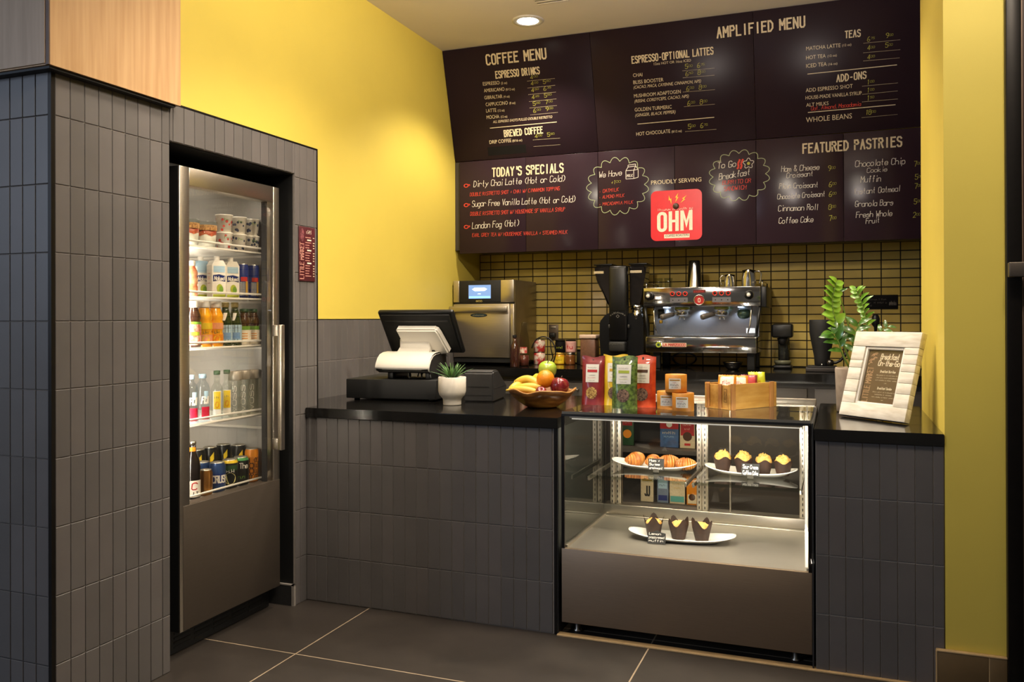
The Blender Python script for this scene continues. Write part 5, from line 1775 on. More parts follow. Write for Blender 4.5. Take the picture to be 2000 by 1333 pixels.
cb_(mb, CX0 + 0.012, CX1 - 0.012, 0.019, 0.62, 0.326, 0.345, mat('deck_steel', '#c6beb2', 0.32, 0.82, vary=0.05, scale=12, stretch=(1, 30, 1)))
cb_(mb, CX0 + 0.004, CX0 + 0.02, 0.02, 0.66, 0.3255, 0.356, M_steel, 0.002)
cb_(mb, CX1 - 0.02, CX1 - 0.004, 0.02, 0.66, 0.3255, 0.356, M_steel, 0.002)
mb.build('deck', pc)
# back frame with slotted uprights and sliding glass
mb = MB()
cb_(mb, CX0 + 0.004, CX1 - 0.004, 0.625, 0.70, 0.326, 0.395, M_steelh, 0.003)
cb_(mb, CX0 + 0.004, CX1 - 0.004, 0.60, 0.626, 0.326, 0.352, M_steelh, 0.003)
mb.build('rear_sill', pc)
for x0 in (CX0 + 0.028, 1.628, CX1 - 0.070):
    mb = MB()
    cb_(mb, x0, x0 + 0.052, 0.655, 0.690, 0.395, 0.874, M_steel, 0.002)
    cb_(mb, x0 + 0.004, x0 + 0.023, 0.644, 0.655, 0.36, 0.872, M_steel, 0.001)
    cb_(mb, x0 + 0.029, x0 + 0.048, 0.644, 0.655, 0.36, 0.872, M_steel, 0.001)
    u = mb.build('slotted_upright', pc)
    mb = MB()
    for xx in (x0 + 0.0115, x0 + 0.0365):
        for k in range(20):
            z = 0.40 + k * 0.0235
            cb_(mb, xx, xx + 0.004, 0.6432, 0.6445, z, z + 0.012, M_black)
    mb.build('slots', u)
mb = MB()
cb_(mb, CX0 + 0.05, 1.645, 0.680, 0.684, 0.395, 0.876, M_glass)
d = mb.build('sliding_door', pc)
mb = MB(); cb_(mb, 1.655, CX1 - 0.05, 0.668, 0.672, 0.395, 0.876, M_glass)
cb_(mb, 1.772, 1.778, 0.664, 0.676, 0.395, 0.876, M_steel)
mb.build('sliding_door', pc)
# glass body
mb = MB()
cb_(mb, CX0 + 0.014, CX1 - 0.014, 0.002, 0.008, 0.347, 0.876, M_glass)
mb.build('front_glass', pc)
for x in (CX0 + 0.006, CX1 - 0.012):
    mb = MB(); cb_(mb, x, x + 0.006, 0.010, 0.655, 0.357, 0.872, glassmat('side_glass', (0.86, 0.89, 0.86), 1.9) if x < 1.5 else M_glass); mb.build('side_glass', pc)
mb = MB(); cb_(mb, CX0 + 0.004, CX1 - 0.004, -0.002, 0.70, 0.8795, 0.8895, glassmat('top_glass', (0.90, 0.91, 0.90), 1.6)); mb.build('top_glass', pc)
mb = MB()
cb_(mb, CX0 + 0.0, CX0 + 0.012, 0.0, 0.012, 0.346, 0.877, M_trimblk)
cb_(mb, CX1 - 0.012, CX1, 0.0, 0.012, 0.346, 0.877, M_trimblk)
cb_(mb, CX0 + 0.002, CX1 - 0.002, -0.003, 0.006, 0.877, 0.8795, M_black)
cb_(mb, CX0 + 0.002, CX1 - 0.002, -0.003, 0.007, 0.8705, 0.8768, M_black)
cb_(mb, CX1 + 0.0005, CX1 + 0.006, 0.0, 0.69, 0.0, 0.88, M_dgrey)
mb.build('corner_trim', pc)
mb = MB()
cb_(mb, CX0 + 0.004, CX1 - 0.004, -0.0035, 0.003, 0.8796, 0.8897, M_chrome)
cb_(mb, CX0 + 0.03, CX1 - 0.03, 0.010, 0.045, 0.862, 0.873, M_steelh, 0.002)
mb.build('top_rail', pc)
mb = MB(); cb_(mb, CX0 + 0.002, CX1 - 0.001, 0.690, 0.712, 0.872, 0.905, M_steelh, 0.002)
cb_(mb, CX0 + 0.004, CX1 - 0.004, 0.66, 0.69, 0.872, 0.879, M_steelh)
mb.build('rear_rail', pc)
mb = MB(); cb_(mb, CX0 + 0.04, CX1 - 0.04, 0.014, 0.040, 0.8575, 0.8615, M_leddim); mb.build('light_strip', pc)
M_ledside = mat('led_side_strip', (1.0, 0.92, 0.78), 0.5, emit=0.7)
mb = MB(); cb_(mb, CX1 - 0.024, CX1 - 0.0145, 0.014, 0.022, 0.36, 0.85, M_ledside); mb.build('light_strip', pc)
for x0, x1 in ((CX0 + 0.045, 1.655), (1.680, CX1 - 0.045)):
    mb = MB(); cb_(mb, x0, x1, 0.20, 0.645, 0.596, 0.603, glassmat('shelf_glass', (0.92, 0.94, 0.92), 1.7))
    s = mb.build('glass_shelf', pc)
    mb = MB(); cb_(mb, x0, x1, 0.196, 0.2035, 0.592, 0.606, M_pet); mb.build('shelf_edge', s)
    mb = MB()
    cb_(mb, x0 - 0.001, x0 + 0.007, 0.22, 0.66, 0.578, 0.5955, M_steelh, 0.001)
    cb_(mb, x1 - 0.007, x1 + 0.001, 0.22, 0.66, 0.578, 0.5955, M_steelh, 0.001)
    mb.build('shelf_bracket', s)
lamp('lamp_case', 'AREA', (1.669, 0.03, 0.856), 11, (1.0, 0.90, 0.74), to=(1.669, 0.28, 0.35), size=0.85, sy=0.02)
lamp('lamp_case', 'AREA', (2.108, 0.03, 0.60), 2.5, (1.0, 0.92, 0.8), to=(1.7, 0.35, 0.5), size=0.015, sy=0.45)

# plates
def plate(label, c, a, L, Wd, up=0.018):
    t = thing('serving_plate', label, 'plate', c, a, 'white serving plates in the pastry case')
    mb = MB()
    def ring(s, z):
        P = []
        for k in range(48):
            u = 2 * PI * k / 48
            cx, sx = math.cos(u), math.sin(u)
            x = L / 2 * math.copysign(abs(cx) ** 0.85, cx) * s
            y = Wd / 2 * math.copysign(abs(sx) ** 0.7, sx) * s
            P.append(Vector((x, y, z + (up * (abs(x) / (L / 2)) ** 3 if s > 0.7 else 0))))
        return P
    R_ = [ring(0.45, 0.0005), ring(0.62, 0.001), ring(0.85, 0.010), ring(1.0, 0.016), ring(1.0, 0.019), ring(0.96, 0.0195), ring(0.84, 0.008), ring(0.7, 0.005), ring(0.3, 0.005)]
    mb.grid(lambda i, j: R_[i][j], len(R_), 48, M_ceram, closev=True)
    mb.face(R_[-1], M_ceram, True); mb.face(R_[0][::-1], M_ceram, True)
    mb.build('plate', t)
    return t
Zs = 0.6035
for args in (('white oval plate of croissants on the left glass shelf', (1.478, 0.450, Zs), -0.06, 0.375, 0.15), ('white oval plate of crumb topped muffins on the right glass shelf', (1.885, 0.44, Zs), -0.04, 0.375, 0.15), ('long white plate of dark paper muffins on the case floor', (1.625, 0.285, 0.3455), 0.07, 0.435, 0.15)):
    t = plate(*args)
    ch = t.children[0]
    lab, loc, rz, grp = t['label'], t.location.copy(), t.rotation_euler.z, t['group']
    ch.parent = None; ch.location = loc; ch.rotation_euler = (0, 0, rz); ch.name = 'serving_plate'
    bpy.data.objects.remove(t); ch.name = 'serving_plate'
    tag(ch, lab, 'plate', grp)

# croissants
M_cro = mat('baked_croissant', '#84450f', 0.4, col2='#b06c26', scale=16, stretch=(1, 1, 1), bump=0.4, bscale=50, coat=0.15)
M_cro2 = mat('croissant_cut', '#8a4a1a', 0.6, col2='#c9803a', scale=40)
M_cro3 = mat('croissant_pale_layer', '#b06a26', 0.5, col2='#d0944a', scale=30, bump=0.3, bscale=70)
def croissant(label, c, a, s=1.0, open_=False):
    o_m = MB()
    N, Sg = 78, 20
    def f(i, j):
        u = i / (N - 1)
        ang = (u - 0.5) * 2.1
        R0 = 0.050 * s
        r = 0.033 * s * (math.sin(PI * (0.06 + 0.88 * u)) ** 0.85)
        st = abs(u - 0.5) * 13
        fr_ = (st + 0.5) % 1.0
        r *= 1.10 - 0.26 * fr_ ** 1.5
        b = 2 * PI * j / Sg
        rad = R0 + r * math.cos(b)
        return Vector((rad * math.sin(ang), R0 * 0.9 - rad * math.cos(ang), max(0, 0.027 * s + r * 0.92 * math.sin(b + 0.25 * math.sin(ang)))))
    def pick(i, j):
        fr_ = (abs(i / (N - 1) - 0.5) * 13 + 0.5) % 1.0
        return M_cro3 if fr_ > 0.62 else M_cro
    vs = o_m.grid(f, N, Sg, M_cro, closev=True, mf=pick)
    for row in (vs[0], vs[-1]):
        fc = o_m.bm.faces.new(row); fc.material_index = o_m.mi(M_cro2)
    o = o_m.build('croissant', None, c)
    o.rotation_euler = (0, 0, a)
    return tag(o, label, 'croissant', 'croissants on the oval plate')
zc = Zs + 0.0075
croissant('croissant at the left end of the plate, its tip towards the glass', (1.392, 0.462, zc), 1.05, 1.0)
croissant('second croissant from the left, seen end on', (1.468, 0.455, zc), 1.42, 0.90)
croissant('third croissant, behind the ham and swiss sign', (1.540, 0.450, zc), 0.30, 0.97)
croissant('croissant at the right end of the plate', (1.618, 0.425, zc), 0.10, 0.90)

# muffins in folded paper
M_mpap = mat('brown_muffin_paper', '#2a1910', 0.7, col2='#3a2418', scale=30, bump=0.3)
M_crumb = mat('crumb_topping', '#b98a3c', 0.8, col2='#dcb868', scale=90, bump=1.0, bscale=120)
M_lem = mat('lemon_muffin_top', '#c08a3c', 0.7, col2='#dcae62', scale=50, bump=0.6, bscale=90)
def muffin(label, c, a, s, top, hi, group, dome=0.0, rough=0.05):
    t = thing('muffin', label, 'muffin', c, a, group)
    mb = MB()
    def f(i, j):
        b = 2 * PI * j / 32
        pk = (abs(math.cos(2 * b)) ** 2.2)
        H = (0.050 + hi * pk) * s
        u = i / 6
        r = (0.0245 + 0.0125 * u + 0.003 * u * u * pk) * s * (1 + 0.02 * math.sin(8 * b))
        return Vector((r * math.cos(b), r * math.sin(b), H * u))
    vs = mb.grid(f, 7, 32, M_mpap, closev=True)
    mb.face([f(0, j) for j in range(32)][::-1], M_mpap)
    mb.build('paper_cup', t)
    mb = MB()
    def g(i, j):
        u, b = i / 8, 2 * PI * j / 28
        r = ((0.0335 if dome > 0 else 0.0315) * s) * math.sin(u * PI / 2)
        p = Vector((r * math.cos(b), r * math.sin(b), (0.048 + 0.3 * min(dome, 0) + (0.026 + dome) * math.cos(u * PI / 2)) * s))
        n_ = noise.noise(p * 120 + Vector(c) * 31)
        return p * (1 + math.cos(u * PI / 2) ** 0.5 * (rough * n_ + 0.6 * rough * noise.noise(p * 320)))
    mb.grid(g, 9, 28, top, closev=True)
    mb.build('top', t)
zm = Zs + 0.0085
for i, (x, y) in enumerate(((1.771, 0.440), (1.856, 0.437), (1.938, 0.433), (2.014, 0.431))):
    muffin('crumb topped muffin in brown paper, ' + ['at the left end of the muffin plate', 'just left of the coffee cake sign', 'just right of the coffee cake sign', 'at the right end of the muffin plate'][i], (x, y, zm), i * 0.7 + 0.4, 1.06 if i < 2 else 1.0, M_crumb, 0.014, 'crumb topped muffins', 0.008, 0.13)
for i, (x, y) in enumerate(((1.508, 0.295), (1.612, 0.288), (1.706, 0.290))):
    muffin('lemon muffin in a tall folded dark paper, ' + ['nearest its chalk sign', 'middle of the long plate', 'farthest from its chalk sign'][i], (x, y, 0.3525), 0.2 + i * 0.5, 1.08, M_lem, 0.030, 'lemon muffins', -0.006, 0.09)

# chalk signs
M_slate = mat('black_chalkboard', '#1f1e1d', 0.7, vary=0.15, scale=40)
def chalk_sign(label, c, a, w, h, lines, arch=False, lean=0.18, clip=True):
    t = thing('chalk_sign', label, 'sign', c, a)
    F = frame((-w / 2, 0, 0.012 if clip else 0.001), (1, 0, 0), (0, math.sin(lean), math.cos(lean)))
    P = [(0, 0), (w, 0), (w, h)] + ([(w * .7, h * 1.1), (w * .5, h * 1.28), (w * .3, h * 1.1)] if arch else []) + [(0, h)]
    mb = MB(); mb.prism(P, 0.003, M_slate, F); mb.build('board', t)
    mb = MB()
    n = len(lines)
    for k, s in enumerate(lines):
        y = h * (1 - (k + 0.85) / (n + 0.1)) + (0.1 * h if arch else 0)
        write_text(mb, s, lambda u, v, *, y=y: F @ Vector((w * .08 + u, y + v, 0.0036)), w * min(.84, .13 * len(s)), h * 0.6 / n, M_paper, 0.15, 0.05, 0.06)
    mb.build('chalk_lettering', t)
    if clip:
        mb = MB(); mb.box((-0.012, -0.012, 0), (0.012, 0.012, 0.004), M_pet); mb.box((-0.012, -0.004, 0.004), (0.012, -0.0005, 0.018), M_alu); mb.build('stand', t)
chalk_sign('black chalk sign reading ham and swiss in front of the croissants', (1.507, 0.350, 0.6035), 0.05, 0.066, 0.048, ['Ham +', 'Swiss', 'croissant'])
chalk_sign('black chalk sign reading coffee cake in front of the muffins', (1.893, 0.345, 0.6035), 0.0, 0.070, 0.050, ['Sour Cream', 'Coffee Cake'])
chalk_sign('small arched chalk sign leaning on the long plate of lemon muffins', (1.540, 0.192, 0.3455), 0.06, 0.072, 0.042, ['Lemon', 'poppyseed', 'muffin'], True, 0.3, False)

# ------------------------------------------------------------------ goods on top of the case
ZT = 0.8898
def pouch(label, c, a, w, h, m, m_lab, bar, win, lean=0.05, seed=0):
    t = thing('snack_pouch', label, 'pouch', c, a, 'snack pouches standing on the case')
    def S_(u, v, side, off=0.0):
        bulge = 0.026 * (1 - v) ** 0.55 * (1 - (2 * u - 1) ** 4) ** 0.8 * (1 if v > 0.02 else 1)
        bulge *= (1 - max(0, (v - 0.86) / 0.14))
        wv = 0.002 * math.sin(9 * v + 7 * u + seed) * (1 - v)
        wx = w * (1 - 0.03 * math.sin(PI * v))
        zz = h * v + 0.004 * math.sin(7 * u + seed) * (v > 0.95)
        y = -side * (bulge + wv + 0.0006 + off) + math.sin(lean) * h * v
        return Vector(((u - 0.5) * wx, y, zz))
    mb = MB()
    NU, NV = 15, 22
    for sd in (1, -1):
        mb.grid(lambda i, j, sd=sd: S_(i / (NU - 1), j / (NV - 1), sd), NU, NV, m)
    mb.face([S_(i / (NU - 1), 0, 1) for i in range(NU)] + [S_(1 - i / (NU - 1), 0, -1) for i in range(NU)], m)
    mb.build('film', t)
    fm = lambda u, v: S_(u, v, 1, 0.0011)
    fm2 = lambda u, v: S_(u, v, 1, 0.0018)
    mb = MB()
    mb.grid(lambda i, j: fm(0.20 + 0.58 * i / 8, 0.47 + 0.37 * j / 8), 9, 9, m_lab)
    mb.build('paper_label', t)
    mb = MB()
    mb.grid(lambda i, j: fm2(0.27 + 0.44 * i / 6, 0.675 + 0.055 * j), 7, 2, bar)
    small_print(mb, lambda u, v: fm2(0.28 + u, 0.755 + v), 0.40, 0.035, mat('soft_grey_ink', '#9a948a', 0.6, vary=0.1), 120, 1)
    small_print(mb, lambda u, v: fm2(0.34 + u, 0.60 + v), 0.30, 0.030, M_ink, 148, 1)
    small_print(mb, lambda u, v: fm2(0.30 + u, 0.55 + v), 0.38, 0.028, bar, 181, 2)
    small_print(mb, lambda u, v: fm2(0.36 + u, 0.50 + v), 0.26, 0.02, M_ink, 173, 2)
    mb.build('label_lettering', t)
    mb = MB()
    vv = [[mb.bm.verts.new(fm(0.48 + 0.25 * (i / 6) * math.cos(2 * PI * j / 24), 0.25 + 0.125 * (i / 6) * math.sin(2 * PI * j / 24))) for j in range(24)] for i in range(1, 7)]
    for i in range(5):
        for j in range(24):
            f_ = mb.bm.faces.new((vv[i][j], vv[i + 1][j], vv[i + 1][(j + 1) % 24], vv[i][(j + 1) % 24])); f_.material_index = mb.mi(win); f_.smooth = True
    f_ = mb.bm.faces.new(vv[0]); f_.material_index = mb.mi(win)
    mb.build('clear_window', t)
    mb = MB(); disc(mb, lambda u, v: S_(0.5 + u / w, 0.94 + v / h, 1, 0.0012), 0, 0, 0.004, 0.004, M_black, 14); mb.build('hang_hole', t)
M_gran = mat('oat_clusters', '#7a4a20', 0.7, col2='#d9b264', scale=130, contrast=0.2, bump=1.0)
M_grand = mat('dark_clusters', '#3c2a24', 0.7, col2='#8d6f5c', scale=130, contrast=0.2, bump=1.0)
pouch('dark red snack pouch with golden oats in its window', (1.250, 0.290, ZT), 0.0, 0.100, 0.205, mat('maroon_film', '#7a1a1c', 0.38, col2='#8e2624', scale=30, coat=0.3), M_paper, M_red, M_gran, seed=1)
pouch('yellow snack pouch wedged behind the dark red and green ones', (1.345, 0.300, ZT), 0.05, 0.105, 0.212, mat('yellow_film', '#e0b91c', 0.38, vary=0.05, scale=30, coat=0.3), M_paper, M_gold, M_grand, seed=2)
pouch('mottled green snack pouch in the middle of the case top', (1.411, 0.190, ZT), 0.02, 0.106, 0.212, mat('mottled_green_film', '#3e5220', 0.38, col2='#76903f', scale=70, coat=0.3, contrast=0.3), M_paper, M_lime, M_grand, seed=3)
pouch('orange red snack pouch behind the green one', (1.470, 0.268, ZT), 0.02, 0.108, 0.212, mat('vermilion_film', '#b83414', 0.38, col2='#d4532a', scale=34, coat=0.3), M_paper, M_brown, M_grand, seed=4)

def tin(label, x, y, z):
    t = thing('tea_tin', label, 'tin', (x, y, z), 0, 'round orange tins stacked on the case')
    m = bpy.data.materials.get('orange_tin_paper') or mat('orange_tin_paper', '#c27a24', 0.45, col2='#cf8c36', scale=30)
    mb = MB(); mb.lathe([(0, 0), (0.0425, 0), (0.043, 0.002), (0.043, 0.070), (0.0415, 0.071), (0.0395, 0.068), (0, 0.068)], m, 40); mb.build('body', t)
    a = -PI / 2 + 0.05
    mb = MB(); label_patch(mb, 0.0434, a, 0.050, 0.014, 0.056, M_paper); mb.build('paper_label', t)
    mb = MB()
    w, r = 0.042, 0.0438
    label_patch(mb, r, a, w, 0.047, 0.052, mat('ochre_ink', '#b8862e', 0.6, vary=0.1))
    small_print(mb, cyl_map(r, a - 0.010 / r, 0.038), 0.018, 0.006, M_red, 143, 1)
    small_print(mb, cyl_map(r, a - 0.018 / r, 0.027), 0.036, 0.008, M_ink, 155, 1)
    small_print(mb, cyl_map(r, a - 0.014 / r, 0.019), 0.028, 0.004, M_ink, 167, 2)
    mb.build('label_lettering', t)
tin('lower orange tin next to the orange red pouch', 1.578, 0.240, ZT)
tin('lower orange tin nearest the wooden crate', 1.650, 0.185, ZT)
tin('orange tin balanced on top of the other two', 1.617, 0.214, ZT + 0.0708)

# wooden crate and its snack bags
ca = math.atan2(0.226, 0.164)
t = thing('wooden_crate', 'small open wooden crate of snack bags on the case', 'crate', (1.823, 0.246, ZT), ca)
M_cr = mat('pale_crate_wood', '#bd8a3c', 0.55, col2='#cfa052', scale=6, stretch=(1.5, 9, 9), detail=6)
M_cr2 = mat('reddish_crate_batten', '#a8703a', 0.55, col2='#b9844a', scale=6, stretch=(9, 9, 1.5), detail=6)
CL, CW, CH = 0.279, 0.133, 0.102
mb = MB(); mb.box((0.004, 0.004, 0.001), (CL - 0.004, CW - 0.004, 0.007), M_cr); mb.build('floor_board', t)
for y in (0.0, CW - 0.007):
    mb = MB(); mb.box((0, y, 0.001), (CL, y + 0.007, CH), M_cr, 0.001); mb.build('side_board', t)
for x in (0.008, CL - 0.015):
    mb = MB(); mb.box((x, 0.0075, 0.001), (x + 0.007, CW - 0.0075, CH - 0.004), M_cr, 0.001); mb.build('end_board', t)
for x, y in ((0.006, -0.006), (CL - 0.045, -0.006), (0.006, CW), (CL - 0.045, CW)):
    mb = MB(); mb.box((x, y, 0.0), (x + 0.024, y + 0.006, CH + 0.003), M_cr2, 0.001); mb.build('batten', t)
for y in (0.045, CW - 0.02):
    mb = MB(); mb.box((0.0015, y, 0.001), (0.0075, y + 0.018, CH), M_cr2, 0.001); mb.build('batten', t)
mb = MB()
F = frame((0.0076, CW - 0.012, 0), (0, -1, 0), (0, 0, 1))
line(mb, plane_map(F), [(0.085, 0.03), (0.100, 0.03), (0.100, 0.082), (0.085, 0.082), (0.085, 0.03)], 0.0014, M_brown)
line(mb, plane_map(F), [(0.089, 0.038), (0.089, 0.072)], 0.0016, M_brown)
line(mb, plane_map(F), [(0.0935, 0.038), (0.0935, 0.052), (0.0975, 0.060), (0.0935, 0.072)], 0.0016, M_brown)
mb.build('stamped_mark', t)
cm = Matrix.Translation((1.823, 0.246, ZT)) @ Matrix.Rotation(ca, 4, 'Z')
def bag(label, x, y, z, a, tilt, m, m2, w=0.085, h=0.10):
    c = cm @ Vector((x, y, z))
    t = thing('snack_bag', label, 'snack bag', c, ca + a, 'little snack bags in the crate')
    Mr = Matrix.Rotation(tilt, 4, 'X')
    def S_(u, v, sd):
        bl = 0.014 * (1 - (2 * u - 1) ** 4) * (1 - abs(2 * v - 1) ** 5) + 0.002 * math.sin(11 * u + 5 * v)
        zig_ = 0.0015 * math.sin(40 * u) if v in (0, 1) else 0
        return Mr @ Vector(((u - 0.5) * w, -sd * max(0.0004, bl), (v - 0.5) * h + zig_))
    mb = MB()
    for sd in (1, -1):
        mb.grid(lambda i, j, sd=sd: S_(i / 14, j / 14, sd), 15, 15, m)
    mb.build('film', t)
    mb = MB()
    mb.grid(lambda i, j: S_(0.12 + 0.76 * i / 8, 0.45 + 0.42 * j / 8, 1.06), 9, 9, m2)
    small_print(mb, lambda u, v: S_(0.25 + u, 0.55 + v, 1.12), 0.5, 0.16, M_red, 134, 1)
    mb.build('print', t)
M_bw, M_bo = mat('white_bag_film', '#e9e2d2', 0.35, vary=0.04, scale=30, coat=0.2), mat('orange_bag_film', '#df8a24', 0.35, vary=0.06, scale=30, coat=0.2)
M_bm, M_bl_ = mat('maroon_bag_film', '#7d1a26', 0.35, vary=0.06, scale=30, coat=0.2), mat('lime_bag_film', '#c9cf2c', 0.35, vary=0.06, scale=30, coat=0.2)
bag('orange and white snack bag at the near end of the crate', 0.052, 0.062, 0.088, -0.95, -0.5, M_bo, M_bw, 0.072, 0.105)
bag('orange snack bag with cream panel in the middle of the crate', 0.125, 0.062, 0.082, -0.85, -0.45, M_bo, M_bw, 0.070, 0.105)
bag('dark red snack bag between the orange and lime ones', 0.182, 0.062, 0.084, -0.9, -0.4, M_bm, M_red, 0.068, 0.10)
bag('lime yellow snack bag at the far end of the crate', 0.232, 0.062, 0.088, -0.7, -0.3, M_bl_, M_bl_, 0.068, 0.11)
# ------------------------------------------------------------------ things on the back worktop
ZB = 0.9455
# rapid oven
OX0, OX1, OY = -0.188, 0.247, 1.95
t = thing('rapid_oven', 'tall steel countertop oven with a lit blue display against the yellow wall', 'oven', (0.03, 2.16, ZB))
def ob(mb, x0, x1, y0, y1, z0, z1, m, bev=0.0):
    mb.box((x0 - 0.03, y0 - 2.16, z0 - ZB), (x1 - 0.03, y1 - 2.16, z1 - ZB), m, bev)
M_oven = mat('oven_side_steel', '#8f8268', 0.35, 0.9, vary=0.08, scale=9, stretch=(20, 1, 1))
mb = MB(); ob(mb, OX0, OX1, OY + 0.03, 2.39, ZB + 0.02, 1.512, M_oven, 0.003); mb.build('body', t)
for x in (OX0 + 0.04, OX1 - 0.04):
    for y in (OY + 0.07, 2.34):
        mb = MB(); mb.lathe([(0, 0), (0.018, 0), (0.018, 0.022), (0, 0.022)], M_plast, 14, Matrix.Translation((x - 0.03, y - 2.16, 0))); mb.build('foot', t)
mb = MB()
ob(mb, OX0, -0.145, OY + 0.004, OY + 0.03, 1.367, 1.512, M_steel, 0.003)
mb.build('front_cheek', t)
mb = MB()
ob(mb, 0.155, OX1, OY + 0.004, OY + 0.03, 1.367, 1.512, M_steel, 0.003)
mb.build('front_cheek', t)
mb = MB(); ob(mb, -0.1448, 0.1548, OY + 0.006, OY + 0.03, 1.367, 1.511, M_plastm, 0.002)
ob(mb, OX0 + 0.002, OX1 - 0.002, OY + 0.012, OY + 0.03, 1.358, 1.3665, M_black); cp = mb.build('control_panel', t)
mb = MB(); ob(mb, -0.076, 0.084, OY + 0.0048, OY + 0.006, 1.391, 1.481, mat('blue_display', (0.10, 0.17, 0.32), 0.3, emit=1.6)); scr = mb.build('display', cp)
F = frame((-0.076 - 0.03, OY + 0.0045 - 2.16, 1.391 - ZB), (1, 0, 0), (0, 0, 1))
M_dw = mat('display_white', (0.9, 0.95, 1.0), 0.3, emit=2.2)
mb = MB()
mp = plane_map(F)
mb.face([mp(*p) for p in ((0.026, 0.062), (0.045, 0.050), (0.115, 0.050), (0.134, 0.062), (0.115, 0.072), (0.045, 0.072))], M_dw)
small_print(mb, plane_map(F, 0.066, 0.028), 0.026, 0.009, M_dw, 90, 1)
patch(mb, plane_map(F, 0.004, 0.002), 0.152, 0.014, mat('display_bar', (0.16, 0.38, 0.85), 0.3, emit=1.6))
mb.build('display_image', cp)
mb = MB(); write_text(mb, 'eco', plane_map(frame((-0.022 - 0.03, OY + 0.0052 - 2.16, 1.3695 - ZB), (1, 0, 0), (0, 0, 1))), 0.044, 0.015, M_alu, 0.22, 0); mb.build('lettering', cp)
mb = MB(); ob(mb, OX0 + 0.002, OX1 - 0.030, OY, OY + 0.028, 1.000, 1.355, M_steelh, 0.004); dr_ = mb.build('door', t)
mb = MB(); ob(mb, OX1 - 0.028, OX1 - 0.001, OY + 0.010, OY + 0.029, 1.000, 1.355, M_steel, 0.003); mb.build('hinge_post', t)
mb = MB(); ob(mb, OX0 - 0.010, OX1 - 0.030, OY - 0.045, OY - 0.022, 1.300, 1.340, M_steelh, 0.006)
for x in (OX0 + 0.03, OX1 - 0.08):
    ob(mb, x, x + 0.03, OY - 0.024, OY + 0.002, 1.306, 1.334, M_steelh, 0.002)
mb.build('handle', dr_)
mb = MB()
F = frame((0.0 - 0.03, OY - 0.001 - 2.16, 1.280 - ZB), (1, 0, 0), (0, 0, 1))
disc(mb, plane_map(F), 0, 0, 0.060, 0.013, M_ink, 32)
disc(mb, plane_map(F, z=0.001), 0, 0, 0.054, 0.0095, mat('badge_blue', '#3d5a70', 0.3, vary=0.05), 32)
small_print(mb, plane_map(F, -0.042, -0.005, z=0.0016), 0.082, 0.010, M_alu, 119, 1)
mb.build('badge', dr_)
mb = MB(); ob(mb, OX0 + 0.002, OX1 - 0.002, OY + 0.012, OY + 0.03, 0.968, 0.996, M_plastm); mb.build('lower_grille', t)

# electrical outlet
t = thing('wall_outlet', 'steel outlet plate with a black plug on the tiled wall', 'outlet', (0.364, 2.424, 1.16))
mb = MB(); mb.box((-0.036, -0.004, -0.056), (0.036, 0, 0.056), mat('bronze_plate', '#6d5f50', 0.4, 0.6, vary=0.05), 0.002); mb.build('plate', t)
mb = MB(); mb.box((-0.018, -0.006, 0.026), (0.018, -0.004, 0.042), M_alu, 0.001); mb.build('tested_sticker', t)
mb = MB(); mb.box((-0.024, -0.034, -0.036), (0.020, -0.005, -0.002), M_plast, 0.006); mb.build('plug', t)
mb = MB(); mb.tube([(0, -0.03, -0.02), (0.0, -0.07, -0.05), (0.01, -0.09, -0.11), (0.02, -0.08, -0.17), (0.0, -0.07, -0.208)], 0.004, M_plast, 8); mb.build('cord', t)

def jar(name, label, cat, x, y, z, r, h, body, lid, lidh, lab=None, word='', ink=None, group=None):
    t = thing(name, label, cat, (x, y, z), 0, group)
    mb = MB(); mb.lathe([(0, 0), (r * .92, 0), (r, 0.004), (r, h - lidh - 0.008), (r * .9, h - lidh), (0, h - lidh)], body, 26); mb.build('body', t)
    mb = MB(); mb.lathe([(r * .93, h - lidh), (r * .95, h - lidh + .001), (r * .95, h - 0.002), (r * .9, h), (0, h)], lid, 26); mb.build('lid', t)
    if lab:
        mb = MB(); label_patch(mb, r + .0004, -PI / 2 + 0.25, r * 1.9, 0.008, h - lidh - 0.012, lab); mb.build('paper_label', t)
    if word:
        mb = MB(); (small_print(mb, cyl_map(r + .0009, -PI / 2 + 0.25 - 0.75, h * .30), r * 1.4, h * .20, ink, len(word) * 3, 1) if word != 'tu' else write_text(mb, word, cyl_map(r + .0009, -PI / 2 + 0.25 - 0.75, h * .30), r * 1.1, h * .3, ink, 0.2, 0)); mb.build('lettering', t)
GJ = 'little jars in stacks by the outlet'
M_honey = mat('honey', '#d99a28', 0.15, vary=0.08, coat=0.5)
jar('spread_jar', 'yellow jar at the bottom left of the jar stacks', 'jar', 0.452, 2.28, ZB, 0.038, 0.081, M_honey, M_gold, 0.014, M_yel, 'HONEY', M_brown, GJ)
jar('spread_jar', 'black jar standing on the yellow jar', 'jar', 0.460, 2.28, ZB + 0.082, 0.036, 0.085, M_ink, M_ink, 0.012, None, 'JOE', M_lime, GJ)
jar('spread_jar', 'brown jar at the bottom right of the jar stacks', 'jar', 0.530, 2.28, ZB, 0.035, 0.081, mat('chocolate_spread', '#7a4a22', 0.2, vary=0.1, coat=0.5), M_alu, 0.014, bpy.data.materials['chocolate_spread'], '', None, GJ)
jar('spread_jar', 'pink jar standing on the brown jar', 'jar', 0.534, 2.28, ZB + 0.082, 0.037, 0.085, M_pink, M_ink, 0.008, M_pink, 'tu', M_red, GJ)
jar('spread_jar', 'dark jar half hidden at the right of the jar stacks', 'jar', 0.592, 2.335, ZB, 0.03, 0.10, M_dgrey, M_ink, 0.012, None, '', None, GJ)
M_canw = mat('red_and_white_can', '#d8cbb8', 0.4, col2='#b52a26', scale=26, contrast=0.5)
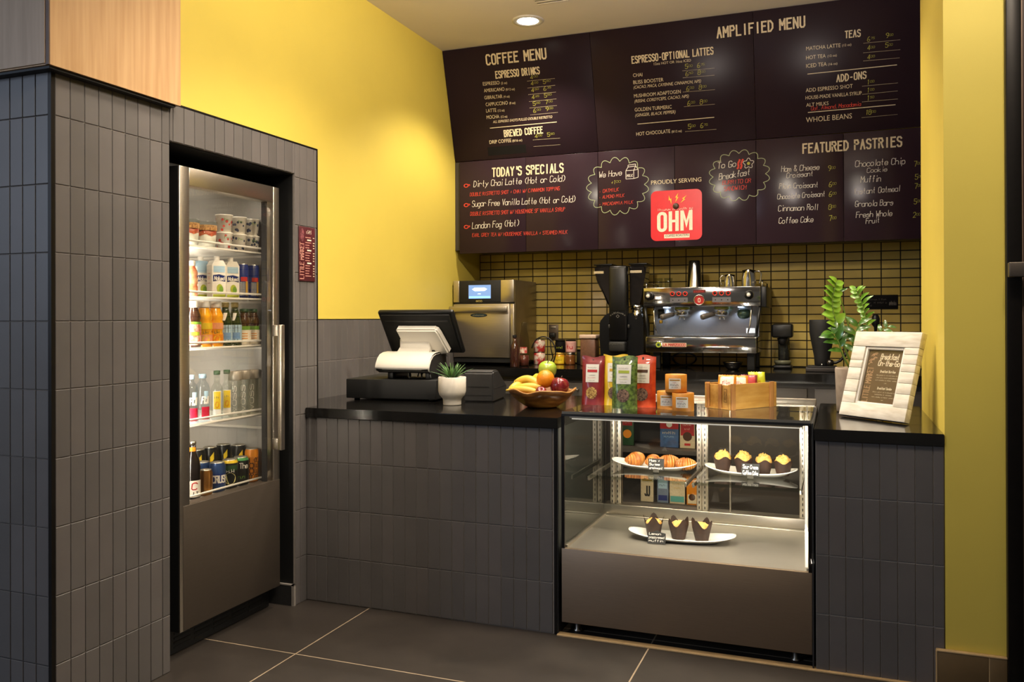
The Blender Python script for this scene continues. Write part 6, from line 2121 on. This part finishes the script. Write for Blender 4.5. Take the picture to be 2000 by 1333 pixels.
for z, s in ((0, 'lower'), (0.0848, 'upper')):
    jar('syrup_can', s + ' red and white can of the pair behind the green apple', 'can', 0.331, 2.22, ZB + z, 0.039, 0.084, M_canw, M_alu, 0.004, None, 'ILLY', M_red, 'red and white cans')
t = thing('cable_loop', 'loop of black power cord leaning over the red and white cans', 'cord', (0.38, 2.16, ZB))
mb = MB(); mb.tube([(-0.075 + (0.0 if a > -0.2 else 0.0) + 0.075 - 0.085 * math.cos(a), 0.0, max(0.006, 0.085 + 0.105 * math.sin(a))) for a in [0.25 + (PI + 0.55) * k / 26 for k in range(27)]], 0.0045, M_plast, 8); mb.build('cable', t)

M_syr = mat('dark_syrup', '#3b2018', 0.1, vary=0.1, coat=0.6)
t = thing('glass_carafe', 'tall clear bottle with a red label between the oven and the cans', 'bottle', (0.292, 2.020, ZB))
mb = MB(); mb.lathe([(0, 0.001), (0.034, 0), (0.036, 0.005), (0.036, 0.16), (0.030, 0.20), (0.020, 0.24), (0.019, 0.28), (0.022, 0.286)], M_petg, 26); mb.build('glass', t)
mb = MB(); mb.lathe([(0, 0.003), (0.033, 0.003), (0.0335, 0.07), (0, 0.072)], mat('rosy_syrup', '#6e3a30', 0.2, vary=0.2, scale=30, coat=0.4), 24); mb.build('syrup', t)
mb = MB(); label_patch(mb, 0.0365, -1.3, 0.05, 0.085, 0.125, bpy.data.materials['red_and_white_can']); mb.build('paper_label', t)
t = thing('syrup_bottle', 'dark squat bottle at the front corner of the oven', 'bottle', (0.285, 2.09, ZB))
t.location = (0.281, 1.880, ZB)
mb = MB(); mb.lathe([(0, 0.001), (0.028, 0), (0.030, 0.005), (0.030, 0.11), (0.024, 0.14), (0.012, 0.165), (0.012, 0.19), (0, 0.19)], M_syr, 24); mb.build('glass', t)
mb = MB(); mb.lathe([(0.013, 0.188), (0.0135, 0.205), (0, 0.206)], M_ink, 16); mb.build('cap', t)

# tub with a pale lid
t = thing('storage_tub', 'brown square storage tub with a pale pink lid beside the grinder', 'container', (0.690, 2.20, ZB))
mb = MB(); mb.box((-0.052, -0.05, 0), (0.052, 0.05, 0.178), mat('ground_coffee_tub', '#6b4a38', 0.4, vary=0.15, scale=60), 0.008); mb.build('tub', t)
mb = MB(); mb.box((-0.058, -0.056, 0.1785), (0.058, 0.056, 0.205), mat('pale_pink_lid', '#cdb3a0', 0.45, vary=0.04), 0.006); mb.build('lid', t)

# twin hopper grinder
t = thing('coffee_grinder', 'tall black twin hopper coffee grinder beside the espresso machine', 'grinder', (0.945, 2.13, ZB))
M_hop = mat('smoked_hopper', '#1a1512', 0.12, vary=0.3, scale=60, coat=0.6)
M_satin = mat('satin_black_metal', '#111113', 0.28, 0.3, vary=0.1, scale=10)
mb = MB()
P = [(-0.145, 0.0), (0.137, 0.0), (0.137, 0.10), (0.137, 0.18), (0.135, 0.27), (0.130, 0.31), (0.118, 0.345), (-0.095, 0.345), (-0.118, 0.325), (-0.148, 0.29), (-0.148, 0.18), (-0.142, 0.10)]
mb.prism(P, 0.20, M_satin, frame((0, 0.12, 0), (1, 0, 0), (0, 0, 1)) )
bmesh.ops.bevel(mb.bm, geom=list(mb.bm.edges), offset=0.006, segments=2, affect='EDGES')
mb.build('body', t)
mb = MB()
mb.box((-0.078, -0.112, 0.17), (0.040, -0.055, 0.645), M_satin, 0.012)
mb.box((-0.066, -0.116, 0.36), (0.028, -0.11, 0.63), M_plast, 0.004)
mb.build('tower', t)
mb = MB(); mb.box((-0.074, -0.14, 0.10), (0.034, -0.081, 0.165), M_plastm, 0.01)
mb.build('dosing_spout', t)
mb = MB(); mb.box((-0.06, -0.15, 0.0), (0.02, -0.081, 0.02), M_plastm, 0.004); mb.build('catch_tray', t)
for x0, s in ((-0.148, -1), (0.100, 1)):
    mb = MB()
    cx = x0
    M = Matrix.Translation((cx + 0.0, 0.02, 0))
    if s < 0:
        O_ = [(-0.045, 0.650), (0.075, 0.655), (0.075, 0.355), (0.062, 0.355), (0.050, 0.42), (-0.020, 0.53), (-0.038, 0.58)]
    else:
        O_ = [(-0.065, 0.655), (0.047, 0.648), (0.042, 0.58), (0.032, 0.53), (0.012, 0.42), (0.006, 0.355), (-0.052, 0.355), (-0.06, 0.42)]
    mb.prism(O_, 0.13, M_hop, frame((cx, 0.085, 0), (1, 0, 0), (0, 0, 1)))
    bmesh.ops.bevel(mb.bm, geom=list(mb.bm.edges), offset=0.012, segments=3, affect='EDGES')
    h = mb.build('bean_hopper', t)
    mb = MB(); mb.box((cx - 0.045 + (0.0 if s < 0 else -0.01), -0.047, 0.600), (cx + 0.02, -0.0455, 0.616), M_cream); mb.build('tape_label', h)
    mb = MB(); mb.box((cx - (0.046 if s < 0 else 0.066), -0.048, 0.652), (cx + (0.076 if s < 0 else 0.054), 0.088, 0.662), M_plast, 0.004); mb.build('hopper_lid', h)
mb = MB()
mb.lathe([(0.0, 0.30), (0.040, 0.30), (0.042, 0.346), (0.036, 0.350), (0.036, 0.372), (0.041, 0.375), (0.041, 0.395), (0, 0.395)], M_chrome, 26, Matrix.Translation((0.090, -0.040, 0.0)))
mb.build('collar', t)
mb = MB()
F = frame((-0.075, -0.1125, 0.325), (1, 0, 0), (0, 0, 1))
for k in range(9):
    a = (k - 4) / 4
    small_print(mb, plane_map(F, 0.052 + 0.045 * a, 0.018 - 0.016 * a * a, z=0.004), 0.009, 0.011, M_alu, k + 3, 1)
line(mb, plane_map(F, z=0.004), [(0.046, 0.0), (0.056, 0.010), (0.066, 0.0), (0.056, -0.010), (0.046, 0.0)], 0.003, M_alu)
small_print(mb, plane_map(frame((-0.068, -0.1405, 0.145), (1, 0, 0), (0, 0, 1)), z=0.001), 0.09, 0.013, M_alu, 113, 1)
mb.build('badge_lettering', t)
for x in (-0.082, 0.044):
    mb = MB(); mb.box((x, -0.116, 0.250), (x + 0.012, -0.088, 0.272), M_dgrey, 0.003); mb.build('switch', t)

# espresso machine
t = thing('espresso_machine', 'two group steel espresso machine with red ringed buttons', 'espresso machine', (1.455, 2.15, ZB))
def em(mb, x0, x1, y0, y1, z0, z1, m, bev=0.0):
    mb.box((x0 - 1.455, y0 - 2.15, z0 - ZB), (x1 - 1.455, y1 - 2.15, z1 - ZB), m, bev)
EY = 1.95
M_es = mat('espresso_steel', '#bab8b6', 0.1, 1.0, vary=0.04, scale=8, stretch=(1, 1, 12))
mb = MB(); em(mb, 1.105, 1.800, EY, 2.39, 1.327, 1.444, M_es, 0.003); mb.build('upper_housing', t)
mb = MB(); em(mb, 1.8005, 1.832, EY + 0.01, 2.39, 1.322, 1.442, M_plast, 0.004); em(mb, 1.098, 1.1045, EY + 0.03, 2.39, 1.322, 1.442, M_plast, 0.004); mb.build('side_cheek', t)
mb = MB(); em(mb, 1.135, 1.775, 2.13, 2.38, 1.145, 1.3265, mat('splash_panel_steel', '#a6a8ad', 0.22, 0.95, vary=0.04, scale=8, stretch=(1, 1, 12))); mb.build('back_panel', t)
mb = MB(); em(mb, 1.118, 1.775, EY, 2.38, 1.048, 1.1425, M_es, 0.003); mb.build('drip_tray_front', t)
mb = MB()
em(mb, 1.13, 1.765, EY + 0.01, 2.128, 1.1427, 1.1485, M_plastm)
for k in range(30):
    x = 1.14 + k * 0.0207
    em(mb, x, x + 0.012, EY + 0.012, 2.125, 1.1486, 1.1525, M_chrome)
mb.build('drip_grate', t)
for x in (1.15, 1.715):
    for y in (EY + 0.06, 2.30):
        mb = MB(); em(mb, x, x + 0.045, y, y + 0.045, ZB, 1.0475, M_plastm, 0.004); mb.build('leg', t)
mb = MB()
for a, b in (((1.125, 1.335), (1.150, 1.145)), ((1.150, 1.145), (1.15, 1.145))):
    pass
mb.tube([(1.112 - 1.455, EY + 0.015 - 2.15, 1.327 - ZB), (1.128 - 1.455, EY + 0.015 - 2.15, 1.145 - ZB)], 0.008, M_plast, 8)
mb.build('front_strut', t)
mb = MB()
mb.tube([(1.795 - 1.455, EY + 0.015 - 2.15, 1.327 - ZB), (1.772 - 1.455, EY + 0.015 - 2.15, 1.145 - ZB)], 0.008, M_plast, 8)
mb.build('front_strut', t)
FP = lambda x, z: Matrix.Translation((x - 1.455, EY - 2.15, z - ZB)) @ Matrix.Rotation(PI / 2, 4, 'X')
for x in (1.140, 1.735):
    mb = MB(); mb.lathe([(0, 0.034), (0.012, 0.034), (0.020, 0.028), (0.026, 0.018), (0.027, 0.002), (0, 0.002)], M_plast, 28, FP(x, 1.393)); k_ = mb.build('steam_knob', t)
    mb = MB(); mb.lathe([(0, 0.0365), (0.0105, 0.036), (0.0115, 0.0342), (0, 0.0342)], M_white, 20, FP(x, 1.393)); mb.build('knob_cap', k_)
M_rr = mat('red_ring', '#cf3324', 0.35, vary=0.04)
for x in (1.283, 1.322, 1.361, 1.537, 1.576, 1.615):
    mb = MB(); mb.lathe([(0.0085, 0.0005), (0.0085, 0.004), (0.0145, 0.004), (0.0145, 0.0005)], M_rr, 22, FP(x, 1.405)); b_ = mb.build('brew_button', t)
    mb = MB(); mb.lathe([(0, 0.003), (0.0085, 0.003), (0.0085, 0.001), (0, 0.001)], M_plast, 18, FP(x, 1.405)); mb.build('button_face', b_)
mb = MB(); mb.lathe([(0.0, 0.002), (0.033, 0.002), (0.033, 0.009), (0.029, 0.010), (0.028, 0.006), (0, 0.006)], M_chrome, 30, FP(1.445, 1.366)); g_ = mb.build('pressure_gauge', t)
mb = MB(); mb.lathe([(0, 0.0065), (0.028, 0.0065)], mat('gauge_red', '#a8231e', 0.35, vary=0.05), 26, FP(1.445, 1.366))
F = frame((1.445 - 1.455, EY - 0.0075 - 2.15, 1.366 - ZB), (1, 0, 0), (0, 0, 1))
write_text(mb, '0', plane_map(F, -0.006, -0.012), 0.012, 0.022, M_cream2, 0.16, 0); mb.build('dial', g_)
mb = MB()
F = frame((1.412 - 1.455, EY - 0.001 - 2.15, 1.412 - ZB), (1, 0, 0), (0, 0, 1))
patch(mb, plane_map(F, -0.004, -0.003), 0.074, 0.019, mat('dark_red_badge', '#5a1512', 0.4, vary=0.05))
small_print(mb, plane_map(F, 0.002, 0.0, z=0.0014), 0.062, 0.013, M_rr, 111, 1)
mb.build('model_lettering', t)
for x0 in (1.268, 1.522):
    mb = MB()
    F = frame((x0 - 1.455, EY - 0.001 - 2.15, 1.352 - ZB), (1, 0, 0), (0, 0, 1))
    patch(mb, plane_map(F), 0.108, 0.030, mat('grey_button_plate', '#77767a', 0.35, 0.6, vary=0.04))
    for k in range(3):
        disc(mb, plane_map(F, z=0.0014), 0.018 + 0.036 * k, 0.014, 0.004, 0.003, M_ink, 10)
    mb.build('button_plate', t)
F = frame((1.185 - 1.455, EY - 0.001 - 2.15, 1.085 - ZB), (1, 0, 0), (0, 0, 1))
mb = MB()
disc(mb, plane_map(F), 0.012, 0.010, 0.017, 0.017, M_lime, 24); disc(mb, plane_map(F, z=0.001), 0.012, 0.010, 0.009, 0.009, M_dgreen, 18)
patch(mb, plane_map(F, 0.034, -0.002), 0.148, 0.024, mat('peach_plate', '#d6b8a0', 0.4, vary=0.04))
write_text(mb, 'LA MARZOCCO', plane_map(F, 0.040, 0.003, z=0.0014), 0.134, 0.014, M_red, 0.24, 0)
mb.build('maker_lettering', t)
for gx in (1.322, 1.565):
    gm = Matrix.Translation((gx - 1.455, 2.055 - 2.15, 0))
    mb = MB(); mb.lathe([(0.030, 1.327 - ZB), (0.046, 1.3265 - ZB), (0.047, 1.308 - ZB), (0.042, 1.300 - ZB), (0, 1.300 - ZB)], M_chrome, 28, gm)
    mb.lathe([(0.038, 1.2995 - ZB), (0.0385, 1.280 - ZB), (0.030, 1.270 - ZB), (0, 1.268 - ZB)], M_chrome, 26, gm)
    gh = mb.build('group_head', t)
    mb = MB(); mb.lathe([(0.0472, 1.325 - ZB), (0.0472, 1.312 - ZB)], M_lime, 28, gm); mb.build('lime_ring', gh)
    mb = MB()
    d = Vector((-0.62, -0.78, -0.20)).normalized()
    p0 = gm @ Vector((0, 0, 1.288 - ZB)) + Vector((d.x, d.y, 0)) * 0.038
    mb.tube([p0, p0 + d * 0.03], 0.007, M_chrome, 10)
    mb.build('neck', gh)
    mb = MB(); mb.tube([p0 + d * 0.028, p0 + d * 0.036, p0 + d * 0.07, p0 + d * 0.115, p0 + d * 0.128, p0 + d * 0.132], [0.010, 0.0145, 0.016, 0.018, 0.016, 0.008], mat('grey_handle', '#57504a', 0.45, vary=0.05) if 'grey_handle' not in bpy.data.materials else bpy.data.materials['grey_handle'], 14); mb.build('portafilter_handle', gh)
    mb = MB()
    for sx in (-0.012, 0.012):
        mb.tube([(gx - 1.455, 2.055 - 2.15, 1.270 - ZB), (gx - 1.455 + sx, 2.055 - 2.15, 1.262 - ZB), (gx - 1.455 + sx * 1.3, 2.055 - 2.15, 1.248 - ZB)], 0.006, M_chrome, 8)
    mb.build('spout', gh)
for x, sx in ((1.165, 1), (1.745, -1)):
    mb = MB(); mb.tube([(x - 1.455, EY + 0.04 - 2.15, 1.33 - ZB), (x - 1.455, EY + 0.02 - 2.15, 1.30 - ZB), (x + sx * .006 - 1.455, EY + 0.01 - 2.15, 1.22 - ZB), (x + sx * .02 - 1.455, EY + 0.01 - 2.15, 1.165 - ZB)], 0.0048, M_chrome, 10); mb.build('steam_wand', t)
mb = MB(); mb.lathe([(0, 0), (0.021, 0), (0.023, 0.055), (0.016, 0.060), (0, 0.060)], M_plastm, 22, Matrix.Translation((1.193 - 1.455, 2.06 - 2.15, 1.255 - ZB)))
mb.lathe([(0, 0.0), (0.010, 0.0), (0.012, 0.02), (0, 0.02)], M_gold, 16, Matrix.Translation((1.193 - 1.455, 2.05 - 2.15, 1.225 - ZB))); mb.build('hot_water_valve', t)
mb = MB(); mb.lathe([(0, 0.0), (0.030, 0.012), (0.040, 0.032), (0.038, 0.055), (0.025, 0.065), (0, 0.066)], mat('teal_glass_ball', '#4b6a66', 0.1, 0.4, vary=0.1, coat=0.6), 26, Matrix.Translation((1.695 - 1.455, 2.04 - 2.15, 1.245 - ZB))); mb.build('rinse_cap', t)
mb = MB(); em(mb, 1.700, 1.752, 2.1265, 2.1295, 1.165, 1.195, M_paper); mb.build('serial_sticker', t)
mb = MB(); em(mb, 1.20, 1.23, 2.085, 2.105, 1.3215, 1.3268, M_ledc); em(mb, 1.655, 1.685, 2.085, 2.105, 1.3215, 1.3268, M_ledc); mb.build('work_light', t)
mb = MB()
for x in (1.112, 1.805):
    mb.tube([(x - 1.455, EY + 0.05 - 2.15, 1.4445 - ZB), (x - 1.455, EY + 0.05 - 2.15, 1.475 - ZB), (x - 1.455, 2.36 - 2.15, 1.475 - ZB), (x - 1.455, 2.36 - 2.15, 1.4445 - ZB)], 0.004, M_chrome, 8)
mb.build('cup_rail', t)
for x, p in ((1.215, 0.9), (1.43, 1.6), (1.67, 0.9)):
    lamp('lamp_espresso', 'SPOT', (x, 2.075, 1.3195), p * 3.2, (0.72, 0.83, 1.0), to=(x + 0.01, 2.13, 1.1), size=0.008, angle=120, blend=0.6)

# on top of the machine
def glass_cup(x, y, s):
    t = thing('shot_glass', 'clear shot glass on the machine top, ' + s, 'glass', (x, y, 1.4445), 0, 'glasses on the espresso machine')
    mb = MB(); mb.lathe([(0, 0.006), (0.020, 0.006), (0.0255, 0.068), (0.0265, 0.068), (0.0225, 0.002), (0.020, 0), (0, 0)], M_pet, 24); mb.build('glass', t)
glass_cup(1.155, 2.17, 'nearest the grinder'); glass_cup(1.217, 2.17, 'nearest the tall shaker')
t = thing('steel_shaker', 'tall tapered steel shaker upside down on the espresso machine', 'shaker', (1.388, 2.13, 1.4445))
mb = MB(); mb.lathe([(0.0, 0.172), (0.030, 0.172), (0.034, 0.168), (0.047, 0.006), (0.049, 0.003), (0.049, 0.0), (0.046, 0.0), (0.032, 0.165)], M_chrome, 36); mb.build('body', t)
mb = MB(); mb.lathe([(0.0475, 0.0005), (0.0500, 0.002), (0.0500, 0.006), (0.0472, 0.007)], M_alu, 36); mb.build('rim', t)
def pitcher(label, x, y, r, h, side, m):
    t = thing('milk_pitcher', label, 'pitcher', (x, y, 1.4445), 0, 'steel milk pitchers on the espresso machine')
    def wob(rr_, z, a):
        k = max(0, math.cos(a + PI / 2)) ** 10 * max(0, (z / h - .7) / .3)
        return rr_ + 0.012 * k, z + 0.004 * k
    mb = MB(); mb.lathe([(0, 0.0), (r * .98, 0.0), (r, 0.004), (r * .96, h * .5), (r * .86, h * .8), (r * .88, h), (r * .84, h), (r * .82, h * .8), (r * .92, h * .45), (r * .9, 0.008), (0, 0.006)], m, 32, wob=wob); mb.build('body', t)
    mb = MB(); mb.tube([(side * r * .86, 0, h * .93), (side * r * 1.35, 0, h * .95), (side * r * 1.62, 0, h * .78), (side * r * 1.55, 0, h * .45), (side * r * 1.35, 0, h * .20)], 0.004, M_chrome, 9); mb.build('handle', t)
pitcher('small steel milk pitcher between the shaker and the larger pitcher', 1.603, 2.13, 0.036, 0.078, -1, M_chrome)
pitcher('large steel milk pitcher at the far end of the espresso machine top', 1.716, 2.13, 0.045, 0.104, 1, M_chrome)

t = thing('steel_bowl', 'small steel bowl under the espresso machine', 'bowl', (1.628, 2.05, ZB))
mb = MB(); mb.lathe([(0, 0), (0.030, 0.0), (0.046, 0.016), (0.058, 0.043), (0.061, 0.045), (0.061, 0.047), (0.056, 0.045), (0.043, 0.018), (0.028, 0.004), (0, 0.003)], M_chrome, 32); mb.build('bowl', t)
t.name = 'steel_bowl'
t = thing('power_cable', 'coil of black cable behind the legs of the espresso machine', 'cable', (1.300, 2.215, ZB))
mb = MB()
mb.tube([(0.075 * math.cos(a) * (1 + 0.04 * math.sin(3 * a)), 0.05 + 0.012 * math.sin(2.3 * a), 0.050 + 0.040 * math.sin(a)) for a in [2 * PI * k / 20 for k in range(52)]], 0.0052, M_plast, 8)
mb.build('coil', t)

# blender-like brewer right of the machine
t = thing('drip_brewer', 'glass brewer with a dark top between the espresso machine and the black kettle', 'brewer', (1.935, 2.20, ZB))
t.location = (1.903, 2.27, ZB)
mb = MB(); mb.box((-0.062, -0.06, 0.19), (0.062, 0.06, 0.275), M_plast, 0.012); mb.build('top_housing', t)
mb = MB(); mb.box((-0.030, 0.045, 0.03), (0.030, 0.075, 0.20), M_plast, 0.006); mb.build('post', t)
mb = MB(); mb.box((-0.055, -0.05, 0.0), (0.055, 0.078, 0.022), M_plast, 0.008); mb.build('base', t)
mb = MB(); mb.lathe([(0, 0.024), (0.046, 0.024), (0.052, 0.034), (0.050, 0.09), (0.036, 0.13), (0.038, 0.145)], M_pet, 30); mb.build('carafe', t)
mb = MB(); mb.lathe([(0, 0.026), (0.044, 0.026), (0.050, 0.036), (0.0495, 0.05), (0, 0.05)], mat('cloudy_water', '#8d8a72', 0.15, vary=0.1, coat=0.5), 26); mb.build('water', t)
mb = MB(); mb.lathe([(0.018, 0.188), (0.034, 0.186), (0.022, 0.15), (0.010, 0.146), (0, 0.146)], M_plastm, 24); mb.build('filter_cone', t)

# black pour-over kettle on its scale
t = thing('server_kettle', 'tall tapered black kettle with a curved handle on a dark scale', 'kettle', (2.135, 2.06, ZB + 0.0325))
mb = MB()
mb.lathe([(0, 0), (0.038, 0.0), (0.041, 0.004), (0.044, 0.05), (0.055, 0.11), (0.069, 0.19), (0.071, 0.262), (0.069, 0.268), (0.066, 0.264), (0.064, 0.2), (0, 0.19)], M_plastm, 40); mb.build('body', t)
mb = MB(); mb.tube([(0.04, -0.008, 0.022), (0.075, -0.012, 0.018), (0.100, -0.014, 0.032), (0.125, -0.014, 0.062), (0.140, -0.014, 0.10)], [0.014, 0.012, 0.012, 0.013, 0.012], M_plast, 12, flat=0.7); mb.build('handle', t)
mb = MB(); mb.lathe([(0, 0.006), (0.018, 0.004), (0.022, 0.02), (0.015, 0.036), (0, 0.040)], M_hop, 22, Matrix.Translation((0.045, -0.045, 0))); mb.build('spigot', t)
mb = MB(); mb.lathe([(0, 0.002), (0.005, 0.002), (0.005, 0.012), (0, 0.013)], M_chrome, 12, Matrix.Translation((0.0, -0.046, 0.0))); mb.build('stud', t)
t = thing('coffee_scale', 'flat dark scale carrying the black kettle', 'scale', (2.135, 2.05, ZB))
mb = MB(); mb.box((-0.088, -0.075, 0.0), (0.088, 0.085, 0.024), mat('dusty_black_scale', '#2a2523', 0.55, vary=0.2, scale=60), 0.003); mb.build('body', t)
mb = MB(); mb.box((-0.080, -0.068, 0.0245), (0.080, 0.078, 0.032), M_plastm, 0.004); mb.build('platform', t)

# hanging tamper and little black plaque on the tiles
t = thing('tile_plaque', 'small black plaque with pale lettering on the mustard tiles', 'plaque', (2.362, 2.4235, 1.308))
mb = MB(); mb.box((0, -0.004, 0), (0.2, 0, 0.088), M_ink, 0.001); mb.build('plate', t)
F = frame((0, -0.0042, 0), (1, 0, 0), (0, 0, 1))
mb = MB()
M_dim = mat('dim_grey_ink', '#6e675e', 0.6, vary=0.1)
small_print(mb, plane_map(F, 0.012, 0.056), 0.125, 0.010, M_dim, 238, 4)
small_print(mb, plane_map(F, 0.012, 0.036), 0.130, 0.010, M_dim, 298, 5)
small_print(mb, plane_map(F, 0.012, 0.018), 0.045, 0.010, M_dim, 154, 2)
for k in range(5):
    line(mb, plane_map(F), [(0.152 + 0.009 * k, 0.024), (0.154 + 0.008 * k, 0.044 + 0.008 * (k % 2)), (0.158 + 0.008 * k, 0.034)], 0.005, M_dim)
mb.build('plaque_lettering', t)
t = thing('black_brush', 'black brush handle standing behind the green plant', 'brush', (2.432, 2.30, ZB))
mb = MB(); mb.tube([(0, 0, 0.10), (0, 0, 0.20), (0.0, 0, 0.255), (0, 0, 0.27), (0, 0, 0.305), (0, 0, 0.325), (0, 0, 0.335)], [0.006, 0.006, 0.010, 0.022, 0.024, 0.017, 0.006], M_plast, 16); mb.build('handle', t)
mb = MB(); mb.lathe([(0, 0.0), (0.034, 0.0), (0.036, 0.006), (0.030, 0.10), (0, 0.102)], M_plastm, 24); mb.build('holder', t)
